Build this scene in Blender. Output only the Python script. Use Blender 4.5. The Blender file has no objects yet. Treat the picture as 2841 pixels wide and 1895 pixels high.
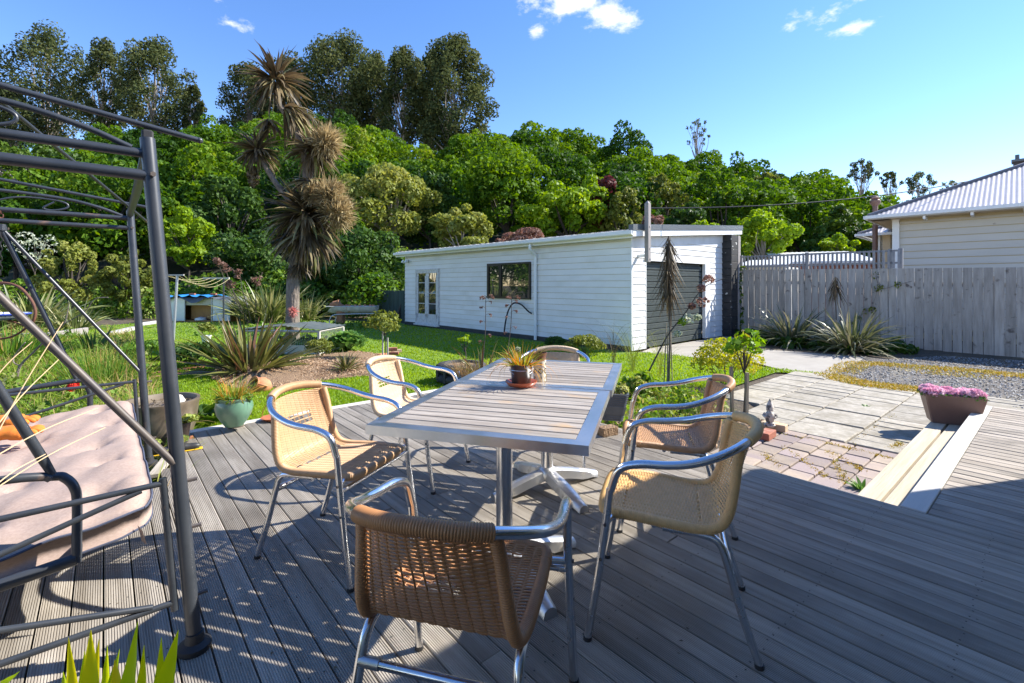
import bpy, bmesh, math, random
import numpy as np
from mathutils import Vector, Matrix, geometry

C = bpy.context.scene
R = random.Random(7)
NR = np.random.RandomState(11)

# ------------------------------------------------------------------ camera, sky, sun, exposure
F, CX, HZ, CAMZ = 1321.0, 1420.5, 788.0, 1.28      # focal length and horizon in photo pixels, eye height above the deck
cam_d = bpy.data.cameras.new('camera'); cam = bpy.data.objects.new('camera', cam_d); C.collection.objects.link(cam)
cam.location = (0, 0, CAMZ); cam.rotation_euler = (math.radians(90), 0, 0)
cam_d.sensor_width = 36; cam_d.lens = 36*F/2841; cam_d.shift_y = -(947.5-HZ)/2841
cam_d.clip_start = .02; cam_d.clip_end = 3000
C.camera = cam
SUN_EL, SUN_AZ = math.radians(39.5), math.atan2(.975, .22)      # azimuth clockwise from +Y
world = bpy.data.worlds.new('World'); C.world = world; world.use_nodes = True
C.view_settings.view_transform = 'Standard'; C.view_settings.look = 'None'
C.view_settings.exposure = 1.3; C.view_settings.gamma = 1; C.view_settings.use_curve_mapping = False
sd = bpy.data.lights.new('sun', 'SUN'); sd.energy = 4.5; sd.angle = math.radians(.53); sd.color = (1, .95, .86)
sun = bpy.data.objects.new('sun', sd); C.collection.objects.link(sun)
sdir = Vector((math.sin(SUN_AZ)*math.cos(SUN_EL), math.cos(SUN_AZ)*math.cos(SUN_EL), math.sin(SUN_EL)))
sun.rotation_euler = sdir.to_track_quat('Z', 'Y').to_euler(); sun.location = (20, 5, 30)
C.render.engine = 'CYCLES'
C.cycles.use_denoising = True
C.cycles.max_bounces = 8; C.cycles.diffuse_bounces = 4; C.cycles.transmission_bounces = 6; C.cycles.transparent_max_bounces = 8

def dirv(u, v):
    return Vector(((u-CX)/F, 1, (HZ-v)/F)).normalized()

def make_world():
    nt = world.node_tree; N = nt.nodes; L = nt.links; N.clear()
    out = N.new('ShaderNodeOutputWorld'); bg = N.new('ShaderNodeBackground'); bg.inputs[1].default_value = .145
    sky = N.new('ShaderNodeTexSky'); sky.sky_type = 'NISHITA'; sky.sun_disc = False
    sky.sun_elevation = SUN_EL; sky.sun_rotation = SUN_AZ; sky.air_density = 1.0; sky.dust_density = .0; sky.ozone_density = 2.2
    hs = N.new('ShaderNodeHueSaturation'); hs.inputs['Saturation'].default_value = 1.22; hs.inputs['Value'].default_value = .83; hs.inputs['Hue'].default_value = .504
    L.new(sky.outputs[0], hs.inputs['Color'])
    tc = N.new('ShaderNodeTexCoord')
    nz = N.new('ShaderNodeTexNoise'); nz.inputs['Scale'].default_value = 16; nz.inputs['Detail'].default_value = 9; nz.inputs['Roughness'].default_value = .62
    mp = N.new('ShaderNodeMapping'); mp.inputs['Scale'].default_value = (1, 1, 1.9)
    L.new(tc.outputs['Generated'], mp.inputs[0]); L.new(mp.outputs[0], nz.inputs['Vector'])
    acc = None
    # small fair-weather clouds: direction, half widths, strength
    for (u, v, w, h, s) in [(1570, 5, .115, .034, 1.15), (1690, 40, .07, .036, 1.1), (1480, 88, .035, .025, .62), (1440, -10, .05, .02, .5),
                            (650, 66, .09, .022, .60), (700, 10, .07, .022, .5), (750, 115, .05, .022, .38),
                            (2280, 50, .065, .026, .85), (2375, 76, .06, .018, .80), (2340, 22, .03, .012, .5), (300, -160, .2, .05, .7), (2300, -300, .25, .06, .9)]:
        d = dirv(u, v)
        sb = N.new('ShaderNodeVectorMath'); sb.operation = 'SUBTRACT'; L.new(tc.outputs['Generated'], sb.inputs[0]); sb.inputs[1].default_value = d
        ml = N.new('ShaderNodeVectorMath'); ml.operation = 'MULTIPLY'; L.new(sb.outputs[0], ml.inputs[0]); ml.inputs[1].default_value = (1/w, 1/w, 1/h)
        ln = N.new('ShaderNodeVectorMath'); ln.operation = 'LENGTH'; L.new(ml.outputs[0], ln.inputs[0])
        mr = N.new('ShaderNodeMapRange'); mr.inputs[1].default_value = 0; mr.inputs[2].default_value = 1.15; mr.inputs[3].default_value = s; mr.inputs[4].default_value = 0
        L.new(ln.outputs['Value'], mr.inputs[0])
        if acc is None: acc = mr.outputs[0]
        else:
            a = N.new('ShaderNodeMath'); a.operation = 'MAXIMUM'; L.new(acc, a.inputs[0]); L.new(mr.outputs[0], a.inputs[1]); acc = a.outputs[0]
    n2 = N.new('ShaderNodeMapRange'); n2.inputs[1].default_value = .3; n2.inputs[2].default_value = .7; n2.inputs[3].default_value = 0; n2.inputs[4].default_value = 1.0; L.new(nz.outputs[0], n2.inputs[0])
    ad = N.new('ShaderNodeMath'); ad.operation = 'ADD'; L.new(acc, ad.inputs[0]); L.new(n2.outputs[0], ad.inputs[1])
    sm = N.new('ShaderNodeMapRange'); sm.interpolation_type = 'SMOOTHSTEP'
    sm.inputs[1].default_value = .92; sm.inputs[2].default_value = 1.5; sm.inputs[3].default_value = 0; sm.inputs[4].default_value = .95
    L.new(ad.outputs[0], sm.inputs[0])
    gt = N.new('ShaderNodeMath'); gt.operation = 'GREATER_THAN'; gt.inputs[1].default_value = .001; L.new(acc, gt.inputs[0])
    mm = N.new('ShaderNodeMath'); mm.operation = 'MULTIPLY'; L.new(sm.outputs[0], mm.inputs[0]); L.new(gt.outputs[0], mm.inputs[1])
    mx = N.new('ShaderNodeMix'); mx.data_type = 'RGBA'; L.new(mm.outputs[0], mx.inputs[0]); wb = N.new('ShaderNodeMix'); wb.data_type = 'RGBA'; wb.blend_type = 'MULTIPLY'; wb.inputs[0].default_value = 1; L.new(hs.outputs[0], wb.inputs[6]); wb.inputs[7].default_value = (1.02, .935, 1.0, 1); L.new(wb.outputs[2], mx.inputs[6]); mx.inputs[7].default_value = (3.6, 3.7, 3.9, 1)
    L.new(mx.outputs[2], bg.inputs[0]); L.new(bg.outputs[0], out.inputs[0])
make_world()

# ------------------------------------------------------------------ helpers
def P(u, v, z=0.0):                      # pixel of the photo -> point on a horizontal plane
    y = F*(CAMZ-z)/(v-HZ); return Vector(((u-CX)/F*y, y, z))
def Q(u, v, y):                          # pixel of the photo -> point at a known distance
    return Vector(((u-CX)/F*y, y, CAMZ-(v-HZ)/F*y))
def ST(s, t, z=0.0):                     # deck frame: s along the boards (away), t across them (to the right)
    return Vector((-.65*s+.76*t, .76*s+.65*t, z))
DV, WV = Vector((-.65, .76, 0)), Vector((.76, .65, 0))
ANG_D = math.atan2(.76, -.65); ANG_W = math.atan2(.65, .76)
GR = -.27                                # lawn level

def link(o):
    C.collection.objects.link(o); return o
def tag(o, label=None, cat=None, group=None, kind=None):
    if label: o['label'] = label
    if cat: o['category'] = cat
    if group: o['group'] = group
    if kind: o['kind'] = kind
    return o
def thing(name, label, cat, loc=(0, 0, 0), rz=0, group=None):
    o = bpy.data.objects.new(name, None); link(o); o.empty_display_size = .1
    o.location = loc; o.rotation_euler = (0, 0, rz)
    return tag(o, label, cat, group)
def dup(root, loc=None, rz=None, label=None, scale=None):
    r = root.copy(); link(r)
    if loc is not None: r.location = loc
    if rz is not None: r.rotation_euler = (0, 0, rz)
    if label: r['label'] = label
    if scale is not None: r.scale = (scale,)*3 if not hasattr(scale, '__len__') else scale
    for ch in list(root.children):
        c = ch.copy(); link(c); c.parent = r
        for g in list(ch.children):
            d = g.copy(); link(d); d.parent = c
    return r

def catmull(pts, k=6, closed=False):
    pts = [Vector(p) for p in pts]; out = []
    n = len(pts)
    for i in range(n-1):
        p0 = pts[i-1] if i > 0 else pts[0]*2-pts[1]
        p1, p2 = pts[i], pts[i+1]
        p3 = pts[i+2] if i+2 < n else pts[-1]*2-pts[-2]
        for j in range(k):
            t = j/k
            out.append(.5*((2*p1)+(p2-p0)*t+(2*p0-5*p1+4*p2-p3)*t*t+(3*p1-p0-3*p2+p3)*t**3))
    out.append(pts[-1]); return out

class MB:
    def __init__(s): s.v = []; s.f = []; s.uv = None
    def add(s, vs, fs):
        b = len(s.v); s.v += [tuple(p) for p in vs]; s.f += [tuple(b+i for i in f) for f in fs]; return s
    def box(s, c, size, rz=0, rx=0, ry=0, taper=1.0, bevel=0):
        sx, sy, sz = [q/2 for q in size]
        M = Matrix.Translation(Vector(c)) @ Matrix.Rotation(rz, 4, 'Z') @ Matrix.Rotation(ry, 4, 'Y') @ Matrix.Rotation(rx, 4, 'X')
        if bevel:
            b = min(bevel, sx*.9, sy*.9, sz*.9); vs = []
            for zz, k in ((-sz, b), (-sz+b, 0), (sz-b, 0), (sz, b)):
                X, Y = sx-k, sy-k; bb = b if k == 0 else b*.5
                tt = taper if zz < 0 else 1
                for (px, py) in ((-X+bb, -Y), (X-bb, -Y), (X, -Y+bb), (X, Y-bb), (X-bb, Y), (-X+bb, Y), (-X, Y-bb), (-X, -Y+bb)):
                    vs.append(M @ Vector((px*tt, py*tt, zz)))
            fs = [(7, 6, 5, 4, 3, 2, 1, 0), (24, 25, 26, 27, 28, 29, 30, 31)]
            for r in range(3):
                for i in range(8):
                    j = (i+1) % 8; fs.append((r*8+i, r*8+j, (r+1)*8+j, (r+1)*8+i))
            return s.add(vs, fs)
        vs = [M @ Vector((x*(taper if z < 0 else 1), y*(taper if z < 0 else 1), z)) for z in (-sz, sz) for (x, y) in ((-sx, -sy), (sx, -sy), (sx, sy), (-sx, sy))]
        return s.add(vs, [(3, 2, 1, 0), (4, 5, 6, 7), (0, 1, 5, 4), (1, 2, 6, 5), (2, 3, 7, 6), (3, 0, 4, 7)])
    def tube(s, path, r, n=10, caps=True, flat=None):
        path = [Vector(p) for p in path]; m = len(path)
        rr = r if hasattr(r, '__len__') else [r]*m
        up = None; vs = []
        for i, p in enumerate(path):
            t = (path[min(i+1, m-1)]-path[max(i-1, 0)])
            if t.length < 1e-9: t = Vector((0, 0, 1))
            t.normalize()
            if up is None:
                up = t.orthogonal().normalized()
                if abs(t.z) < .9: up = (Vector((0, 0, 1))-t*t.z).normalized()
            else:
                up = (up-t*up.dot(t))
                up = up.normalized() if up.length > 1e-6 else t.orthogonal().normalized()
            sd_ = t.cross(up)
            for k in range(n):
                a = 2*math.pi*k/n
                q = up*math.cos(a)*rr[i]+sd_*math.sin(a)*rr[i]*(flat or 1)
                vs.append(p+q)
        fs = []
        for i in range(m-1):
            for k in range(n):
                j = (k+1) % n
                fs.append((i*n+k, i*n+j, (i+1)*n+j, (i+1)*n+k))
        if caps: fs += [tuple(range(n))[::-1], tuple(range((m-1)*n, m*n))]
        return s.add(vs, fs)
    def lathe(s, prof, c=(0, 0, 0), n=24, axis=None):
        vs = []; fs = []; c = Vector(c)
        for (r, z) in prof:
            for k in range(n):
                a = 2*math.pi*k/n; q = Vector((r*math.cos(a), r*math.sin(a), z))
                if axis is not None: q = axis @ q
                vs.append(c+q)
        for i in range(len(prof)-1):
            for k in range(n):
                j = (k+1) % n; fs.append((i*n+k, i*n+j, (i+1)*n+j, (i+1)*n+k))
        if prof[0][0] > 1e-4: fs.append(tuple(range(n))[::-1])
        if prof[-1][0] > 1e-4: fs.append(tuple(range((len(prof)-1)*n, len(prof)*n)))
        return s.add(vs, fs)
    def prism(s, poly, vec):
        poly = [Vector(p) for p in poly]; vec = Vector(vec); n = len(poly)
        vs = poly+[p+vec for p in poly]
        fs = [tuple(range(n))[::-1], tuple(range(n, 2*n))]+[(i, (i+1) % n, n+(i+1) % n, n+i) for i in range(n)]
        return s.add(vs, fs)
    def build(s, name, mat, parent=None, smooth=False, loc=None, rz=0, angle=None):
        me = bpy.data.meshes.new(name); me.from_pydata(s.v, [], s.f)
        if smooth:
            me.polygons.foreach_set('use_smooth', [True]*len(me.polygons))
        me.update()
        if smooth and angle: me.set_sharp_from_angle(angle=math.radians(angle))
        elif smooth: me.set_sharp_from_angle(angle=math.radians(50))
        if mat: me.materials.append(mat)
        o = bpy.data.objects.new(name, me); link(o)
        if parent is not None: o.parent = parent
        if loc is not None: o.location = loc; o.rotation_euler = (0, 0, rz)
        return o

def put(name, me, parent=None, loc=(0, 0, 0), rz=0):
    o = bpy.data.objects.new(name, me); link(o); o.parent = parent; o.location = loc; o.rotation_euler = (0, 0, rz); return o

def npmesh(name, V, Fc, mat, tint=None, parent=None, smooth=False, loc=None):
    V = np.asarray(V, dtype=np.float32).reshape(-1, 3); Fc = np.asarray(Fc, dtype=np.int32); k = Fc.shape[1]
    me = bpy.data.meshes.new(name)
    me.vertices.add(len(V)); me.vertices.foreach_set('co', V.ravel())
    me.loops.add(Fc.size); me.loops.foreach_set('vertex_index', Fc.ravel())
    me.polygons.add(len(Fc)); me.polygons.foreach_set('loop_start', np.arange(0, Fc.size, k, dtype=np.int32))
    if smooth: me.polygons.foreach_set('use_smooth', np.ones(len(Fc), dtype=bool))
    if tint is not None:
        at = me.attributes.new('tint', 'FLOAT', 'POINT'); at.data.foreach_set('value', np.asarray(tint, dtype=np.float32).ravel())
    me.update(calc_edges=True)
    if mat: me.materials.append(mat)
    o = bpy.data.objects.new(name, me); link(o)
    if parent is not None: o.parent = parent
    if loc is not None: o.location = loc
    return o

def inpoly(px, py, poly):
    ins = np.zeros(len(px), bool); n = len(poly)
    for i in range(n):
        x1, y1 = poly[i][0], poly[i][1]; x2, y2 = poly[(i+1) % n][0], poly[(i+1) % n][1]
        c = ((y1 > py) != (y2 > py)) & (px < (x2-x1)*(py-y1)/((y2-y1)+1e-12)+x1)
        ins ^= c
    return ins

# ------------------------------------------------------------------ materials
def newmat(name):
    m = bpy.data.materials.new(name); m.use_nodes = True
    nt = m.node_tree; b = nt.nodes['Principled BSDF']; return m, nt, b
def col(c): return (c[0], c[1], c[2], 1)
def mat(name, c, rough=.6, metal=0, c2=None, scale=8, stretch=(1, 1, 1), lo=.35, hi=.65, bump=0, bscale=None, rnd=0.0, c3=None, s3=2, lo3=.55, hi3=.7, spec=None, trans=0, rough2=None, detail=6, coat=0):
    m, nt, b = newmat(name); N, L = nt.nodes, nt.links
    b.inputs['Roughness'].default_value = rough; b.inputs['Metallic'].default_value = metal
    if spec is not None: b.inputs['Specular IOR Level'].default_value = spec
    if coat: b.inputs['Coat Weight'].default_value = coat
    b.inputs['Base Color'].default_value = col(c)
    tc = N.new('ShaderNodeTexCoord'); oi = N.new('ShaderNodeObjectInfo')
    off = N.new('ShaderNodeVectorMath'); off.operation = 'MULTIPLY_ADD'
    cmb = N.new('ShaderNodeCombineXYZ'); L.new(oi.outputs['Random'], cmb.inputs[0]); L.new(oi.outputs['Random'], cmb.inputs[1]); L.new(oi.outputs['Random'], cmb.inputs[2])
    L.new(cmb.outputs[0], off.inputs[0]); off.inputs[1].default_value = (37, 53, 71); L.new(tc.outputs['Object'], off.inputs[2])
    mp = N.new('ShaderNodeMapping'); mp.inputs['Scale'].default_value = stretch; L.new(off.outputs[0], mp.inputs[0])
    cur = None
    if c2 is not None:
        nz = N.new('ShaderNodeTexNoise'); nz.inputs['Scale'].default_value = scale; nz.inputs['Detail'].default_value = detail; nz.inputs['Roughness'].default_value = .6
        L.new(mp.outputs[0], nz.inputs['Vector'])
        mr = N.new('ShaderNodeMapRange'); mr.inputs[1].default_value = lo; mr.inputs[2].default_value = hi; L.new(nz.outputs[0], mr.inputs[0])
        mx = N.new('ShaderNodeMix'); mx.data_type = 'RGBA'; L.new(mr.outputs[0], mx.inputs[0]); mx.inputs[6].default_value = col(c); mx.inputs[7].default_value = col(c2)
        cur = mx.outputs[2]
        if rough2 is not None:
            rr = N.new('ShaderNodeMapRange'); rr.inputs[1].default_value = lo; rr.inputs[2].default_value = hi; rr.inputs[3].default_value = rough; rr.inputs[4].default_value = rough2
            L.new(nz.outputs[0], rr.inputs[0]); L.new(rr.outputs[0], b.inputs['Roughness'])
    if c3 is not None:
        n3 = N.new('ShaderNodeTexNoise'); n3.inputs['Scale'].default_value = s3; n3.inputs['Detail'].default_value = 5
        L.new(off.outputs[0], n3.inputs['Vector'])
        m3 = N.new('ShaderNodeMapRange'); m3.inputs[1].default_value = lo3; m3.inputs[2].default_value = hi3; L.new(n3.outputs[0], m3.inputs[0])
        x3 = N.new('ShaderNodeMix'); x3.data_type = 'RGBA'; L.new(m3.outputs[0], x3.inputs[0])
        if cur: L.new(cur, x3.inputs[6])
        else: x3.inputs[6].default_value = col(c)
        x3.inputs[7].default_value = col(c3); cur = x3.outputs[2]
    if rnd:
        hv = N.new('ShaderNodeHueSaturation'); rv = N.new('ShaderNodeMapRange'); rv.inputs[3].default_value = 1-rnd; rv.inputs[4].default_value = 1+rnd
        L.new(oi.outputs['Random'], rv.inputs[0]); L.new(rv.outputs[0], hv.inputs['Value'])
        if cur: L.new(cur, hv.inputs['Color'])
        else: hv.inputs['Color'].default_value = col(c)
        cur = hv.outputs[0]
    if cur: L.new(cur, b.inputs['Base Color'])
    if bump:
        nb = N.new('ShaderNodeTexNoise'); nb.inputs['Scale'].default_value = bscale or scale*2; nb.inputs['Detail'].default_value = 8
        L.new(mp.outputs[0], nb.inputs['Vector'])
        bp = N.new('ShaderNodeBump'); bp.inputs['Strength'].default_value = min(1, bump*6); bp.inputs['Distance'].default_value = .01 if bump < .2 else .04
        L.new(nb.outputs[0], bp.inputs['Height']); L.new(bp.outputs[0], b.inputs['Normal'])
    return m

def foliage(name, cols, trans=.35, rough=.55, pos=None, big=0.0, bscale=.15, spec=.25):
    """leaf colours run along the per-leaf attribute 'tint'"""
    m, nt, b = newmat(name); N, L = nt.nodes, nt.links
    at = N.new('ShaderNodeAttribute'); at.attribute_name = 'tint'
    cr = N.new('ShaderNodeValToRGB'); cr.color_ramp.elements.remove(cr.color_ramp.elements[0])
    k = len(cols); cr.color_ramp.elements[0].position = 0 if pos is None else pos[0]; cr.color_ramp.elements[0].color = col(cols[0])
    for i in range(1, k):
        e = cr.color_ramp.elements.new(i/(k-1) if pos is None else pos[i]); e.color = col(cols[i])
    L.new(at.outputs['Fac'], cr.inputs[0]); cur = cr.outputs[0]
    b.inputs['Roughness'].default_value = rough; b.inputs['Specular IOR Level'].default_value = spec
    L.new(cur, b.inputs['Base Color'])
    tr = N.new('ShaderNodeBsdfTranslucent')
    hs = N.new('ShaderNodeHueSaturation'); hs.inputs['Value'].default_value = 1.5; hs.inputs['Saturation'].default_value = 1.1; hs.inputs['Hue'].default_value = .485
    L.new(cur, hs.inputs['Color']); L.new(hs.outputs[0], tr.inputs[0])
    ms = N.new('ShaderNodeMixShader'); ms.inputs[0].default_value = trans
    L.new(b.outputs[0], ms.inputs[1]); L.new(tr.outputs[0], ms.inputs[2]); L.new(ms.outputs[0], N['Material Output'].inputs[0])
    return m

M = {}
M['deck'] = mat('weathered_grey_decking', (.285, .250, .203), .72, c2=(.41, .37, .315), scale=3, stretch=(.6, 9, 1), bump=.02, bscale=60, rnd=.17, c3=(.19, .165, .135), s3=1.6, lo3=.5, hi3=.75)
M['deck_old'] = mat('old_grey_boards', (.24, .20, .16), .85, c2=(.38, .335, .285), scale=5, stretch=(.5, 14, 1), bump=.08, bscale=9, rnd=.16, c3=(.13, .11, .09), s3=2.5, lo3=.5, hi3=.72)
M['deck_border'] = mat('pale_border_board', (.50, .46, .39), .75, c2=(.60, .56, .5), scale=4, stretch=(.4, 8, 1), bump=.03, rnd=.05)
M['step_wood'] = mat('bleached_step_wood', (.40, .335, .24), .85, c2=(.50, .43, .33), scale=4, stretch=(.4, 9, 1), bump=.08, bscale=9, rnd=.06, c3=(.42, .36, .27), s3=4, lo3=.6, hi3=.8)
M['white_plank'] = mat('bleached_white_plank', (.47, .45, .41), .7, c2=(.53, .51, .47), scale=3, stretch=(.4, 6, 1), bump=.02, rnd=.03, c3=(.5, .47, .42), s3=3, lo3=.62, hi3=.8)
M['under'] = mat('dark_underside', (.05, .045, .04), .9)
M['slat'] = mat('silvered_table_slats', (.22, .185, .155), .7, c2=(.34, .305, .27), scale=4, stretch=(1, 9, 1), bump=.03, bscale=20, rnd=.18, c3=(.36, .25, .15), s3=6, lo3=.6, hi3=.75)
M['alu'] = mat('polished_aluminium', (.78, .78, .79), .16, 1, c2=(.66, .67, .69), scale=14, rough2=.3)
M['alu_table'] = mat('brushed_aluminium_frame', (.74, .75, .77), .3, 1, c2=(.62, .64, .67), scale=9, stretch=(1, 1, 1), rough2=.42)
M['alu_cast'] = mat('cast_aluminium_foot', (.62, .62, .62), .4, 1, c2=(.42, .38, .32), scale=12, lo=.5, hi=.7, rough2=.7, bump=.03)
M['black_rubber'] = mat('black_rubber', (.025, .025, .027), .6)
M['steel_dark'] = mat('charcoal_painted_steel', (.028, .033, .041), .36, 0, c2=(.045, .050, .058), scale=7, rnd=.06, c3=(.16, .10, .07), s3=9, lo3=.68, hi3=.78, spec=.6)
M['steel_worn'] = mat('worn_painted_steel', (.07, .06, .06), .5, 0, c2=(.12, .095, .075), scale=12, spec=.5)
M['cushion'] = mat('dusty_pink_outdoor_fabric', (.33, .24, .20), .9, c2=(.40, .30, .25), scale=90, stretch=(1, 1, 3), bump=.015, bscale=300)
M['piping'] = mat('navy_piping', (.06, .07, .11), .8)
M['glove'] = mat('orange_work_glove', (.75, .22, .02), .8, c2=(.62, .17, .03), scale=18, c3=(.2, .19, .2), s3=9, lo3=.6, hi3=.7, bump=.05)
M['white_wall'] = mat('white_painted_weatherboard', (.78, .775, .76), .5, c2=(.72, .715, .69), scale=1.6, stretch=(3, .7, 1), rnd=.03, c3=(.60, .59, .54), s3=1.1, lo3=.55, hi3=.85, bump=.01)
M['white_trim'] = mat('white_trim_paint', (.80, .80, .79), .42, c2=(.74, .74, .72), scale=4)
M['cream_wall'] = mat('cream_painted_weatherboard', (.57, .54, .475), .6, c2=(.53, .505, .44), scale=2.2, stretch=(.5, 6, 1), rnd=.02, c3=(.36, .32, .27), s3=5, lo3=.7, hi3=.73)
M['board_gap'] = mat('grimy_board_gap', (.50, .42, .26), .9)
M['cream_soffit'] = mat('cream_soffit', (.6, .48, .32), .6)
M['pink_metal'] = mat('painted_corrugated_iron', (.50, .45, .42), .4, c2=(.56, .51, .48), scale=3, spec=.6)
M['white_metal'] = mat('white_corrugated_roof', (.82, .82, .80), .35, c2=(.76, .76, .74), scale=3)
M['grey_flash'] = mat('grey_metal_flashing', (.10, .11, .115), .4, .3)
M['dark_wall'] = mat('tarred_block', (.015, .015, .017), .7, c2=(.03, .03, .03), scale=8, c3=(.5, .5, .48), s3=9, lo3=.66, hi3=.7)
M['block'] = mat('grey_concrete_block', (.33, .32, .29), .85, c2=(.5, .48, .44), scale=12, bump=.04)
M['roller'] = mat('dark_green_roller_door', (.045, .058, .056), .42, c2=(.06, .072, .07), scale=5, spec=.5)
M['win_frame'] = mat('bronze_window_frame', (.035, .028, .022), .4, .4)
M['door_wood'] = mat('peeling_white_door', (.62, .61, .60), .6, c2=(.48, .46, .44), scale=16, lo=.5, hi=.62)
M['found'] = mat('black_foundation', (.03, .032, .036), .7, c2=(.05, .05, .05), scale=6)
M['paling'] = mat('weathered_fence_paling', (.27, .247, .22), .8, c2=(.40, .372, .34), scale=2.4, stretch=(6, 6, .7), bump=.05, bscale=6, rnd=.16, c3=(.12, .10, .09), s3=6, lo3=.62, hi3=.72)
M['lattice'] = mat('grey_stained_lattice', (.20, .20, .215), .7, c2=(.27, .27, .28), scale=5, rnd=.05)
M['green_fence'] = mat('dark_green_fence_board', (.03, .055, .05), .75, c2=(.05, .08, .07), scale=4, stretch=(5, 5, .6), rnd=.2)
M['post_wood'] = mat('grey_post_timber', (.24, .215, .20), .8, c2=(.33, .30, .28), scale=4, stretch=(6, 6, .6), bump=.05)
M['stake'] = mat('garden_stake', (.20, .165, .12), .85, c2=(.3, .26, .2), scale=6, stretch=(6, 6, .6), bump=.05)
M['bark'] = mat('grey_brown_bark', (.23, .19, .155), .95, c2=(.13, .105, .085), scale=16, stretch=(1, 1, .35), bump=.25, bscale=24)
M['bark_pale'] = mat('pale_gum_bark', (.42, .37, .31), .85, c2=(.22, .18, .15), scale=3, stretch=(1, 1, .3), bump=.05)
M['bark_dark'] = mat('dark_trunk_bark', (.09, .075, .06), .95, c2=(.05, .04, .035), scale=6, bump=.1)
M['concrete'] = mat('pale_concrete_drive', (.30, .275, .24), .85, c2=(.35, .325, .285), scale=3, c3=(.25, .23, .195), s3=.9, bump=.02, bscale=60)
M['slab'] = mat('worn_concrete_slab', (.25, .225, .18), .9, c2=(.38, .345, .29), scale=14, bump=.06, bscale=50, rnd=.14, c3=(.19, .165, .12), s3=3.2, lo3=.5, hi3=.75)
M['paver'] = mat('small_block_paver', (.35, .28, .22), .9, c2=(.28, .225, .18), scale=9, bump=.05, bscale=60, rnd=.2, c3=(.27, .215, .205), s3=1.5, lo3=.45, hi3=.6)
M['joint'] = mat('sandy_mossy_joint', (.10, .08, .05), .95, c2=(.12, .13, .04), scale=5, bump=.1, c3=(.30, .19, .03), s3=1.2, lo3=.55, hi3=.65)
M['gravel'] = mat('gravel_ground', (.24, .215, .19), .95, c2=(.12, .105, .09), scale=70, bump=.2, bscale=90, c3=(.30, .27, .21), s3=1.3)
M['stone'] = mat('gravel_stone', (.34, .335, .33), .9, c2=(.18, .175, .17), scale=9)
M['soil'] = mat('garden_soil', (.10, .075, .05), .95, c2=(.055, .045, .03), scale=9, bump=.3, c3=(.16, .12, .07), s3=2)
M['mulch'] = mat('bark_mulch_base', (.34, .225, .13), .95, c2=(.20, .12, .065), scale=26, bump=.4)
M['brick'] = mat('red_brick', (.34, .12, .07), .85, c2=(.26, .09, .06), scale=12, bump=.05, rnd=.15, c3=(.45, .3, .22), s3=8)
M['brick_pale'] = mat('pale_brick', (.50, .38, .24), .85, c2=(.42, .30, .2), scale=12, bump=.05, rnd=.15)
M['terracotta'] = mat('terracotta', (.46, .17, .075), .75, c2=(.55, .25, .13), scale=7, rnd=.05, bump=.02)
M['terracotta_g'] = mat('glossy_terracotta_saucer', (.42, .085, .035), .35, c2=(.48, .13, .06), scale=7)
M['green_glaze'] = mat('sage_green_glaze', (.085, .18, .115), .3, c2=(.13, .25, .165), scale=4, c3=(.3, .35, .25), s3=3, coat=.3)
M['brown_glaze'] = mat('brown_stoneware', (.17, .13, .09), .5, c2=(.10, .078, .055), scale=5, c3=(.28, .23, .17), s3=3, lo3=.5, hi3=.7)
M['black_pot'] = mat('black_plastic_pot', (.02, .022, .022), .4, c2=(.06, .035, .025), scale=3)
M['bucket'] = mat('black_enamel_bucket', (.02, .024, .026), .28, c2=(.075, .035, .025), scale=2.4, lo=.5, hi=.62, spec=.6)
M['cream_tin'] = mat('cream_punched_tin', (.72, .66, .56), .5, c2=(.66, .58, .46), scale=8)
M['rust'] = mat('rusty_steel', (.17, .065, .035), .8, c2=(.10, .045, .03), scale=14, bump=.05)
M['dark_hole'] = mat('dark_cut_out', (.02, .014, .01), .9)
M['trough_grey'] = mat('charcoal_ribbed_trough', (.06, .068, .08), .5, c2=(.10, .11, .125), scale=4, bump=.02)
M['trough_brown'] = mat('brown_plastic_trough', (.17, .095, .075), .5, c2=(.20, .115, .09), scale=5)
M['rubber_tyre'] = mat('old_tyre_rubber', (.03, .03, .032), .8, c2=(.055, .05, .045), scale=9, bump=.1)
M['blue_tub'] = mat('blue_plastic_tub', (.03, .14, .42), .4, c2=(.04, .17, .46), scale=4)
M['blue_tarp'] = mat('blue_tarpaulin', (.02, .22, .55), .5, c2=(.02, .17, .45), scale=8, bump=.1)
M['grey_tarp'] = mat('dark_grey_cover_sheet', (.09, .10, .12), .6, c2=(.13, .14, .16), scale=8, bump=.1)
M['kennel'] = mat('white_painted_ply', (.78, .78, .76), .55, c2=(.70, .70, .67), scale=5)
M['kennel_in'] = mat('plywood_interior', (.40, .21, .07), .7, c2=(.33, .17, .06), scale=4)
M['plastic_sheet'] = mat('cloudy_plastic', (.45, .44, .38), .3)
M['pole_grey'] = mat('galvanised_pole', (.45, .47, .50), .45, .6, c2=(.38, .40, .43), scale=6)
M['line_cord'] = mat('clothes_line_cord', (.45, .38, .2), .7)
M['wire_black'] = mat('black_cable', (.012, .012, .013), .6)
M['pvc'] = mat('white_downpipe', (.76, .78, .79), .35)
M['bath'] = mat('weathered_enamel_trough', (.50, .50, .46), .5, c2=(.36, .34, .30), scale=6, c3=(.30, .14, .06), s3=5, lo3=.62, hi3=.7)
M['gnome'] = mat('weathered_plaster', (.50, .44, .39), .85, c2=(.60, .56, .50), scale=22, c3=(.13, .12, .11), s3=20, lo3=.52, hi3=.6, bump=.1)
M['mesh_wire'] = mat('chicken_wire', (.50, .52, .50), .5, .5)
M['frame_wood'] = mat('grey_frame_timber', (.42, .40, .35), .8, c2=(.52, .50, .45), scale=5, bump=.04)
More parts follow.
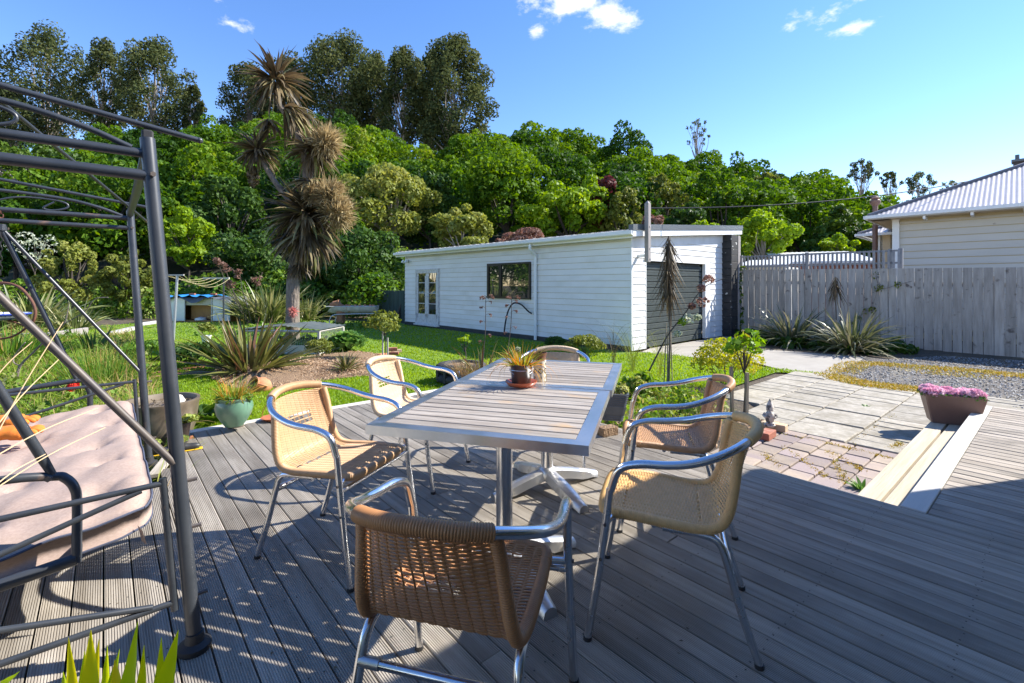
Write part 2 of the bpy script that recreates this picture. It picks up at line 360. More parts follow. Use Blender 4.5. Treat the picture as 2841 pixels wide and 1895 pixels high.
M['sheet_plastic'] = mat('corrugated_clear_sheet', (.06, .075, .075), .45, c2=(.11, .125, .12), scale=3)
M['boot'] = mat('old_gumboot', (.03, .03, .03), .5)
M['boot_sole'] = mat('yellow_boot_sole', (.75, .45, .02), .5)
M['pebble'] = mat('pale_pebble', (.62, .58, .50), .8, c2=(.5, .46, .4), scale=12)
M['mosaic'] = mat('white_mosaic_tile', (.78, .80, .82), .25)
M['mosaic_blue'] = mat('blue_mosaic_tile', (.03, .07, .42), .25)
M['copper'] = mat('copper_bowl', (.42, .14, .06), .5, c2=(.3, .1, .05), scale=6)
M['roof_dark'] = mat('dark_ridge_cap', (.12, .12, .14), .5)
M['bone'] = mat('brown_animal_head', (.32, .16, .08), .8, c2=(.22, .10, .05), scale=14, bump=.1)
M['dry_stalk'] = mat('blond_dry_stalk', (.66, .47, .27), .7)
M['hill'] = mat('leaf_litter_slope', (.035, .045, .015), .95, c2=(.02, .022, .012), scale=.3)
M['lawn'] = mat('lawn_turf', (.10, .18, .014), .9, c2=(.14, .23, .02), scale=1.3, c3=(.19, .21, .04), s3=.5, bump=.1, bscale=60)

def glass():
    m, nt, b = newmat('window_glass')
    b.inputs['Base Color'].default_value = (.02, .025, .022, 1); b.inputs['Roughness'].default_value = .03; b.inputs['Specular IOR Level'].default_value = 1.0
    b.inputs['Coat Weight'].default_value = 1.0; b.inputs['Coat Roughness'].default_value = .01; b.inputs['Coat IOR'].default_value = 1.9
    return m
M['glass'] = glass()

def wicker():
    m, nt, b = newmat('woven_wicker_strand'); N, L = nt.nodes, nt.links
    oi = N.new('ShaderNodeObjectInfo'); tc = N.new('ShaderNodeTexCoord')
    nz = N.new('ShaderNodeTexNoise'); nz.inputs['Scale'].default_value = 40; L.new(tc.outputs['Object'], nz.inputs['Vector'])
    mr = N.new('ShaderNodeMapRange'); mr.inputs[3].default_value = .8; mr.inputs[4].default_value = 1.2; L.new(nz.outputs[0], mr.inputs[0])
    hs = N.new('ShaderNodeHueSaturation'); L.new(oi.outputs['Color'], hs.inputs['Color']); L.new(mr.outputs[0], hs.inputs['Value'])
    L.new(hs.outputs[0], b.inputs['Base Color']); b.inputs['Roughness'].default_value = .42; b.inputs['Specular IOR Level'].default_value = .45
    return m
M['wicker'] = wicker()

# foliage palettes
M['f_syc'] = foliage('sycamore_leaves', [(.014, .042, .010), (.040, .10, .009), (.082, .168, .010), (.145, .24, .014), (.23, .26, .045)], .38, pos=[0, .3, .6, .87, 1], rough=.6, spec=.15)
M['f_lime'] = foliage('lime_green_leaves', [(.12, .22, .012), (.20, .32, .015), (.29, .40, .03)], .42)
M['f_yel'] = foliage('yellow_green_leaves', [(.14, .17, .03), (.24, .27, .05), (.33, .33, .09)], .35)
M['f_gum'] = foliage('gum_leaves', [(.042, .060, .022), (.080, .102, .036), (.145, .152, .06)], .28, rough=.75, spec=.08)
M['f_dark'] = foliage('dark_evergreen_leaves', [(.025, .060, .010), (.045, .10, .014), (.085, .16, .022)], .3)
M['f_red'] = foliage('copper_red_leaves', [(.07, .018, .018), (.13, .03, .03), (.10, .06, .03)], .3)
M['f_maroon'] = foliage('dusty_maroon_leaves', [(.15, .08, .05), (.26, .15, .11), (.38, .24, .18)], .3)
M['f_olive'] = foliage('olive_leaves', [(.09, .12, .02), (.16, .19, .03), (.24, .26, .06)], .33)
M['f_conif'] = foliage('conifer_sprays', [(.018, .045, .008), (.05, .10, .01), (.12, .19, .015)], .2)
M['f_mix'] = foliage('mixed_shrub_leaves', [(.03, .08, .01), (.08, .17, .015), (.16, .26, .03), (.24, .28, .07), (.36, .34, .22)], .32, pos=[0, .35, .7, .92, 1])
M['f_garden'] = foliage('garden_growth', [(.07, .15, .015), (.14, .27, .02), (.24, .32, .04), (.36, .33, .10), (.42, .28, .12)], .38, pos=[0, .35, .65, .85, 1])
M['f_flax'] = foliage('bronze_flax_leaf', [(.045, .042, .016), (.09, .10, .025), (.19, .19, .05), (.20, .08, .05)], .22, rough=.35, spec=.5, pos=[0, .4, .85, 1])
M['f_flaxg'] = foliage('green_flax_leaf', [(.04, .07, .018), (.12, .15, .04), (.27, .28, .10), (.44, .40, .20)], .22, rough=.38, spec=.5, pos=[0, .4, .75, 1])
M['f_flaxfence'] = foliage('grey_green_flax_leaf', [(.05, .07, .03), (.11, .13, .055), (.20, .20, .10), (.26, .24, .16)], .2, rough=.4, spec=.4)
M['f_cab'] = foliage('dry_cabbage_leaf', [(.045, .033, .018), (.11, .080, .042), (.22, .165, .085), (.30, .25, .12), (.15, .17, .05)], .2, rough=.5, spec=.3, pos=[0, .4, .75, .9, 1])
M['f_cabfl'] = foliage('cream_cabbage_flowers', [(.22, .165, .08), (.38, .30, .15), (.52, .43, .24)], .3)
M['f_grass'] = foliage('lawn_blades', [(.13, .24, .010), (.20, .32, .014), (.29, .40, .03)], .42)
M['f_reed'] = foliage('green_reeds', [(.05, .13, .012), (.09, .20, .02), (.15, .25, .03), (.35, .16, .04)], .3, pos=[0, .5, .88, 1])
M['f_dry'] = foliage('dry_grass', [(.25, .16, .07), (.38, .26, .12), (.42, .33, .16), (.22, .05, .03)], .3, pos=[0, .5, .85, 1])
M['f_potgrass'] = foliage('potted_grass', [(.10, .16, .02), (.26, .30, .04), (.50, .28, .05), (.55, .20, .03)], .35, pos=[0, .4, .75, 1])
M['f_rhub'] = foliage('broad_green_leaf', [(.06, .15, .03), (.12, .25, .06), (.20, .34, .10)], .35, rough=.45)
M['f_maple'] = foliage('golden_maple_leaf', [(.16, .22, .015), (.32, .34, .025), (.52, .44, .05)], .42)
M['f_rose'] = foliage('young_rose_leaf', [(.10, .22, .02), (.20, .34, .03), (.30, .14, .04)], .4, pos=[0, .8, 1])
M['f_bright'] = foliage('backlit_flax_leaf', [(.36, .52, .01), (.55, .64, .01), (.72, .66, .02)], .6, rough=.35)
M['f_pink'] = foliage('pink_blossom', [(.58, .24, .35), (.74, .44, .54), (.85, .66, .72)], .3)
M['f_chip'] = foliage('bark_chip', [(.16, .08, .04), (.36, .22, .12), (.55, .38, .24), (.62, .48, .34)], .0, rough=.9)
M['f_moss'] = foliage('yellow_moss', [(.36, .25, .03), (.52, .36, .05), (.28, .30, .04)], .2)
M['f_brown'] = foliage('dead_brown_leaves', [(.05, .038, .02), (.11, .08, .042), (.20, .15, .08)], .15)
M['f_white'] = foliage('white_flowers', [(.30, .36, .2), (.55, .57, .48)], .3)
M['f_redfl'] = foliage('red_flowers', [(.6, .03, .02), (.7, .08, .03)], .3)
M['f_succ'] = foliage('succulent_leaf', [(.16, .26, .10), (.32, .38, .08), (.45, .42, .12)], .25)
M['f_coral'] = foliage('coral_rosette_leaf', [(.50, .20, .17), (.62, .30, .24)], .25)

# ------------------------------------------------------------------ plant generators (numpy)
def leafcloud(lobes, n, size, rng=NR, up=.35, jit=.7, inner=.3, elong=1.5, tintv=.5):
    """n leaf-clump quads spread over the shells of ellipsoid lobes [(cx,cy,cz,rx,ry,rz)]"""
    Lb = np.array(lobes, dtype=float); w = Lb[:, 3]*Lb[:, 4]+Lb[:, 3]*Lb[:, 5]; w = w/w.sum()
    idx = rng.choice(len(Lb), n, p=w)
    d = rng.normal(size=(n, 3)); d[:, 2] += up; d /= np.linalg.norm(d, axis=1)[:, None]
    rad = 1-inner*rng.rand(n)**2
    pos = Lb[idx, :3]+d*Lb[idx, 3:6]*rad[:, None]
    nrm = d+rng.normal(size=(n, 3))*jit; nrm /= np.linalg.norm(nrm, axis=1)[:, None]
    t = rng.normal(size=(n, 3)); t -= nrm*(t*nrm).sum(1)[:, None]; t /= np.linalg.norm(t, axis=1)[:, None]
    b = np.cross(nrm, t); s = size*(.55+.9*rng.rand(n))[:, None]
    V = np.empty((n, 4, 3)); V[:, 0] = pos-t*s*elong*.5; V[:, 1] = pos-b*s*.5+t*s*.1; V[:, 2] = pos+t*s*elong*.5; V[:, 3] = pos+b*s*.5+nrm*s*.12
    lt = rng.rand(len(Lb))
    tint = np.clip(lt[idx]*tintv+rng.rand(n)*(1-tintv), 0, 1)
    return V.reshape(-1, 3), np.arange(n*4).reshape(n, 4), np.repeat(tint, 4)

def crown_lobes(c, rx, ry, rz, n, lr, rng=NR, low=-.35):
    """lobes packed over the outside of a crown ellipsoid"""
    out = []
    for i in range(n):
        k = (i+.5)/n; z = low+(1-low)*k; a = i*2.399963+rng.rand()*.5; r = math.sqrt(max(0, 1-z*z)); q = .62+.22*rng.rand()
        l = lr*(.7+.6*rng.rand())
        out.append((c[0]+rx*r*math.cos(a)*q, c[1]+ry*r*math.sin(a)*q, c[2]+rz*z*q, l*rx, l*ry, l*rz*.85))
    return out

def blades(base, az, el, length, droop, width, seg=6, tint=None, rng=NR, fold=.0, base_w=.55, curl=1.4):
    base = np.asarray(base, float).reshape(-1, 3); n = len(base)
    az, el, length, droop, width = [np.broadcast_to(np.asarray(a, float), (n,)) for a in (az, el, length, droop, width)]
    side = np.stack([-np.sin(az), np.cos(az), np.zeros(n)], 1)
    pts = [base.copy()]; p = base.copy()
    for i in range(seg):
        k = (i+.5)/seg; e = el-droop*k**curl
        dr = np.stack([np.cos(e)*np.cos(az), np.cos(e)*np.sin(az), np.sin(e)], 1)
        p = p+dr*(length/seg)[:, None]; pts.append(p.copy())
    tw = rng.normal(size=n)*.5
    V = np.empty((n, (seg+1)*2, 3))
    for i in range(seg+1):
        k = i/seg; w = width*((base_w+(1-base_w)*min(1, k/.35)) if k < .35 else max(.03, 1-((k-.35)/.65)**1.6))*.5
        e = el-droop*min(1, k)**curl
        nv = np.stack([-np.sin(e)*np.cos(az), -np.sin(e)*np.sin(az), np.cos(e)], 1)
        sv = side*np.cos(tw)[:, None]+nv*np.sin(tw)[:, None]
        V[:, 2*i] = pts[i]-sv*w[:, None]; V[:, 2*i+1] = pts[i]+sv*w[:, None]
    f = np.array([[2*i, 2*i+1, 2*i+3, 2*i+2] for i in range(seg)])
    Fc = (f[None]+(np.arange(n)*(seg+1)*2)[:, None, None]).reshape(-1, 4)
    if tint is None: tint = rng.rand(n)
    return V.reshape(-1, 3), Fc, np.repeat(tint, (seg+1)*2)

def merge(parts):
    Vs, Fs, Ts = [], [], []; b = 0
    for (V, Fc, T) in parts:
        Vs.append(V); Fs.append(Fc+b); Ts.append(T); b += len(V)
    return np.concatenate(Vs), np.concatenate(Fs), np.concatenate(Ts)

def clump(c, n, L, W, elo=.5, ehi=1.5, droop=(.3, 1.3), spread=.08, tlo=0, thi=1, seg=6, rng=NR, azr=None):
    c = np.array(c, float); a = rng.rand(n)*2*math.pi if azr is None else azr[0]+rng.rand(n)*(azr[1]-azr[0])
    r = spread*np.sqrt(rng.rand(n)); base = np.stack([c[0]+np.cos(a)*r, c[1]+np.sin(a)*r, np.full(n, c[2])], 1)
    k = rng.rand(n)
    return blades(base, a+rng.normal(size=n)*.3, elo+(ehi-elo)*k, L*(.55+.45*rng.rand(n)), droop[0]+(droop[1]-droop[0])*rng.rand(n), W*(.7+.5*rng.rand(n)), seg, tlo+(thi-tlo)*rng.rand(n), rng)

def trunk_mesh(path, r0, r1, limbs=(), n=8, jit=0.0):
    mb = MB(); pts = catmull(path, 4); m = len(pts)
    mb.tube(pts, [(r0+(r1-r0)*(i/(m-1))**.8)*(1+jit*R.uniform(-1, 1)) for i in range(m)], n)
    for (a, b, ra, rb) in limbs:
        a, b = Vector(a), Vector(b); mid = (a+b)/2+Vector((R.uniform(-.1, .1), R.uniform(-.1, .1), R.uniform(-.02, .12)))*(b-a).length
        q = catmull([a, mid, b], 3); mb.tube(q, [ra+(rb-ra)*i/(len(q)-1) for i in range(len(q))], max(4, n-2), caps=False)
    return mb

def gz(x, y):
    """ground height: flat garden, then the wooded hill"""
    y = max(y, 1e-3); u = CX+F*x/y
    vt = np.interp(u, [-900, 0, 200, 430, 620, 800, 950, 1100, 1200, 1300, 1450, 1650, 1850, 2050, 2250, 2450, 2600, 2900, 3400], [520, 480, 450, 425, 395, 380, 395, 455, 490, 440, 420, 450, 480, 510, 555, 610, 650, 690, 720])
    k = min(1, max(0, (y-26)/52)); k = k*k*(3-2*k)*.55+k*.45
    top = (HZ-vt)/F*78+CAMZ-5.0
    return -.3+k*max(0, top)

def tree(name, label, cat, u, vt, vb, wpx, y, fm, bm='bark_dark', n=2600, leaf=.16, lobes=16, lr=.42, group=None, kind='round', ground=None, up=.35, tintv=.5, depth=1.0):
    """a tree seen at photo column u, crown between rows vt and vb, wpx wide, y metres away"""
    x = (u-CX)/F*y; g = gz(x, y) if ground is None else ground
    zt = CAMZ+(HZ-vt)/F*y; zb = CAMZ+(HZ-vb)/F*y; rx = wpx/2/F*y; rz = (zt-zb)/2; cz = (zt+zb)/2-g
    t = thing(name, label, cat, (x, y, g), 0, group)
    if kind == 'cone':
        lb = []
        for i in range(lobes):
            k = (i+.5)/lobes; a = i*2.4; r = rx*(1-k)**.8; q = rx*.30*(1.25-k)
            lb.append((r*.8*math.cos(a), r*.8*math.sin(a), cz-rz+2*rz*k*.95, q*1.3, q*1.3, q*.75))
    else:
        lb = crown_lobes((0, 0, cz), rx, rx*depth, rz, lobes, lr, low=-.85)
        jr = np.random.RandomState(int(u*7+y*13) % 99991); lb = [(q[0]*jr.uniform(.75, 1.25)+jr.normal()*rx*.06, q[1]*jr.uniform(.8, 1.2), q[2]+jr.normal()*rz*.12, q[3]*jr.uniform(.55, 1.1), q[4]*jr.uniform(.6, 1.1), q[5]*jr.uniform(.55, 1.1)) for q in lb]
        lb += [(lb[i][0]*1.2, lb[i][1]*1.1, lb[i][2]+rz*jr.uniform(-.05, .22), lb[i][3]*.5, lb[i][4]*.5, lb[i][5]*.5) for i in range(0, len(lb), 2)]
    V, Fc, T = leafcloud(lb, n, leaf, up=up, tintv=tintv)
    npmesh('crown', V, Fc, M[fm], T, t)
    base = cz-rz*.3
    limbs = [((0, 0, base*.7), (l[0]*.8, l[1]*.8, l[2]*.97), rx*.035, rx*.012) for l in lb[::2]]
    tr = max(.05, rx*.06)
    trunk_mesh([(0, 0, -.1), (rx*.03, 0, base*.5), (0, rx*.02, cz)], tr, tr*.3, limbs, 6).build('trunk', M[bm], t, True)
    return t

# ================================================================== GROUND
def sheet(name, pts, z, m, kind='structure', sub=0):
    pts = [Vector((p[0], p[1], z)) for p in pts]
    tr = geometry.tessellate_polygon([pts]); mb = MB(); mb.add(pts, [tuple(t) for t in tr])
    o = mb.build(name, m); 
    for p in o.data.polygons:
        if p.normal.z < 0: p.flip()
    tag(o, kind=kind); return o

def make_hill():
    us = np.linspace(-1.6, 1.9, 90); ys = np.concatenate([np.linspace(25, 80, 45), np.linspace(84, 300, 18)])
    V = []; Fc = []
    for y in ys:
        for k in us:
            x = k*y; z = gz(x, min(y, 79)) if y <= 80 else gz(k*79, 79)-(y-80)*.04
            V.append((x, y, z-.35+.25*R.random() if y > 27 else -.31))
    w = len(us)
    for i in range(len(ys)-1):
        for j in range(w-1): Fc.append((i*w+j, i*w+j+1, (i+1)*w+j+1, (i+1)*w+j))
    tag(npmesh('hill', V, Fc, M['hill'], smooth=True), kind='structure')
make_hill()
tag(MB().add([(-400, -60, GR-.03), (400, -60, GR-.03), (400, 400, GR-.03), (-400, 400, GR-.03)], [(0, 1, 2, 3)]).build('ground', M['soil']), kind='structure')

PATIO = [ST(.45, 3.3), ST(.45, 9.15), ST(2.45, 9.15), ST(2.55, 9.55), ST(3.35, 8.6), ST(3.35, 7.0), ST(2.75, 6.3), ST(2.2, 5.7), ST(2.1, 3.3)]
LAWN = [ST(5.3, .5), ST(5.3, 3.4), ST(3.3, 6.9), ST(3.35, 9.0), ST(2.62, 9.45), (4.1, 9.6), (3.3, 10.9), (2.85, 10.85), (-4.1, 18.4), (-4.6, 19.4), (-14, 22), (-16, 15), (-9.8, 12.6), (-7.2, 9.3), (-5.6, 7.3), (-3.7, 5.4)]
MULCH = [P(u, v, GR) for u, v in [(585, 1050), (650, 1078), (745, 1080), (860, 1062), (980, 1046), (1050, 1040), (1085, 1010), (1060, 985), (985, 975), (900, 985), (780, 1000), (660, 1012), (600, 1030)]]
BED = [ST(5.0, 3.45), ST(5.6, 3.9), ST(3.9, 6.6), ST(3.3, 6.9), ST(2.75, 6.4), ST(2.2, 5.75), ST(2.1, 3.45)]
DRIVE = [P(u, v, GR) for u, v in [(1770, 985), (1985, 945), (2060, 935), (2110, 968), (2405, 990), (2383, 1003), (2287, 1046), (2199, 1034), (2070, 1000), (1905, 985)]]
sheet('lawn', LAWN, GR-.004, M['lawn'])
sheet('left_garden_soil', [ST(3.2, .3), ST(5.0, .6), (-3.7, 5.4), (-5.6, 7.3), (-7.2, 9.3), (-9.8, 12.6), (-16, 15), (-16, 1), ST(3.2, -4)], GR, M['soil'])
sheet('garden_bed_soil', BED, GR+.004, M['soil'])
sheet('driveway', [(3.35, 11.5), (4.7, 12.7), (6.6, 14.4), (7.0, 13.9)]+[DRIVE[i] for i in (4, 5, 6, 7, 8)]+[(4.0, 9.9), (2.95, 10.85)], GR+.002, M['concrete'])
sheet('gravel_drive', [ST(-3, 7.1), ST(.45, 7.1), ST(.45, 9.15), ST(2.45, 9.15), P(2287, 1046, GR), P(2383, 1003, GR), P(2405, 990, GR), (14, 8.5), (22, 0), (12, -6)], GR, M['gravel'])
sheet('fence_bed_soil', [(6.6, 14.5), P(2088, 967, GR), P(2405, 990, GR), P(2841, 1030, GR), (14, 7.0), (14.5, 7.6), (7.0, 14.9)], GR+.006, M['soil'])
sheet('patio_joint_bed', PATIO, GR-.045, M['joint'])

# mulch mound
def mound(name, poly, h, m, seg=5):
    c = sum((Vector((p[0], p[1], 0)) for p in poly), Vector())/len(poly); n = len(poly); V = []; Fc = []
    pl = catmull([Vector((p[0], p[1], 0)) for p in poly]+[Vector((poly[0][0], poly[0][1], 0))], 4)[:-1]; n = len(pl)
    for r in range(seg+1):
        k = 1-r/seg
        for p in pl:
            q = c+(p-c)*k; V.append((q.x, q.y, GR+.004+h*(1-k*k)+R.uniform(-.008, .008)*(k < 1)))
    for r in range(seg):
        for i in range(n): Fc.append((r*n+i, r*n+(i+1) % n, (r+1)*n+(i+1) % n, (r+1)*n+i))
    return tag(npmesh(name, V, Fc, m, smooth=True), kind='structure')
mound('mulch_bed_ground', MULCH, .10, M['mulch'])

def scatter_poly(poly, n, rng=NR):
    xs = np.array([p[0] for p in poly]); ys = np.array([p[1] for p in poly])
    x = rng.uniform(xs.min(), xs.max(), n*3); y = rng.uniform(ys.min(), ys.max(), n*3); k = inpoly(x, y, poly)
    return x[k][:n], y[k][:n]

def chips(name, poly, n, s, m, z0, zr, label, cat, kind='stuff', flat=.5, thick=False, hfun=None):
    x, y = scatter_poly(poly, n); n = len(x)
    z = z0+NR.rand(n)*zr + (hfun(x, y) if hfun else 0)
    pos = np.stack([x, y, z], 1); nr = NR.normal(size=(n, 3))*flat; nr[:, 2] += 1; nr /= np.linalg.norm(nr, axis=1)[:, None]
    t = NR.normal(size=(n, 3)); t -= nr*(t*nr).sum(1)[:, None]; t /= np.linalg.norm(t, axis=1)[:, None]; b = np.cross(nr, t)
    L_ = s*(.5+NR.rand(n))[:, None]; W_ = s*(.25+.35*NR.rand(n))[:, None]
    if thick:
        W_ = L_*(.6+.3*NR.rand(n))[:, None]; H_ = L_*.4
        V = np.stack([pos-t*L_*.5, pos-b*W_*.5, pos+t*L_*.5, pos+b*W_*.5, pos+nr*H_], 1)
        f = np.array([[0, 1, 4], [1, 2, 4], [2, 3, 4], [3, 0, 4]]); Fc = (f[None]+(np.arange(n)*5)[:, None, None]).reshape(-1, 3)
        o = npmesh(name, V.reshape(-1, 3), Fc, m, np.repeat(NR.rand(n), 5))
    else:
        V = np.stack([pos-t*L_-b*W_*.4, pos+t*L_-b*W_*.5, pos+t*L_*.9+b*W_*.5, pos-t*L_*.8+b*W_*.4], 1)
        o = npmesh(name, V.reshape(-1, 3), np.arange(n*4).reshape(n, 4), m, np.repeat(NR.rand(n), 4))
    return tag(o, label, cat, kind=kind)
mc = np.mean([[p[0], p[1]] for p in MULCH], 0)
chips('bark_chips', MULCH, 16000, .017, M['f_chip'], GR+.01, .03, 'tan bark chips spread over the mulch bed below the cabbage tree', 'mulch',
      hfun=lambda x, y: .09*np.clip(1-((x-mc[0])**2/4.2+(y-mc[1])**2/1.3), 0, 1))
chips('gravel_stones', [ST(-1.2, 7.1), ST(.45, 7.1), ST(.45, 9.2), ST(2.4, 9.2), P(2290, 1046, GR), P(2383, 1003, GR), (9.2, 10.2), (13, 8.0), (9, 3.5)], 15000, .030, M['stone'], GR, .01,
      'loose grey gravel covering the drive beside the patio', 'gravel', thick=True)

# yellow moss / dry weeds on the gravel
def mossband(pts, n, w):
    V = []; path = catmull(pts, 8); x = []; y = []
    for i in range(n):
        p = R.choice(path); a = R.uniform(0, 6.28); r = w*math.sqrt(R.random()); x.append(p.x+math.cos(a)*r); y.append(p.y+math.sin(a)*r)
    base = np.stack([x, y, np.full(n, GR)], 1)
    return blades(base, NR.rand(n)*6.28, .5+NR.rand(n)*.9, .035+.03*NR.rand(n), .8, .012, 2)
o = npmesh('yellow_moss', *merge([mossband([P(2330, 1035, GR), P(2390, 1010, GR), P(2520, 1017, GR), P(2700, 1030, GR), P(2841, 1045, GR), P(3000, 1060, GR)], 4200, .28),
                                  mossband([P(2300, 1043, GR), P(2380, 1062, GR), P(2470, 1076, GR), P(2540, 1082, GR)], 3400, .26),
                                  mossband([P(2560, 1028, GR), P(2700, 1040, GR)], 700, .5)])[:2], M['f_moss'], np.repeat(NR.rand(8300), 6))
tag(o, 'yellow mossy weeds growing in bands across the gravel drive', 'weeds', kind='stuff')

# lawn grass
def grass():
    n = 230000
    y = 1/NR.uniform(1/22.0, 1/4.6, n); k = NR.uniform(-1.15, .78, n); x = k*y
    ok = inpoly(x, y, LAWN) & ~inpoly(x, y, MULCH) & ~inpoly(x, y, BED) & ~inpoly(x, y, [(2.4, 10.6), (-4.4, 18.6), (4, 20), (8, 12)])
    x, y = x[ok], y[ok]; n = len(x); print('grass', n)
    base = np.stack([x, y, np.full(n, GR-.004)], 1)
    d = NR.normal(size=(n, 2))*.4
    h = (.022+.022*NR.rand(n))*(1+.5*(NR.rand(n) > .96)); w = .0035+.0009*y; a = NR.rand(n)*6.28
    V = np.empty((n, 3, 3)); V[:, 0] = base; V[:, 1] = base; V[:, 2] = base
    V[:, 0, 0] -= np.cos(a)*w; V[:, 0, 1] -= np.sin(a)*w; V[:, 1, 0] += np.cos(a)*w; V[:, 1, 1] += np.sin(a)*w
    V[:, 2, 0] += d[:, 0]*h*1.2; V[:, 2, 1] += d[:, 1]*h*1.2; V[:, 2, 2] += h
    patch = .5+.5*np.sin(x*1.7+np.sin(y*1.1)*2)*np.sin(y*1.3)
    tag(npmesh('lawn_grass', V.reshape(-1, 3), np.arange(n*3).reshape(n, 3), M['f_grass'], np.repeat(np.clip(patch*.5+NR.rand(n)*.6, 0, 1), 3)), 'short bright green mown grass between deck and garage', 'grass', kind='stuff')
    m = 420; x, y = x[:m], y[:m]        # daisies
    c = np.stack([x, y, np.full(len(x), GR+.04)], 1); s = .009
    V = np.stack([c+[-s, 0, 0], c+[0, -s, 0], c+[s, 0, 0], c+[0, s, 0]], 1)
    tag(npmesh('lawn_daisies', V.reshape(-1, 3), np.arange(len(x)*4).reshape(-1, 4), M['f_white'], np.repeat(NR.rand(len(x)), 4)), 'tiny white daisies scattered through the lawn', 'flowers', kind='stuff')
grass()

# ================================================================== DECK
PITCH, BW, BT = .0965, .0905, .026
def reeded_board(L, name='board'):
    """grooved decking board lying along +X from 0 to L, top at z=0"""
    prof = [(-BW/2, -BT), (-BW/2, -.002), (-BW/2+.002, 0)]; ng = 11; gw = (BW-.004)/ng
    for i in range(ng):
        y0 = -BW/2+.002+i*gw
        prof += [(y0+gw*.52, 0), (y0+gw*.62, -.0026), (y0+gw*.88, -.0026)]
        if i < ng-1: prof += [(y0+gw, 0)]
    prof += [(BW/2-.001, 0), (BW/2, -.002), (BW/2, -BT)]
    mb = MB(); n = len(prof)
    vs = [(0, y, z) for y, z in prof]+[(L, y, z) for y, z in prof]
    fs = [(i, n+i, n+(i+1) % n, (i+1) % n) for i in range(n)]
    mb.add(vs, fs); mb.add([(0, -BW/2, 0), (0, BW/2, 0), (0, BW/2, -BT), (0, -BW/2, -BT)], [(0, 1, 2, 3)]); mb.add([(L, -BW/2, -.001), (L, BW/2, -.001), (L, BW/2, -BT), (L, -BW/2, -BT)], [(3, 2, 1, 0)])
    me = bpy.data.meshes.new(name); me.from_pydata(mb.v, [], mb.f); me.materials.append(M['deck']); me.update(); return me
deck = tag(bpy.data.objects.new('deck', None), kind='structure'); link(deck)
nb = 0
cache = {}
def bmesh_for(L):
    L = round(L, 2)
    if L not in cache: cache[L] = reeded_board(L)
    return cache[L]
t = 3.47-.0; i = 0
while t > -3.3:
    tc_ = t-PITCH/2
    if i == 0:
        s0, s1 = -.5, 4.93
        # edge board
    send = 4.9 if tc_ > .58 else (3.3+(tc_-.1)*3.3 if tc_ > .1 else 3.3)
    s0 = -.5
    # butt joints here and there
    cut = s0+R.choice([1.8, 2.4, 3.0])+R.uniform(-.02, .02) if R.random() < .45 else None
    segs = [(s0, send)] if cut is None or cut > send-.5 else [(s0, cut-.002), (cut+.002, send)]
    for (a, b) in segs:
        p = ST(a, tc_, R.uniform(-.0012, .0012)-.0005); o = put('board', bmesh_for(b-a), deck, p, ANG_D)
    t -= PITCH; i += 1
def plank(name, s0, t0, s1, t1, w, th, z, m, parent, bevel=.004, dz=0):
    a, b = ST(s0, t0, z), ST(s1, t1, z+dz); L = (b-a).length; rz = math.atan2(b.y-a.y, b.x-a.x)
    mb = MB().box((L/2, 0, -th/2), (L, w, th), bevel=bevel)
    return mb.build(name, m, parent, loc=a, rz=rz)
def plank_xy(name, a, b, w, th, m, parent, bevel=.004):
    a, b = Vector(a), Vector(b); L = (b-a).length; rz = math.atan2(b.y-a.y, b.x-a.x)
    return MB().box((L/2, 0, -th/2), (L, w, th), bevel=bevel).build(name, m, parent, loc=a, rz=rz)
plank('border_board', 4.955, .56, 4.955, 3.47, .09, .03, .003, M['deck_border'], deck)
plank('border_board', 4.0, .25, 4.93, .53, .07, .03, .003, M['deck'], deck)
plank('fascia_board', -.5, 3.478, 4.9, 3.478, .018, .2, -.003, M['deck'], deck)
plank('fascia_board', 4.91, .6, 4.91, 3.45, .02, .2, -.035, M['deck'], deck)
j = plank('joist_shade', 0, 0, 1, 0, 1, 1, 0, M['under'], deck) if False else None
sheet('deck_base', [ST(-.6, -3.3), ST(-.6, 3.46), ST(4.88, 3.46), ST(4.88, .62), ST(3.3, .1), ST(3.3, -3.3)], -.05, M['under'])

scr = MB(); sh_ = 0
t = 3.47
while t > -1.2:
    for k_ in range(12):
        for dt in (-.027, .027):
            p = ST(-.2+k_*.45+R.uniform(-.008, .008), t-PITCH/2+dt+R.uniform(-.003, .003), .0009); r_ = .0034
            if (p-ST(0, 0)).length > .5 and -.2+k_*.45 < (4.85 if t > .7 else 3.2): scr.add([p+Vector((r_*math.cos(q), r_*math.sin(q), 0)) for q in (0, 1.05, 2.09, 3.14, 4.19, 5.24)], [(0, 1, 2, 3, 4, 5)])
    t -= PITCH
tag(scr.build('screw_heads', M['under'], deck), kind='stuff')
# ---- old deck to the right, border plank, steps
deck2 = tag(bpy.data.objects.new('old_deck', None), kind='structure'); link(deck2)
s = .515; k = 0
t = 3.50
while t < 7.05:
    w = .092
    L = 3.2; a = ST(.515, t+w/2, -.004+R.uniform(-.002, .002))
    mb = MB().box((L/2, 0, -.0125), (L, w, .025), bevel=.004)
    o = mb.build('board', M['deck_old'], deck2, loc=a, rz=math.atan2(-.76, .65)); t += w+.006+R.uniform(0, .004)
plank('border_board', .575, 3.49, .575, 7.04, .115, .03, .003, M['white_plank'], deck2)
sheet('old_deck_base', [ST(.5, 3.5), ST(.5, 7.0), ST(-2.7, 7.0), ST(-2.7, 3.5)], -.05, M['under'])
plank('fascia_board', .50, 7.06, -2.7, 7.06, .02, .24, -.03, M['deck_old'], deck2)
plank('fascia_board', .532, 3.5, .532, 7.0, .02, .22, -.031, M['under'], deck2)
steps = thing('deck_step', 'bleached timber step of three boards between patio and deck', 'step', ST(.8, 5.1, GR), 0)
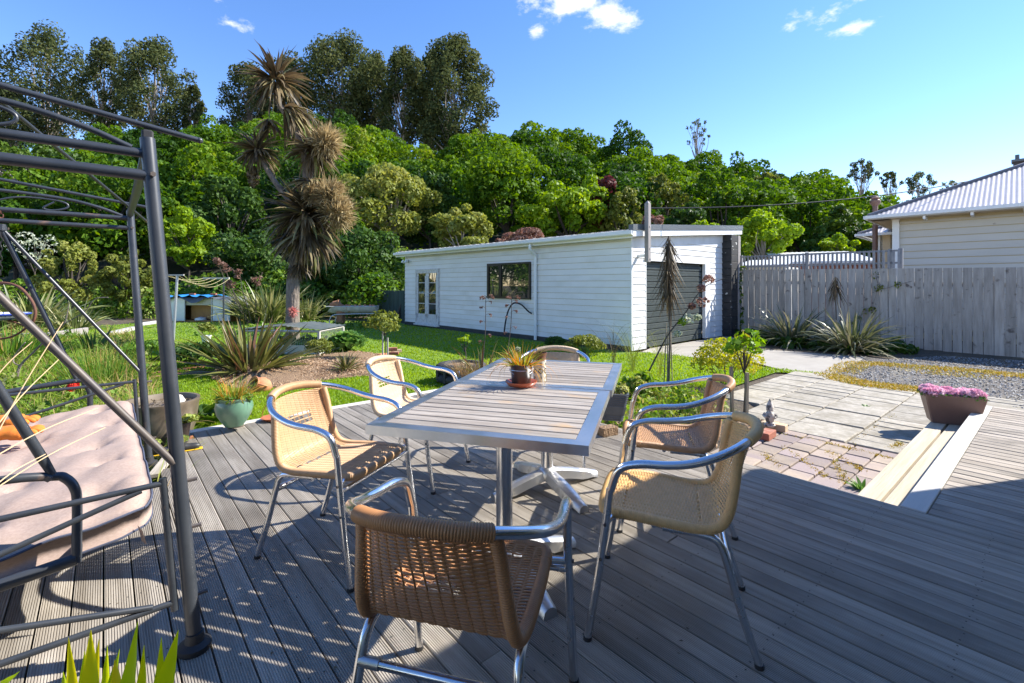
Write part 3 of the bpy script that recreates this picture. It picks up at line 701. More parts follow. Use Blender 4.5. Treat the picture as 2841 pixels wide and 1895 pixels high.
def stepboard(sc, w, t0=3.49, t1=6.80):
    a, b = ST(sc, t0, -.14)-steps.location, ST(sc, t1, -.14)-steps.location; L = (b-a).length
    MB().box((L/2, 0, -.02), (L, w, .04), bevel=.005).build('board', M['step_wood'], steps, loc=a, rz=ANG_W)
stepboard(.868, .125); stepboard(.726, .125); stepboard(.612, .066)
for tt in (3.6, 5.1, 6.7):
    p = ST(.76, tt, -.22)-steps.location
    MB().box((0, 0, 0), (.30, .045, .08)).build('bearer', M['deck_old'], steps, loc=p, rz=ANG_D)

# ================================================================== PATIO
patio = tag(bpy.data.objects.new('patio', None), kind='structure'); link(patio)
pcx, pcy = [p[0] for p in PATIO], [p[1] for p in PATIO]
def paver(s0, s1, t0, t1, m, name, g=.013):
    c = ST((s0+s1)/2, (t0+t1)/2)
    if not inpoly(np.array([c.x]), np.array([c.y]), PATIO)[0]: return
    mb = MB().box((0, 0, -.03), (s1-s0-g, t1-t0-g, .06), bevel=.007, rx=R.uniform(-.012, .012), ry=R.uniform(-.012, .012))
    mb.build(name, m, patio, loc=(c.x, c.y, GR+.012+R.uniform(-.006, .005)), rz=ANG_D+R.uniform(-.006, .006))
s = .25; ci = 0
while s < 3.4:
    t = 5.47+(.0 if ci % 2 else 0); r = 0
    while t < 9.5:
        h = R.choice([.225, .225, .45]) if not (ci == 3 and t < 5.9) else .225
        if t+h > 9.15 and s < 2.4: h = max(.12, 9.15-t)
        paver(s, s+.575, t, t+h, M['slab'], 'slab'); t += h; r += 1
        if s < 2.4 and t >= 9.1: break
    s += .58; ci += 1
s = .52; r = 0
while s < 2.2:
    t = 3.46+(.0 if r % 2 else -.05)
    while t < 5.40:
        paver(s, s+.20, t, min(t+.235, 5.46), M['paver'], 'paver', .010); t += .236
    s += .202; r += 1
# moss and small weeds in the joints
for (u, v, n, w) in [(2495, 1238, 600, .09), (2490, 1262, 500, .08), (2380, 1270, 400, .10), (2200, 1268, 200, .05), (2130, 1275, 120, .05), (2345, 1330, 200, .05)]:
    pass
mp_ = []
for (pa, pb, n) in [((2350, 1245), (2470, 1275), 700), ((2300, 1255), (2350, 1345), 420), ((2470, 1250), (2500, 1230), 420), ((2170, 1205), (2350, 1243), 260), ((2125, 1262), (2160, 1300), 240), ((2350, 1243), (2480, 1150), 160), ((2310, 1260), (2400, 1310), 260), ((2170, 1240), (2300, 1330), 260)]:
    a, b = P(*pa, GR), P(*pb, GR); kk = NR.rand(n)
    base = np.stack([a.x+(b.x-a.x)*kk+NR.normal(size=n)*.018, a.y+(b.y-a.y)*kk+NR.normal(size=n)*.018, np.full(n, GR-.005)], 1)
    mp_.append(blades(base, NR.rand(n)*6.28, .6+NR.rand(n)*.8, .022+.02*NR.rand(n), .8, .008, 2))
tag(npmesh('joint_moss', *[merge(mp_)[i] for i in (0, 1)], M['f_moss'], merge(mp_)[2]), 'orange green moss in the joints of the small pavers', 'moss', kind='stuff')
def weed(u, v, z, name, label, L=.10, n=26, mm='f_rhub', W=.028, group=None, cat='weed'):
    p = P(u, v, z); V, Fc, T = clump((0, 0, 0), n, L, W, .2, 1.3, (.2, 1.2), .03, seg=4)
    return tag(npmesh(name, V, Fc, M[mm], T, loc=p), label, cat, group)
weed(2392, 1362, GR, 'weed', 'small leafy green weed at the near end of the timber step', .13, 34)
weed(2405, 1131, GR, 'weed', 'tiny green weed in a joint in the middle of the patio slabs', .06, 14)

# ================================================================== GARAGE
K0 = Vector((2.73, 10.9, GR)); ANG_G = math.atan2(.678, .735)
gar = thing('garage', 'white weatherboard garage with green roller door, window and french doors', 'garage', K0, ANG_G)
# local axes: x along the end wall (to the right), y along the long wall (away to the left)
GL, GWD = 10.08, 5.5
wt = lambda x: 2.61+.078*x           # wall top
def wboard(parent, p0, p1, n, h, z, m, name='weatherboard', th=.018, gap=.0125):
    """one overlapping board from p0 to p1 (2d local), n = outward 2d normal"""
    h = h-gap; a, b = Vector((p0[0], p0[1], z)), Vector((p1[0], p1[1], z)); nn = Vector((n[0], n[1], 0)); up = Vector((0, 0, h))
    vs = [a, b, b+nn*th, a+nn*th, a+up, b+up, b+up+nn*.004, a+up+nn*.004]
    return MB().add(vs, [(0, 1, 2, 3), (3, 2, 6, 7), (7, 6, 5, 4), (0, 4, 5, 1), (0, 3, 7, 4), (1, 5, 6, 2)]).build(name, m, parent)
# core walls
core = MB().prism([(0, 0, .12), (GWD, 0, .12), (GWD, 0, wt(GWD)), (0, 0, wt(0))], (0, GL, 0)); 
core = MB()
core.prism([(.0, .02, .05), (.0, .02, wt(0)), (.0, GL, wt(0)), (.0, GL, .05)], (.10, 0, 0))
core.prism([(.1, .0, 2.12), (3.9, .0, 2.12), (3.9, 0, wt(3.9)), (.1, .0, wt(.1))], (0, .10, 0))
core.box((.355, .05, 1.08), (.51, .1, 2.06)); core.box((4.7, .05, 1.4), (1.6, .1, 2.9))
core.prism([(0, GL, 0), (GWD, GL, 0), (GWD, GL, wt(GWD)), (0, GL, wt(0))], (0, -.1, 0)); core.box((GWD-.05, GL/2, 1.5), (.1, GL-.2, 2.9))
core.build('wall', M['board_gap'], gar)
h = .153; z = .10; r = 0
while z < wt(0)-.03:
    hh = min(h, wt(0)-z)
    if z+hh <= .12+h*.5 or True:
        wboard(gar, (0, 0), (0, GL), (-1, 0), hh+.004, z, M['white_wall'])
    z += h
z = .02
while z < wt(GWD)-.03:
    zz = z+h
    def seg(x0, x1):
        if zz > wt(x0)+.001 and zz > wt(x1): x0 = max(x0, (zz-2.61)/.078) if (zz-2.61)/.078 < x1-.1 else x1
        if zz > wt(x0): x0 = max(x0, (zz-2.61)/.078)
        if x1-x0 > .08: wboard(gar, (x0, 0), (x1, 0), (0, -1), h+.004, z, M['white_wall'])
    if z > 2.08: seg(-.018, 4.75)
    else: seg(-.018, .58); seg(3.9, 4.75)
    z = zz
MB().prism([(-.02, -.024, wt(0)-.20), (4.76, -.024, wt(4.76)-.20), (4.76, -.024, wt(4.76)+.02), (-.02, -.024, wt(0)+.02)], (0, .026, 0)).build('frieze_board', M['white_wall'], gar)
MB().box((-.008, -.012, 1.33), (.035, .03, 2.6)).build('corner_trim', M['white_trim'], gar)
MB().box((-.015, GL/2, .03), (.02, GL-.04, .18)).build('foundation_strip', M['found'], gar)
# roof
rf = MB(); x0, x1, y0, y1 = -.22, GWD+.25, -.20, GL+.35
rz_ = lambda x: 2.80+.078*x
n = 150; 
vs = []; fs = []
for i in range(n+1):
    y = y0+.06+(y1-y0-.12)*i/n; zz = .010*(1 if (i % 4) in (0, 1) else 0)-.012
    vs += [(x0-.03, y, rz_(x0)+zz), (x1, y, rz_(x1)+zz)]
for i in range(n): fs.append((2*i, 2*i+1, 2*i+3, 2*i+2))
rf.add(vs, fs); roof = rf.build('roof', M['white_metal'], gar)
fb = MB().prism([(x0, y0+.01, rz_(x0)-.17), (x1, y0+.01, rz_(x1)-.17), (x1, y0+.01, rz_(x1)-.005), (x0, y0+.01, rz_(x0)-.005)], (0, .03, 0)).build('barge_board', M['white_trim'], roof)
MB().prism([(x0-.02, y0-.01, rz_(x0)-.03), (x1+.02, y0-.01, rz_(x1)-.03), (x1+.02, y0-.01, rz_(x1)+.10), (x0-.02, y0-.01, rz_(x0)+.10)], (0, .12, 0)).build('metal_flashing', M['grey_flash'], roof)
MB().prism([(x0, y0+.04, rz_(x0)-.12), (-.0, y0+.04, rz_(0)-.12), (0, y0+.04, rz_(0)-.10), (x0, y0+.04, rz_(x0)-.10)], (0, y1-y0-.05, 0)).build('soffit', M['white_trim'], roof)
gt = MB().prism([(x0-.12, y0-.02, rz_(x0)-.04), (x0-.12, y0-.02, rz_(x0)-.12), (x0-.09, y0-.02, rz_(x0)-.145), (x0-.002, y0-.02, rz_(x0)-.145), (x0-.002, y0-.02, rz_(x0)-.125), (x0-.085, y0-.02, rz_(x0)-.125), (x0-.108, y0-.02, rz_(x0)-.105), (x0-.108, y0-.02, rz_(x0)-.04)], (0, y1-y0, 0))
gt.build('gutter', M['white_trim'], roof)
MB().prism([(x0-.001, y0+.04, rz_(x0)-.2), (x0+.022, y0+.04, rz_(x0)-.2), (x0+.022, y0+.04, rz_(x0)-.01), (x0-.001, y0+.04, rz_(x0)-.01)], (0, y1-y0-.06, 0)).build('fascia', M['white_trim'], roof)
# downpipe
yp = 3.0
dp = MB().tube(catmull([(-.28, yp, 2.62), (-.28, yp, 2.50), (-.16, yp, 2.40), (-.075, yp, 2.30), (-.075, yp, 2.15)], 5)+[Vector((-.075, yp, .02))], .042, 12).build('downpipe', M['pvc'], gar, True)
for zz in (.45, 1.35, 2.1): MB().box((-.05, yp, zz), (.10, .12, .03)).build('clip', M['pvc'], dp)
# window
wn = MB(); wy0, wy1, wz0, wz1 = 3.22, 5.09, 1.12, 2.17; fx = -.045
def ring(mb, ya, yb, za, zb, w, x, th):
    mb.box((x, (ya+yb)/2, za+w/2), (th, yb-ya, w)); mb.box((x, (ya+yb)/2, zb-w/2), (th, yb-ya, w))
    mb.box((x, ya+w/2, (za+zb)/2), (th, w, zb-za-2*w)); mb.box((x, yb-w/2, (za+zb)/2), (th, w, zb-za-2*w))
ring(wn, wy0, wy1, wz0, wz1, .05, fx, .05); wo = wn.build('window', M['win_frame'], gar)
MB().box((fx, 4.47, (wz0+wz1)/2), (.045, .06, wz1-wz0-.1)).build('mullion', M['win_frame'], wo)
r2 = MB(); ring(r2, 4.50, 5.04, wz0+.05, wz1-.05, .035, fx-.012, .03); r2.build('sash', M['win_frame'], wo)
for (a, b) in ((3.27, 4.44), (4.50, 5.04)): MB().box((fx+.01, (a+b)/2, (wz0+wz1)/2), (.008, b-a, wz1-wz0-.1)).build('pane', M['glass'], wo)
# french doors
dz0, dz1 = .12, 2.06
fr = MB(); ring(fr, 7.74, 9.25, dz0-.02, dz1+.03, .05, -.035, .06); dframe = fr.build('door_frame', M['door_wood'], gar)
MB().box((-.06, 8.495, dz0-.04), (.14, 1.56, .05)).build('sill', M['door_wood'], dframe)
for (a, b) in ((7.80, 8.49), (8.50, 9.19)):
    d = MB(); d.box((-.03, (a+b)/2, dz0+.18), (.04, b-a, .34)); d.box((-.03, (a+b)/2, dz1-.07), (.04, b-a, .1))
    d.box((-.03, a+.055, 1.1), (.04, .11, 1.5)); d.box((-.03, b-.055, 1.1), (.04, .11, 1.5))
    for q in range(1, 4): d.box((-.03, (a+b)/2, .47+q*.375), (.036, b-a-.2, .022))
    do = d.build('door', M['door_wood'], gar)
    for q in range(4): MB().box((-.025, (a+b)/2, .47+.1875+q*.375), (.006, b-a-.22, .36)).build('pane', M['glass'], do)
    MB().tube([(-.052, b-.06 if a < 8 else a+.06, 1.1), (-.09, b-.06 if a < 8 else a+.06, 1.1)], .018, 8).build('handle', M['alu_cast'], do)
# roller door
rd = MB().box((2.1, .10, 1.05), (2.96, .03, 2.06)).build('roller_door', M['roller'], gar)
nsl = 14; hs_ = 2.02/nsl
for q in range(nsl):
    z0 = .02+q*hs_
    MB().prism([(.62, .083, z0), (.62, .055, z0+.012), (.62, .055, z0+hs_*.5), (.62, .062, z0+hs_*.53), (.62, .055, z0+hs_*.56), (.62, .055, z0+hs_-.022), (.62, .083, z0+hs_-.008)], (2.96, 0, 0)).build('slat', M['roller'], rd)
MB().box((3.74, .0, 1.08), (.29, .09, 2.1), bevel=.004).build('door_jamb', M['white_trim'], gar)
MB().box((.60, .02, 1.05), (.03, .07, 2.06)).build('door_jamb', M['white_trim'], gar)
MB().box((2.2, -.005, 2.13), (3.36, .07, .05)).build('door_head', M['white_trim'], gar)
# block pillar at the right end
pl = MB()
for q in range(15):
    b_ = MB().box((4.98, -.13, .1+q*.2), (.44, .30, .194), bevel=.006); b_.build('block', M['dark_wall'], gar)
MB().box((5.28, -.14, 1.5), (.14, .30, 3.0), bevel=.004).build('end_post', M['post_wood'], gar)
for q in range(15): MB().box((5.46, -.10, .1+q*.2), (.20, .24, .194), bevel=.006).build('block', M['block'], gar)
# service post bolted to the gable, cable bracket
ps = thing('service_post', 'grey timber power post bolted to the garage gable above the door', 'post', (K0+Vector((.735*.22, .678*.22, 0)))+Vector((-.678, .735, 0))*-.29, ANG_G)
mb = MB().box((0, 0, 2.715), (.115, .10, 1.33), bevel=.006); mb.add([(-.0575, -.05, 3.38), (.0575, -.05, 3.38), (.0575, .05, 3.38), (-.0575, .05, 3.38), (0, 0, 3.45)], [(0, 1, 4), (1, 2, 4), (2, 3, 4), (3, 0, 4)])
mb.build('timber', M['post_wood'], ps)
MB().box((.05, .15, 2.2), (.05, .26, .07)).build('bracket', M['white_trim'], ps)
for zz in (2.12, 2.36, 2.86): MB().tube([(.02, -.05, zz), (.02, -.065, zz)], .014, 8).build('bolt', M['alu_cast'], ps)
fl = thing('floodlight', 'twin floodlight under the eave at the far end of the garage', 'light', K0+Vector((-.678, .735, 0))*9.85+Vector((-.735, -.678, 0))*.06+Vector((0, 0, 2.42)), ANG_G)
MB().box((0, 0, 0), (.05, .12, .10), bevel=.01).build('bracket', M['pvc'], fl)
for sy in (-.12, .12): MB().lathe([(.0, -.07), (.035, -.06), (.06, .03), (.065, .05), (.055, .05), (0, .03)], (-.09, sy, -.03), 12, Matrix.Rotation(math.radians(-60), 3, 'Y')).build('lamp_head', M['pvc'], fl, True)
# black hose on the wall
hb = K0+Vector((-.678, .735, 0))*3.06+Vector((-.735, -.678, 0))*.12
def GP(yl, off, z): return K0+Vector((-.678, .735, 0))*yl+Vector((-.735, -.678, 0))*off+Vector((0, 0, z))
ho = MB().tube(catmull([GP(3.10, .12, .74), GP(3.22, .14, .80), GP(3.5, .15, .98), GP(3.80, .15, 1.0), GP(4.0, .16, .8), GP(4.12, .17, .45), GP(4.16, .2, .06)], 6), .022, 8).build('hose', M['wire_black'], smooth=True)
tag(ho, 'black hose looping from the downpipe to the ground', 'hose')

# ================================================================== FENCE (right)
FA, FB = Vector((6.85, 14.45, 0)), Vector((12.9, 7.55, 0)); fd = (FB-FA).normalized(); FL = (FB-FA).length; fang = math.atan2(fd.y, fd.x)
fence = thing('paling_fence', 'tall weathered grey paling fence along the right boundary', 'fence', FA, fang)
nn = int(FL/.166)
for i in range(nn):
    x = (i+.5)*.166; k = x/FL; zb = -.08-.36*k+R.uniform(-.01, .01); zt = 1.71-.12*k
    w = .155+R.uniform(-.006, .004)
    MB().box((x, -.03+R.uniform(-.003, .003), (zb+zt)/2), (w, .02, zt-zb), ry=R.uniform(-.004, .004)).build('paling', M['paling'], fence)
for zz in (.25, 1.35):
    mb = MB(); mb.prism([(0, 0, zz-.05), (0, .045, zz-.05), (0, .045, zz+.05), (0, 0, zz+.05)], (FL, 0, -.15)); mb.build('rail', M['paling'], fence)
i = 0
for i in range(6): MB().box((i*FL/5, .1, .45), (.1, .1, 2.0)).build('post', M['paling'], fence)
# lattice screen on top, left part
def fpx(u):     # fence distance for a photo column
    k = (u-CX)/F; return (FA.x-k*FA.y)/(k*fd.y-fd.x)
lat = thing('lattice_screen', 'grey slatted screen fixed on top of the fence beside the garage', 'screen', FA+Vector((-fd.y, fd.x, 0))*.08, fang)
xa, xb = .02, fpx(2499); nsl = int((xb-xa)/.098)
for i in range(nsl):
    x = xa+(i+.5)*(xb-xa)/nsl; k = x/FL; zt = 2.13-.02*k; zb = 1.69-.05*k
    MB().box((x, 0, (zt+zb)/2), (.05, .015, zt-zb)).build('slat', M['lattice'], lat)
for zz in (1.80, 2.10): MB().box(((xa+xb)/2, .02, zz), (xb-xa, .02, .045)).build('rail', M['lattice'], lat)
for x in (xa+.03, fpx(2235), xb-.02, xb-.22): MB().box((x, .045, 1.9), (.085, .07, .5)).build('post', M['lattice'], lat)

# ================================================================== CREAM HOUSE (right)
H0 = Vector((11.2, 14.0, GR)); ANG_H = math.atan2(-.73, .68)   # local x along the visible wall (to the right, nearer), y = away
hs = thing('cream_house', 'cream weatherboard house with pinkish corrugated hip roof behind the fence', 'house', H0, ANG_H)
zw = 3.22-GR
MB().box((5, 4.0, zw/2), (10, 7.9, zw)).build('wall', M['board_gap'], hs)
z = .3
while z < zw-.12:
    wboard(hs, (.1, .05), (10, .05), (0, -1), min(.205, zw-.1-z), z, M['cream_wall'], th=.022, gap=.026); z += .2
MB().box((.07, .02, zw/2), (.16, .12, zw-.05)).build('corner_board', M['white_trim'], hs)
ov = .5
def roofplane(parent, e0, e1, inn, top0, top1, z0, z1, m, pitch=.1, name='roof'):
    """corrugated plane: eave e0-e1, ridge top0-top1 (2d)"""
    L = math.dist(e0, e1); n = int(L/(pitch/4)); vs = []; fs = []
    for i in range(n+1):
        k = i/n; q = .011*math.sin(i*math.pi/2)
        ex, ey = e0[0]+(e1[0]-e0[0])*k, e0[1]+(e1[1]-e0[1])*k
        # run straight up the slope until the hip line
        tt = 1.0
        a = L*k; span = math.dist(top0, top1); hipL = (L-span)/2 if abs(L-span) > .01 else 0
        if hipL > 0:
            if a < hipL: tt = a/hipL
            elif a > L-hipL: tt = (L-a)/hipL
        vs += [(ex, ey, z0+q), (ex+inn[0]*tt, ey+inn[1]*tt, z0+(z1-z0)*tt+q)]
    for i in range(n): fs.append((2*i, 2*i+2, 2*i+3, 2*i+1))
    o = MB().add(vs, fs).build(name, m, parent, True); return o
WX, WY = 11.0, 8.9; run = WY/2; rise = run*.47
rp = roofplane(hs, (-ov, -ov), (-ov+WX, -ov), (0, run), (-ov+run, 0), (-ov+WX-run, 0), zw+.05, zw+.05+rise, M['pink_metal'])
roofplane(hs, (-ov, -ov+WY), (-ov, -ov), (run, 0), (0, 0), (.001, 0), zw+.05, zw+.05+rise, M['pink_metal'])
roofplane(hs, (-ov+WX, -ov+WY), (-ov, -ov+WY), (0, -run), (-ov+run, 0), (-ov+WX-run, 0), zw+.05, zw+.05+rise, M['pink_metal'])
MB().tube([(-ov, -ov, zw+.08), (-ov+run, -ov+run, zw+.08+rise), (-ov+WX-run, -ov+run, zw+.08+rise)], .05, 8).build('ridge_cap', M['roof_dark'], hs)
MB().prism([(-ov-.06, -ov-.11, zw+.06), (-ov-.06, -ov-.11, zw-.03), (-ov-.06, -ov-.03, zw-.06), (-ov-.06, -ov, zw-.06), (-ov-.06, -ov, zw+.06)], (WX+.1, 0, 0)).build('gutter', M['white_trim'], hs)
MB().prism([(-ov-.11, -ov-.06, zw+.06), (-ov-.11, -ov-.06, zw-.03), (-ov-.03, -ov-.06, zw-.06), (-ov, -ov-.06, zw-.06), (-ov, -ov-.06, zw+.06)], (0, WY, 0)).build('gutter', M['white_trim'], hs)
MB().box((4.8, -.26, zw-.045), (WX-.4, .45, .02)).build('soffit', M['cream_soffit'], hs)
MB().box((-.26, 4, zw-.045), (.45, WY-.2, .02)).build('soffit', M['cream_soffit'], hs)
for i in range(9): MB().box((.75+i*.95, -.27, zw-.10), (.06, .46, .09)).build('rafter_end', M['white_trim'], hs)
def HW(x, y, z): return hs.matrix_basis @ Vector((x, y, z))
hs_m = Matrix.Translation(H0) @ Matrix.Rotation(ANG_H, 4, 'Z')
# chimney on the ridge
cp = Q(2838, 470, 14.9)
ch = thing('chimney', 'dark chimney stack with metal cowl on the cream house roof', 'chimney', (cp.x, cp.y, cp.z), ANG_H)
MB().box((0, 0, -.15), (.42, .42, .9), bevel=.01).build('stack', M['bark_dark'], ch); MB().box((0, 0, .27), (.5, .5, .07)).build('cap', M['grey_flash'], ch)
MB().tube([(-.12, 0, .3), (-.12, 0, .48)], .05, 8).build('cowl', M['grey_flash'], ch)
# rear wing with its own small roof
w0 = Q(2425, 700, 17.0); wz = 3.02
rw = thing('rear_wing', 'small rear wing of the cream house with low pink roof', 'building', (w0.x, w0.y, GR), ANG_H)
MB().box((2.0, 2.0, (wz-GR)/2), (4.0, 3.9, wz-GR)).build('wall', M['board_gap'], rw)
z = .3
while z < wz-GR-.1: wboard(rw, (.1, .04), (4, .04), (0, -1), .195, z, M['cream_wall'], th=.02, gap=.026); z += .19
MB().box((.09, .0, (wz-GR)/2), (.18, .12, wz-GR-.03)).build('corner_board', M['white_trim'], rw)
MB().box((.36, -.01, (wz-GR)/2), (.22, .06, wz-GR-.03)).build('window_trim', M['cream_soffit'], rw)
roofplane(rw, (-.4, -.4), (4.4, -.4), (0, 2.3), (1.9, 0), (2.1, 0), wz-GR+.03, wz-GR+1.0, M['pink_metal'])
roofplane(rw, (-.4, 4.2), (-.4, -.4), (2.3, 0), (0, 0), (.001, 0), wz-GR+.03, wz-GR+1.0, M['pink_metal'])
MB().tube([(-.4, -.4, wz-GR+.07), (1.9, 1.9, wz-GR+1.05)], .04, 6).build('ridge_cap', M['roof_dark'], rw)
MB().box((2.0, -.45, wz-GR), (4.9, .08, .09)).build('gutter', M['white_trim'], rw); MB().box((-.45, 1.9, wz-GR), (.08, 4.7, .09)).build('gutter', M['white_trim'], rw)
# flue pipe
fp = Q(2428, 735, 15.6)
fu = thing('flue_pipe', 'tall brown metal flue with a cowl standing left of the cream house', 'flue', (fp.x, fp.y, CAMZ+.4))
MB().tube([(0, 0, -.5), (0, 0, 2.2)], .075, 12).build('pipe', M['trough_brown'], fu, True)
MB().lathe([(.075, 2.15), (.15, 2.25), (.15, 2.33), (.10, 2.37), (.13, 2.42), (0.0, 2.5)], n=12).build('cowl', M['trough_brown'], fu, True)
# white-roofed sheds behind the lattice
def shed(name, label, ua, ub, va, vb, y, depth, hgt, m_wall, slope=.5):
    a, b = Q(ua, va, y), Q(ub, vb, y*.93); L = (b-a).length; rz = math.atan2(b.y-a.y, b.x-a.x)
    t = thing(name, label, 'shed', (a.x, a.y, GR), rz); z0 = a.z-GR
    MB().box((L/2, depth/2, (z0-.3)/2), (L-.3, depth-.2, z0-.3)).build('wall', m_wall, t)
    n = int(L/.06); vs = []
    for i in range(n+1):
        q = .012*math.sin(i*math.pi/2); vs += [(L*i/n, -.1, z0-.22+q), (L*i/n, depth, z0-.22+slope+q)]
    MB().add(vs, [(2*i, 2*i+2, 2*i+3, 2*i+1) for i in range(n)]).build('roof', M['white_metal'], t)
    MB().box((L/2, -.12, z0-.27), (L, .06, .10)).build('gutter', M['white_trim'], t); return t
shed('shed', 'long low shed with white metal roof behind the slatted screen', 2155, 2440, 714, 712, 22, 5.5, 2, M['brick'], .75)
shed('shed', 'cream roofed lean-to next to the garage pillar behind the screen', 2036, 2190, 722, 732, 19.5, 2.2, 2, M['white_wall'], .30)

# overhead cable from post to cream house, and stay
def cable(name, label, a, b, sag, r, group=None):
    pts = [Vector(a).lerp(Vector(b), i/24)-Vector((0, 0, sag*4*(i/24)*(1-i/24))) for i in range(25)]
    return tag(MB().tube(pts, r, 6).build(name, M['wire_black'], smooth=True), label, 'cable', group)
cable('power_cable', 'black power cable from the garage post to the cream house roof', Q(1797, 577, 11.3), Q(2850, 466, 14.6), .33, .014)
cable('short_cable', 'thin black lead drooping between garage gutter and post', Q(1775, 628, 11.0), Q(1800, 590, 11.25), -.05, .006)

# ================================================================== OUR HOUSE (behind the camera; shades the deck)
oh = thing('home_house', 'pale weatherboard house right behind and beside the deck', 'house', (0, 0, 0), ANG_W)   # local x = t, y = s
MB().box((.6, -2.9, 1.3), (11.0, 4.6, 3.1)).build('wall', M['cream_wall'], oh)
MB().box((.95, -2.55, 2.62), (10.6, 4.94, .09)).build('eave', M['white_trim'], oh)
MB().add([(-4.35, -.08, 2.67), (6.25, -.08, 2.67), (6.25, -5.02, 2.67), (-4.35, -5.02, 2.67), (-2, -2.55, 3.6), (3.8, -2.55, 3.6)], [(0, 1, 5, 4), (1, 2, 5), (2, 3, 4, 5), (3, 0, 4)]).build('roof', M['pink_metal'], oh)
MB().box((1.2, -.585, 1.05), (2.4, .04, 2.0)).build('window', M['glass'], oh)

# ================================================================== TABLES
TA = math.atan2(.279, .96)           # table axis is this far clockwise of +Y
TD = Vector((.279, .96, 0)).normalized(); TW = Vector((.96, -.279, 0)).normalized()
def make_table(c, label, rz, size=.868):
    t = thing('dining_table', label, 'table', c, rz, 'square aluminium tables pushed together')
    h = size/2; H = .73; bw = .052
    for k in range(4):               # mitred frame rails
        mb = MB(); A = [(-h, -h), (h, -h), (h-bw, -h+bw), (-h+bw, -h+bw)]
        mb.prism([(x, y, H-.036) for x, y in A], (0, 0, .036))
        a = k*math.pi/2; mb.v = [(x*math.cos(a)-y*math.sin(a), x*math.sin(a)+y*math.cos(a), z) for x, y, z in mb.v]
        mb.build('frame_rail', M['alu_table'], t)
    n = 11; iw = size-2*bw; p = iw/n
    for i in range(n):
        y = -h+bw+(i+.5)*p
        MB().box((0, y, H-.0065+R.uniform(-.0008, .0008)), (iw-.002, p-.0105, .009), bevel=.002).build('slat', M['slat'], t)
    for sx in (-.24, 0, .24): MB().box((sx, 0, H-.0185), (.035, iw, .013)).build('slat_support', M['under'], t)
    MB().box((0, 0, H-.045), (.34, .34, .012)).build('top_plate', M['alu_cast'], t)
    MB().tube([(0, 0, .09), (0, 0, H-.05)], .037, 24).build('column', M['alu'], t, True)
    for k in range(4):
        a = math.pi/4+k*math.pi/2; d = Vector((math.cos(a), math.sin(a), 0)); s = Vector((-math.sin(a), math.cos(a), 0))
        mb = MB(); vs = []; N_ = 9
        for i in range(N_):
            q = i/(N_-1); r = .02+.36*q; zt = .125-.085*q**1.25; zb = max(.012, .06-.10*q+.02*math.sin(q*3)); w = .036+.010*math.sin(q*math.pi)-.004*q
            if q > .9: zb = .0
            c_ = d*r; vs += [c_-s*w+Vector((0, 0, zb)), c_+s*w+Vector((0, 0, zb)), c_+s*w*.85+Vector((0, 0, zt-.012)), c_+s*w*.3+Vector((0, 0, zt)), c_-s*w*.3+Vector((0, 0, zt)), c_-s*w*.85+Vector((0, 0, zt-.012))]
        fs = [(0, 1, 2, 3, 4, 5)[::-1], tuple((N_-1)*6+j for j in range(6))]
        for i in range(N_-1):
            for j in range(6): fs.append((i*6+j, i*6+(j+1) % 6, (i+1)*6+(j+1) % 6, (i+1)*6+j))
        mb.add(vs, fs); mb.build('foot', M['alu_cast'], t, True)
    MB().lathe([(.058, .07), (.062, .10), (.05, .125), (.038, .135)], n=20).build('hub', M['alu_cast'], t, True)
    return t
nl, nr_ = Vector((-.579, 1.861, 0)), Vector((.267, 1.616, 0))
c1 = (nl+nr_)/2+TD*.434
tb1 = make_table(c1, 'square table with silvered wood slats nearest the viewer, empty top', -TA)
tb2 = make_table(c1+TD*.873+TW*.012+Vector((0, 0, .003)), 'square slatted table at the far end, carrying the potted plant', -TA)

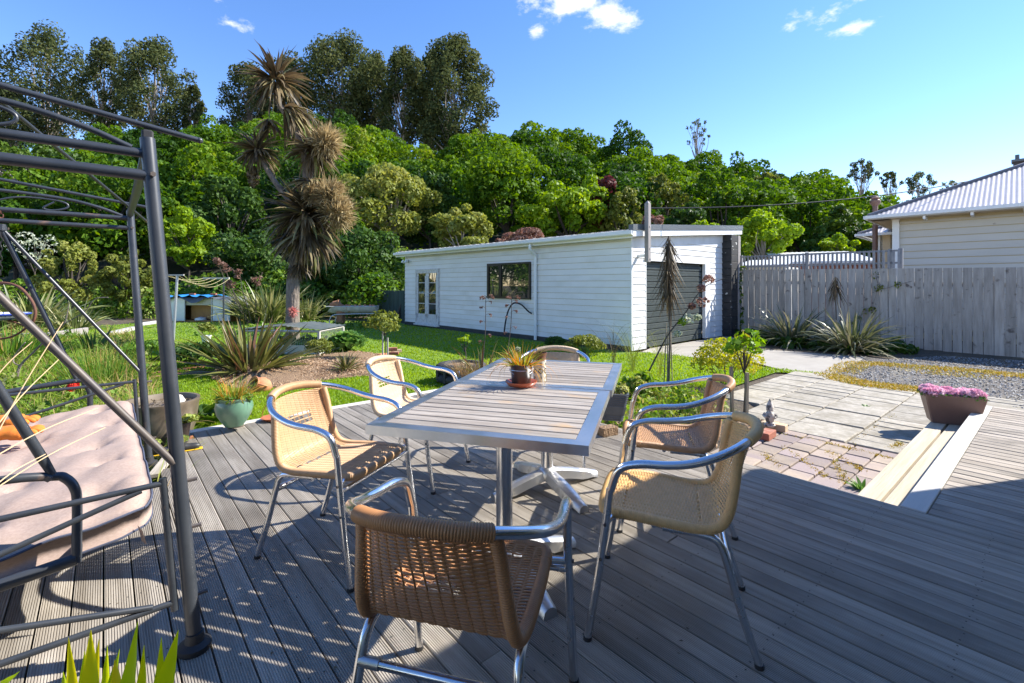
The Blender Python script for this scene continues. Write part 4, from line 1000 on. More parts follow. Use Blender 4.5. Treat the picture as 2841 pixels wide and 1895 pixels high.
# ================================================================== WICKER CHAIRS
def build_chair_meshes():
    res = {}
    # profile of the seat shell: q = arc length from front edge of seat to top of back, gives (y, z)
    prof = catmull([(0, .235, .432), (0, .21, .450), (0, .10, .446), (0, -.04, .432), (0, -.125, .428), (0, -.178, .450), (0, -.208, .50), (0, -.250, .60), (0, -.300, .735)], 14)
    S = [0]
    for i in range(1, len(prof)): S.append(S[-1]+(prof[i]-prof[i-1]).length)
    tot = S[-1]
    def at(q):
        q = min(max(q, 0), tot)
        for i in range(1, len(S)):
            if S[i] >= q: k = (q-S[i-1])/(S[i]-S[i-1]+1e-9); return prof[i-1].lerp(prof[i], k), (prof[i]-prof[i-1]).normalized()
        return prof[-1], (prof[-1]-prof[-2]).normalized()
    def halfw(z): return .196 if z < .47 else .196-.034*(z-.47)/.27
    def surf(x, q, off=0):
        p, t = at(q); nrm = Vector((0, t.z, -t.y)) * (1 if True else 1)     # outward (up / forward) normal
        nrm = Vector((0, -t.z, t.y)); nrm = -nrm if nrm.z < 0 and p.z < .45 else nrm
        w = halfw(p.z); hgt = max(0, (p.z-.45)/.28); k = (x/w)**2
        y = p.y+(.055*k*hgt if p.z > .45 else 0); z = p.z-(.012*(1-k) if p.z < .45 and .03 < q < .36 else 0)
        return Vector((x, y, z)), nrm, w
    seat_q = .385
    def strands(qa, qb, band):
        mb = MB(); pitch = .0058; q = qa; i = int(qa/pitch); nw = 12
        while q < qb:
            _, _, w = surf(0, q); segs = 48; spans = [(-1, 1)]
            if band and band[0] < q < band[1] and i % 4 != 0: spans = [(-1, -.42), (.42, 1)]
            for (a, b) in spans:
                ns = max(6, int(segs*(b-a)/2)); vs = []
                for j in range(ns+1):
                    xx = a+(b-a)*j/ns; ph = math.sin((xx+1)/2*nw*math.pi+(math.pi if i % 2 else 0))
                    p, nrm, _ = surf(xx*w, q); _, t = at(q); c = p+nrm*(.0026*ph)
                    vs += [c+t*.0031, c+t*.0018+nrm*.0020, c-t*.0018+nrm*.0020, c-t*.0031, c-t*.0018-nrm*.0020, c+t*.0018-nrm*.0020]
                fs = []
                for j in range(ns):
                    for k in range(6): fs.append((j*6+k, j*6+(k+1) % 6, (j+1)*6+(k+1) % 6, (j+1)*6+k))
                mb.add(vs, fs)
            q += pitch; i += 1
        for k in range(nw+1):                       # upright stakes the strands weave round
            xx = -1+2*(k+.0)/nw
            if abs(xx) > .99: continue
            pts = []
            for j in range(31):
                qq = qa+(qb-qa)*j/30; _, _, w = surf(0, qq); p, nrm, _ = surf(xx*w, qq); pts.append(p)
            mb.tube(pts, .0030, 4, caps=False)
        return mb
    res['seat'] = strands(.012, seat_q, None)
    res['backrest'] = strands(seat_q, tot-.012, (seat_q+.17, seat_q+.235))
    def wrap(path, r, pitch=.0066):
        path = [Vector(p) for p in path]; L = sum((path[i+1]-path[i]).length for i in range(len(path)-1)); n = int(L/pitch*3); out = []; rr = []
        acc = [0]
        for i in range(len(path)-1): acc.append(acc[-1]+(path[i+1]-path[i]).length)
        j = 0
        for i in range(n+1):
            d = L*i/n
            while j < len(acc)-2 and acc[j+1] < d: j += 1
            out.append(path[j].lerp(path[j+1], (d-acc[j])/(acc[j+1]-acc[j]+1e-9))); rr.append(r+(-.0011 if i % 3 == 0 else .0008))
        return out, rr
    for s in (-1, 1):
        pts = [(s*.198, .175, .437), (s*.205, .10, .437), (s*.206, 0, .430), (s*.204, -.10, .425), (s*.199, -.165, .440), (s*.194, -.198, .49), (s*.185, -.215, .57), (s*.174, -.228, .66), (s*.166, -.242, .722)]
        pa, rr = wrap(catmull(pts, 8), .0175); mb = MB(); mb.tube(pa, rr, 9); res['side%d' % s] = mb
    pa, rr = wrap(catmull([(-.200, .165, .437), (-.190, .215, .438), (-.15, .234, .438), (0, .240, .440), (.15, .234, .438), (.190, .215, .438), (.200, .165, .437)], 8), .0195)
    mb = MB(); mb.tube(pa, rr, 9); res['front'] = mb
    # one bent tube: arms and the top of the back
    loop = catmull([(.262, .195, .545), (.266, .165, .622), (.272, .10, .652), (.278, 0, .662), (.274, -.08, .676), (.252, -.165, .703), (.19, -.242, .730), (.10, -.296, .748), (0, -.312, .754),
                    (-.10, -.296, .748), (-.19, -.242, .730), (-.252, -.165, .703), (-.274, -.08, .676), (-.278, 0, .662), (-.272, .10, .652), (-.266, .165, .622), (-.262, .195, .545)], 7)
    mb = MB(); mb.tube(loop, .0145, 14); res['arm'] = mb
    top = [p for p in loop if abs(p.x) < .174]
    pa, rr = wrap(top, .0200); mb = MB(); mb.tube(pa, rr, 12); res['top'] = mb
    return res
RES = build_chair_meshes()
def make_chair(label, loc, face, color):
    rz = math.atan2(face[1], face[0])-math.pi/2
    t = thing('wicker_chair', label, 'chair', loc, rz, 'wicker and aluminium chairs round the tables')
    W = M['wicker']
    for nm, key in (('seat', 'seat'), ('backrest', 'backrest'), ('top_rail_wrap', 'top'), ('side_wrap', 'side-1'), ('side_wrap', 'side1'), ('front_wrap', 'front')):
        o = RES[key].build(nm, W, t, True); o.color = (*color, 1)
        if key in ('seat', 'backrest'): o.data.polygons.foreach_set('use_smooth', [True]*len(o.data.polygons))
    RES['arm'].build('armrest', M['alu'], t, True)
    for s in (-1, 1):
        mb = MB(); mb.tube(catmull([(s*.262, .197, .548), (s*.262, .210, .44), (s*.268, .243, .20), (s*.272, .275, .012)], 5), .0138, 12); l = mb.build('leg', M['alu'], t, True)
        MB().tube([(s*.272, .2755, .014), (s*.272, .276, 0)], .0155, 10).build('foot_cap', M['black_rubber'], l)
        for zz, yy in ((.425, .213), (.30, .229)): MB().tube([(s*.262+s*.010, yy, zz), (s*.262+s*.018, yy, zz)], .006, 8).build('bolt', M['steel_worn'], l)
        mb = MB(); mb.tube(catmull([(s*.203, .02, .414), (s*.203, -.12, .408), (s*.203, -.168, .385), (s*.206, -.190, .33), (s*.212, -.235, .17), (s*.217, -.288, .012)], 5), .0135, 12); l = mb.build('leg', M['alu'], t, True)
        MB().tube([(s*.217, -.2885, .014), (s*.217, -.289, 0)], .0152, 10).build('foot_cap', M['black_rubber'], l)
        MB().tube([(s*.262, .213, .425), (s*.205, .195, .430)], .012, 8).build('spacer', M['alu'], t, True)
    st = MB().tube([(-.262, .215, .398), (.262, .215, .398)], .0115, 10).build('stretcher', M['alu'], t, True)
    st2 = MB().tube([(-.206, -.192, .33), (.206, -.192, .33)], .0115, 10).build('stretcher', M['alu'], t, True)
    for s in (-1, 1): MB().tube([(s*.206, -.192, .33), (s*.150, -.192, .33)], .0145, 10).build('sleeve', M['alu_cast'], st2, True)
    MB().tube([(-.20, .05, .413), (.20, .05, .413)], .010, 8).build('seat_bar', M['alu'], t, True)
    return t
ch0 = make_chair('tan wicker chair on the left facing the near table, close to the swing seat', (-.845, 2.335, 0), (.945, -.328), (.52, .32, .165))
def chair(label, loc, face, color, sc=1.0):
    c = dup(ch0, loc, math.atan2(face[1], face[0])-math.pi/2, label, sc)
    for k in c.children:
        if k.name.split('.')[0] in ('seat', 'backrest', 'top_rail_wrap', 'side_wrap', 'front_wrap'): k.color = (*color, 1)
    return c
chair('pale wicker chair on the left beside the far table, nearest the lawn', (-.66, 3.25, 0), (.93, -.30), (.68, .50, .32))
chair('wicker chair at the far head of the tables, only its curved back top showing', (.30, 3.62, 0), (-.24, -.97), (.56, .42, .27))
chair('light brown wicker chair on the right beside the far table and grey trough', (.885, 2.665, 0), (-.975, .22), (.50, .29, .15))
chair('honey yellow wicker chair on the right at the near table', (.62, 1.885, 0), (-.948, .318), (.74, .45, .18))
chair('dark brown wicker chair in the foreground seen from behind', (-.135, 1.335, 0), (.26, .966), (.40, .185, .07))

# ================================================================== TABLE TOP ITEMS
sp = P(1446, 1069, .733)
so = MB().lathe([(0, .004), (.052, .004), (.066, .010), (.083, .024), (.086, .024), (.086, .020), (.068, 0), (0, 0)][::-1], sp, 32).build('saucer', M['terracotta_g'], smooth=True)
tag(so, 'glossy terracotta saucer under the black plant bucket', 'saucer')
pt = thing('plant_bucket', 'black enamel bucket of orange tinged grass on a terracotta saucer', 'plant pot', sp+Vector((0, 0, .006)))
MB().lathe([(0, 0), (.050, 0), (.060, .105), (.0625, .107), (.0615, .111), (.057, .110), (.055, .09), (0, .088)], n=28).build('bucket', M['bucket'], pt, True)
MB().lathe([(.0585, .078), (.0605, .080), (.0590, .083)], n=28).build('band', M['alu_cast'], pt, True)
MB().tube([(math.cos(a)*.064*(1)+0, -math.sin(a)*.035-.01, .088-.035*math.sin(a)) for a in [math.pi*i/16 for i in range(17)]], .0016, 6).build('handle', M['alu_cast'], pt, True)
V, Fc, T = clump((0, 0, .088), 150, .17, .0050, .5, 1.5, (.2, 1.3), .045); V2, F2, T2 = clump((0.01, -.01, .09), 22, .26, .0032, .0, .7, (1.2, 2.8), .045, tlo=.5)
npmesh('grass', *merge([(V, Fc, T), (V2, F2, T2)])[:2], M['f_potgrass'], merge([(V, Fc, T), (V2, F2, T2)])[2], pt)
V, Fc, T = leafcloud([(-.02, -.01, .19, .012, .012, .010)], 50, .012); npmesh('flower', V, Fc, M['f_white'], T, pt)
lt = thing('tin_lantern', 'cream punched tin lantern with rusty collar behind the bucket', 'lantern', P(1497, 1056, .733))
MB().lathe([(0, 0), (.036, 0), (.037, .118), (.037, .120)], n=28).build('body', M['cream_tin'], lt, True)
MB().lathe([(.037, .120), (.034, .128), (.041, .155), (.042, .160), (.039, .160), (.032, .128), (.030, .05)], n=28).build('collar', M['rust'], lt, True)
def onlantern(px, pz, w, h, nm='cut_out'):   # shape wrapped on the cylinder at angle px
    mb = MB(); k = 8; c = []
    for i in range(k):
        a = 2*math.pi*i/k; th = px+math.cos(a)*w/.0375; c.append((math.sin(th)*.0377, -math.cos(th)*.0377, pz+math.sin(a)*h))
    mb.add(c, [tuple(range(k))]); return mb
for a0 in (-.9, .12, 1.1, 2.2, 3.2, 4.2):
    mb = MB()
    for (cz, rad, n8) in ((.060, .012, 8), (.098, .006, 6), (.022, .006, 6)):
        for i in range(n8):
            a = 2*math.pi*i/n8; m2 = onlantern(a0+math.cos(a)*rad/.0375, cz+math.sin(a)*rad, .0022 if n8 == 6 else .0036, .0022 if n8 == 6 else .0036); mb.add(m2.v, m2.f)
        m2 = onlantern(a0, cz, .0018, .0018); mb.add(m2.v, m2.f)
    mb.build('cut_out', M['dark_hole'], lt)

# ================================================================== SWING SEAT
A_, B_ = DV, -WV                         # A: away along the seat, B: towards the back of the seat (left, nearer)
sw = thing('swing_seat_frame', 'charcoal steel frame of a garden swing seat with scrolled rails', 'swing seat', (-1.113, 1.67, 0))
so_ = sw.location.copy()
SD = M['steel_dark']
def stube(name, pts, r, m=SD, sm=False, k=6, parent=None, n=14, rr=None):
    pts = [Vector(p)-so_ for p in pts]
    if sm: pts = catmull(pts, k)
    return MB().tube(pts, rr or r, n).build(name, m, parent or sw, True)
N0, N1 = Vector((-1.113, 1.67, 0)), Q(409, 385, 1.72); F0, F1 = Vector((-2.57, 3.37, 0)), Q(361, 585, 3.46)
def bolt(p, d, r=.009, l=.02, parent=None):
    d = Vector(d).normalized(); MB().tube([p-so_-d*.001, p-so_+d*l], r, 6).build('bolt', M['steel_worn'], parent or sw)
DEP = 1.5
for (p0, p1, nm) in ((N0, N1, 'near'), (F0, F1, 'far')):
    post = stube('post', [p0+Vector((0, 0, .02)), p1], .0235, n=18)
    MB().lathe([(.05, 0), (.052, .02), (.03, .03), (.027, .06), (.024, .06)], p0-so_, 16).build('foot_cap', M['black_rubber'], post, True)
    q0, q1 = p0+B_*(DEP+.25), p1+B_*DEP
    back = stube('post', [q0+Vector((0, 0, .02)), q1], .0235, n=18); MB().lathe([(.05, 0), (.052, .02), (.03, .03), (.027, .06)], q0-so_, 12).build('foot_cap', M['black_rubber'], back, True)
    def pp(k): return p0.lerp(p1, k)
    def qq(k): return q0.lerp(q1, k)
    # top side beam with arched rod and scrolls
    a, b = p1-Vector((0, 0, .055)), q1-Vector((0, 0, .055))
    beam = stube('side_beam', [a, b], .0165)
    arc = [a.lerp(b, k)+Vector((0, 0, h)) for k, h in ((.03, .015), (.12, .065), (.25, .105), (.5, .125), (.75, .105), (.88, .065), (.97, .015))]
    stube('arched_rod', arc, .0105, sm=True, parent=beam, n=10)
    for k0, sg in ((.30, 1), (.70, -1)):
        sc_ = [a.lerp(b, k0-sg*.035)+Vector((0, 0, .075)), a.lerp(b, k0)+Vector((0, 0, .03)), a.lerp(b, k0-sg*.03)+Vector((0, 0, .018)), a.lerp(b, k0-sg*.075)+Vector((0, 0, .04)), a.lerp(b, k0-sg*.075)+Vector((0, 0, .07)), a.lerp(b, k0-sg*.03)+Vector((0, 0, .088)), a.lerp(b, k0+sg*.08)+Vector((0, 0, .088)), a.lerp(b, k0+sg*.18)+Vector((0, 0, .03))]
        stube('scroll', sc_, .006, sm=True, parent=beam, n=8)
    # lower beam
    kk = .925 if nm == 'near' else .93
    stube('lower_beam', [pp(kk)+B_*.01, qq(kk)], .0195 if nm == 'near' else .0150)
    bolt(pp(kk)+Vector((.02, -.02, 0)), (.7, -.7, 0))
    # rails between front and back post, two levels, each a pair of converging tubes
    for (kz, slope) in ((.325, -.22), (.10, .20)):
        a, b = pp(kz)+B_*.045, qq(kz)-B_*.045
        stube('side_rail', [a, b], .0100, n=10)
        stube('side_rail', [a+B_*.06+Vector((0, 0, slope*.04)), (a+b)/2+Vector((0, 0, slope)), b-B_*.06+Vector((0, 0, slope*.04))], .0095, n=10)
    stube('brace_bar', [pp(.335)+B_*.045, pp(.085)+B_*.045], .0115, n=10)
    for kz in (.32, .23, .10): bolt(pp(kz)+WV*.018, WV, .007, .035)
    # diagonal strut from the hanger hub
    hub = p1.lerp(q1, .43 if nm == 'far' else .43)-Vector((0, 0, .17))
    stube('strut', [hub, pp(.36)+Vector((0, -.015, 0))], .0125 if nm == 'near' else .0105, m=M['steel_worn'] if nm == 'near' else SD, n=10)
    stube('strut', [hub, qq(.36)], .0125, n=10)
    MB().lathe([(0, -.02), (.03, -.02), (.03, .02), (0, .02)], hub-so_, 12).build('hub', SD, sw)
    # chain from the beam to the hub
    c0 = p1.lerp(q1, .43)-Vector((0, 0, .05)); L = (c0-hub).length; n = 4
    for i in range(n):
        c = c0.lerp(hub, (i+.5)/n)-so_; hh = L/n*.62
        ax = (B_ if i % 2 else A_)*.011
        ring_ = [c+ax*math.cos(t_)+Vector((0, 0, hh*math.sin(t_))) for t_ in [2*math.pi*j/14 for j in range(15)]]
        MB().tube(ring_, .0035, 6, caps=False).build('chain_link', M['rust'], sw, True)
    # hanging safety chain
    for i in range(9):
        c = hub-so_+Vector((.02, -.02, -.05-.030*i)); ax = (B_ if i % 2 else A_)*.007
        MB().tube([c+ax*math.cos(t_)+Vector((0, 0, .019*math.sin(t_))) for t_ in [2*math.pi*j/10 for j in range(11)]], .0022, 5, caps=False).build('chain_link', M['wire_black'], sw, True)
for (k0, k1, r) in ((-.02, 1.02, .017),):
    stube('end_beam', [N1-Vector((0, 0, .05)), F1-Vector((0, 0, .03))], .019)
    stube('end_beam', [N1+B_*DEP-Vector((0, 0, .05)), F1+B_*DEP-Vector((0, 0, .03))], .019)
# canopy rods
up_ = .134
for p1 in (N1, F1):
    c = p1+Vector((0, 0, .046 if p1 is N1 else .05))
    cr = stube('canopy_rod', [c-B_*.156-Vector((0, 0, .156*up_)), c+B_*.75+Vector((0, 0, .75*up_))], .0105, n=10)
    stube('canopy_rod', [c+B_*.75+Vector((0, 0, .75*up_)), c+B_*1.66-Vector((0, 0, .02))], .0105, n=10)
    MB().lathe([(0, -.012), (.010, -.008), (.013, 0), (.010, .008), (0, .012)], c-B_*.158-Vector((0, 0, .158*up_))-so_, 10).build('end_ball', SD, cr, True)
    MB().box(p1-so_+Vector((0, 0, .0)), (.035, .035, .06), bevel=.006, rz=ANG_W).build('post_socket', M['black_rubber'], sw)
stube('canopy_brace', [Q(410, 617, 3.42), Q(0, 280, 1.95), Q(-120, 180, 1.7)], .0085, n=10)

# the hanging seat: hangers, armrests, seat frame
st_ = thing('swing_bench', 'hanging steel bench of the swing seat with looped armrests', 'swing bench', (-1.7, 2.0, .3)); so_ = st_.location.copy()
def hub_of(p1, q1): return p1.lerp(q1, .43)-Vector((0, 0, .17))
for nm in ('near', 'far'):
    if nm == 'near':
        p1, boltp = N1, Q(149, 1322, 1.62); arm = [Q(-260, 1395, 1.42), Q(0, 1334, 1.53), boltp, Q(180, 1326, 1.635), Q(206, 1352, 1.645), Q(214, 1400, 1.65), Q(212, 1560, 1.64)]; r = .0145
    else:
        p1, boltp = F1, Q(214, 1056, 3.27); arm = [Q(-120, 1103, 2.85), Q(0, 1090, 3.03), boltp, Q(236, 1066, 3.29), Q(248, 1086, 3.30), Q(250, 1115, 3.30), Q(250, 1215, 3.30)]; r = .0165
    q1 = p1+B_*DEP; hub = hub_of(p1, q1)
    arm_o = stube('armrest', arm, r, sm=True, parent=st_)
    hg = stube('hanger', [hub, hub.lerp(boltp, .93), boltp], .0145, parent=st_, rr=[.0145, .0145, .011]); bolt(boltp+Vector((0, -.012, 0)), (.3, -1, 0), .010, .014, st_)
    b2 = boltp+B_*.62+Vector((0, 0, -.02)); stube('hanger', [hub, b2], .0125, parent=st_)
    lo_ = arm[-1]; stube('seat_rail', [lo_+Vector((0, 0, .012)), lo_+B_*.62+Vector((0, 0, -.05))], .020, parent=st_)
    stube('back_post', [lo_+B_*.55, lo_+B_*.78+Vector((0, 0, .55))], .0135, parent=st_)
a, b = Q(212, 1540, 1.64), Q(250, 1205, 3.30); 
stube('front_rail', [a, b], .015, parent=st_); stube('rear_rail', [a+B_*.6, b+B_*.6], .015, parent=st_)
# cushion
def cushion():
    ns, ntt = 90, 34; V = []; Fc = []
    s0, s1, t0, t1 = 2.30, 4.30, -.62, .145
    tufts = [(s0+(s1-s0)*(i+.5)/5, t1-(.13+.30*j)-(.0 if i % 2 else .04)) for i in range(5) for j in range(2)]
    for side in (0, 1):
        for i in range(ns+1):
            for j in range(ntt+1):
                a = i/ns; b = j/ntt; s = s0+(s1-s0)*a; t = t1-(t1-t0)*b
                e = min(a, 1-a)*(s1-s0); f = min(b, 1-b)*(t1-t0); edge = min(1, e/.07)**.5*min(1, f/.07)**.5
                # rounded plan corners and slightly wavy edges
                cr_ = max(0, .10-e)*max(0, .10-f)*5
                s += cr_*(1 if a < .5 else -1)*.6; t += cr_*(-1 if b < .5 else 1)*.6
                base = .405-.10*b+.012*math.sin(a*9)-.03*math.exp(-((a-.02)/.05)**2)
                if side == 0:
                    z = base+.035+.045*edge
                    for (ts, tt) in tufts:
                        d2 = (s-ts)**2+(t-tt)**2; z -= .036*math.exp(-d2/.0016)+.016*math.exp(-d2/.012)
                        an = math.atan2(t-tt, s-ts); z += .006*math.sin(an*6+ts*7)*math.exp(-d2/.02)*(1-math.exp(-d2/.002))
                    z += .006*math.sin(s*23+t*9)+.004*math.sin(t*31-s*11)
                else: z = base-.035-.02*edge
                p = ST(s, t, z); V.append(tuple(p))
    w = ntt+1; off = (ns+1)*w
    for i in range(ns):
        for j in range(ntt):
            q = (i*w+j, i*w+j+1, (i+1)*w+j+1, (i+1)*w+j); Fc.append(q[::-1]); Fc.append(tuple(off+k for k in q))
    def ringidx():
        r = [(i, 0) for i in range(ns+1)]+[(ns, j) for j in range(1, ntt+1)]+[(i, ntt) for i in range(ns-1, -1, -1)]+[(0, j) for j in range(ntt-1, 0, -1)]; return [i*w+j for i, j in r]
    rg = ringidx(); n = len(rg)
    for k in range(n): Fc.append((rg[k], rg[(k+1) % n], off+rg[(k+1) % n], off+rg[k]))
    o = npmesh('seat_cushion', V, Fc, M['cushion'], smooth=True)
    tag(o, 'dusty pink buttoned cushion lying on the swing bench', 'cushion')
    for dz, o2 in ((.004, 0), (-.002, off)):
        pts = [Vector(V[o2+k])+Vector((0, 0, dz)) for k in rg]; pts.append(pts[0])
        MB().tube(pts, .0048, 6, caps=False).build('piping', M['piping'], o, True)
    for (ts, tt) in tufts: MB().lathe([(0, .006), (.008, .004), (.011, 0)], ST(ts, tt, .405-.10*(t1-tt)/(t1-t0)+.035+.045-.046), 8).build('button', M['cushion'], o, True)
    mb = MB(); c = ST(s0+.01, t1-.05, .36)
    mb.add([c, c+DV*-.012+Vector((.02, 0, -.02)), c+Vector((.035, 0, -.075)), c+Vector((.015, .0, -.06))], [(0, 1, 2, 3)]); mb.build('tie', M['cushion'], o)
cushion()
# orange gloves
def glove(loc, rz, label):
    t = thing('work_glove', label, 'glove', loc, rz, 'pair of orange work gloves on the cushion')
    mb = MB(); mb.tube(catmull([(0, 0, .015), (.05, .005, .03), (.11, 0, .028), (.15, .005, .02)], 4), [.030]*3+[.036]*4+[.040]*4+[.032]*2, 12, flat=1.35); mb.build('palm', M['glove'], t, True)
    for i, (dy, L, a) in enumerate(((-.035, .062, -.25), (-.012, .075, -.05), (.012, .07, .1), (.035, .055, .3))):
        MB().tube(catmull([(.14, dy, .022), (.14+L*.6, dy+a*.03, .036), (.14+L, dy+a*.06, .022)], 4), [.0125]*8+[.007], 8).build('finger', M['glove'], t, True)
    MB().tube(catmull([(.07, .03, .022), (.10, .065, .03), (.14, .075, .02)], 4), [.014]*8+[.008], 8).build('thumb', M['glove'], t, True)
    MB().tube([(-.055, 0, .015), (-.02, 0, .02), (.01, 0, .022)], [.042, .036, .03], 12, flat=1.4).build('cuff', M['grey_tarp'], t, True)
    return t
glove(P(-30, 1222, .47), .45, 'orange work glove lying nearer, fingers to the right, on the pink cushion')
glove(P(-25, 1186, .47), .25, 'orange work glove lying behind the first one on the pink cushion')

# dry stalks in front of the swing
for i, (a, b, y0_, y1_) in enumerate([((-60, 1300), (175, 893), 1.15, 1.35), ((-60, 1108), (90, 948), 1.2, 1.3), ((-60, 1245), (162, 998), 1.1, 1.3), ((-80, 1305), (270, 1133), 1.05, 1.35), ((-80, 1400), (292, 1186), 1.05, 1.35), ((-80, 1405), (126, 1260), 1.0, 1.2)]):
    a, b = Q(*a, y0_), Q(*b, y1_)
    lab = ['long blond dry stalk reaching highest across the swing struts', 'short blond dry stalk at the left edge above the others', 'blond dry stalk crossing the near hanger, second highest', 'thin blond dry stalk lying over the cushion, the upper of two', 'thin blond dry stalk lying over the cushion, the lower of two', 'short blond dry stalk ending at the near armrest hanger'][i]
    tag(MB().tube(catmull([a, a.lerp(b, .5)+Vector((0, 0, .012)), b], 5), [.0016-.00006*k for k in range(11)], 6).build('dry_grass_stalk', M['dry_stalk'], smooth=True), lab, 'stalk', 'blond dry stalks in front of the swing')

# ================================================================== WOODED HILL
def forest():
    rng = np.random.RandomState(5); parts = []; pos = []
    y = 38.5
    while y < 84:
        k = -1.35+rng.rand()*.05
        while k < 1.45:
            yy = y+rng.uniform(-1.6, 1.6); pos.append((k*yy, yy)); k += 5.0/yy*(.85+.35*rng.rand())
        y += 4.6
    pos = [p for p in pos if not (abs(p[0]/p[1]) > 1.2 and rng.rand() < .5)]
    print('forest trees', len(pos))
    tr = []
    for (x, yy) in pos:
        g = gz(x, yy); s = rng.uniform(.75, 1.3); rx = 3.0*s; rz = 3.0*s; h = rng.uniform(1.6, 3.4)*s+rz*.45
        
        c = (x, yy, g+h)
        asp = rng.uniform(.75, 1.35); lb = crown_lobes(c, rx, rx, rz*asp, 24, .27, rng, low=-.3); lb = [(q[0]+rng.normal()*.35, q[1]+rng.normal()*.35, q[2]+rng.normal()*.3)+q[3:] for q in lb]
        n = int(3000*s*(1.1 if yy < 55 else .85))
        V, Fc, T = leafcloud(lb, n, .15+.0017*yy, rng, up=.4, jit=.8, inner=.4, tintv=.5)
        base = rng.choice([.0, .2, .35, .5, .6, .75, 1.0]); T = np.clip(T*.40+base*.62, 0, 1)
        parts.append((V, Fc, T)); tr.append((x, yy, g, h))
    V, Fc, T = merge(parts)
    tag(npmesh('hillside_forest', V, Fc, M['f_syc'], T), 'dense green broadleaf wood covering the hillside', 'forest', kind='stuff')
    mb = MB()
    for (x, yy, g, h) in tr:
        if yy < 60: mb.tube([(x, yy, g-.3), (x+.2, yy, g+h*.6), (x-.1, yy, g+h)], [.22, .15, .05], 5, caps=False)
    tag(mb.build('forest_trunks', M['bark_dark']), 'dark trunks of the hillside wood', 'forest', kind='stuff')
forest()

# gum trees on the ridge
def gum(label, u, vt, vb, wpx, y, n=5200, seed=1, lean=0.0, sparse=False, group='tall gum trees on the ridge'):
    rng = np.random.RandomState(seed); x = (u-CX)/F*y; g = gz(x, min(y, 78)); zt = CAMZ+(HZ-vt)/F*y; zb = CAMZ+(HZ-vb)/F*y
    rx = wpx/2/F*y; t = thing('gum_tree', label, 'tree', (x, y, g-.5), 0, group); H = zt-g+.5; hb = zb-g+.5
    lb = []; limbs = []; m = 40 if not sparse else 22
    for i in range(m):
        k = (i+.5)/m; z = hb+(H-hb)*(k**.9)*.97; r = rx*(.55+.5*math.sin(math.pi*min(1, k*1.05)**.8))*(.35 if k > .9 else 1)*rng.uniform(.35, .95); a = i*2.4+rng.rand()
        l = rx*rng.uniform(.20, .34)*(1.0 if not sparse else .55)
        c = (r*math.cos(a)+lean*z, r*math.sin(a)*.8, z); lb.append((*c, l*1.15, l*1.1, l*1.25))
        z0 = hb*.5+(z-hb*.5)*.45; limbs.append(((lean*z0+rng.uniform(-.2, .2), 0, z0), (c[0], c[1], c[2]-l*.3), (.22*(1-k)+.07)*(.35 if sparse else 1), .03))
    V, Fc, T = leafcloud(lb, int(n*(2.1 if not sparse else 2.0)), (.29 if not sparse else .19), rng, up=.1, jit=.9, inner=.8, elong=1.7, tintv=.35)
    npmesh('crown', V, Fc, M['f_gum'], T, t)
    tr_ = min(.55, H*.020) if not sparse else .16
    trunk_mesh([(0, 0, -1), (.1+lean*H*.3, 0, H*.3), (lean*H*.6-.1, 0, H*.6), (lean*H*.9, 0, H*.92)], tr_, .08, limbs, 7).build('trunk', M['bark_pale'], t, True)
    return t
gum('tall gum tree at the far left of the ridge, above the swing frame', 132, 88, 400, 235, 92, seed=2, n=6500)
gum('slim gum tree second from the left on the ridge, with bare side twigs', 290, 112, 395, 120, 90, seed=3, n=3600)
gum('tall gum tree third from the left, pale forked trunk above the swing post', 430, 118, 400, 200, 88, seed=4, n=6500)
gum('short narrow gum tree at the right end of the left group', 540, 238, 400, 62, 90, seed=5, n=1800)
gum('gum tree half hidden behind the top of the cabbage tree, on its left', 690, 180, 400, 150, 90, seed=6, n=4200)
gum('gum tree right of the cabbage tree top', 800, 165, 345, 150, 92, seed=7, n=4200)
gum('broad rounded gum tree left of the middle of the ridge', 950, 122, 350, 240, 90, seed=8, n=8500)
gum('narrow dark gum tree between the broad one and the tallest one', 1120, 142, 390, 140, 88, seed=9, n=5200)
gum('tallest gum tree at the right end of the middle group', 1262, 106, 420, 215, 86, seed=10, n=9500)
gum('gum tree filling the gap behind the broad rounded one and the narrow dark one', 1040, 150, 390, 130, 94, seed=21, n=4200)
gum('gum tree close behind the left side of the tallest one', 1195, 150, 410, 110, 93, seed=22, n=4200)
gum('small low gum tree at the left edge behind the canopy rods', 20, 250, 420, 160, 86, seed=12, n=3600)
gum('thin leafless brown tree sticking out of the ridge wood', 1935, 330, 400, 66, 86, seed=13, n=260, sparse=True, group='small trees on the right skyline')
gum('dark flat crowned gum on the right skyline, leftmost of four', 2390, 445, 500, 85, 95, seed=14, n=1100, sparse=True, group='small trees on the right skyline')
gum('small gum on the right skyline, second of four', 2470, 478, 520, 60, 95, seed=15, n=700, sparse=True, group='small trees on the right skyline')
gum('open crowned gum on the right skyline, third of four', 2550, 482, 535, 90, 95, seed=16, n=1000, sparse=True, group='small trees on the right skyline')
gum('tiny gum nearest the cream house roof on the skyline', 2640, 502, 550, 60, 95, seed=17, n=420, sparse=True, group='small trees on the right skyline')

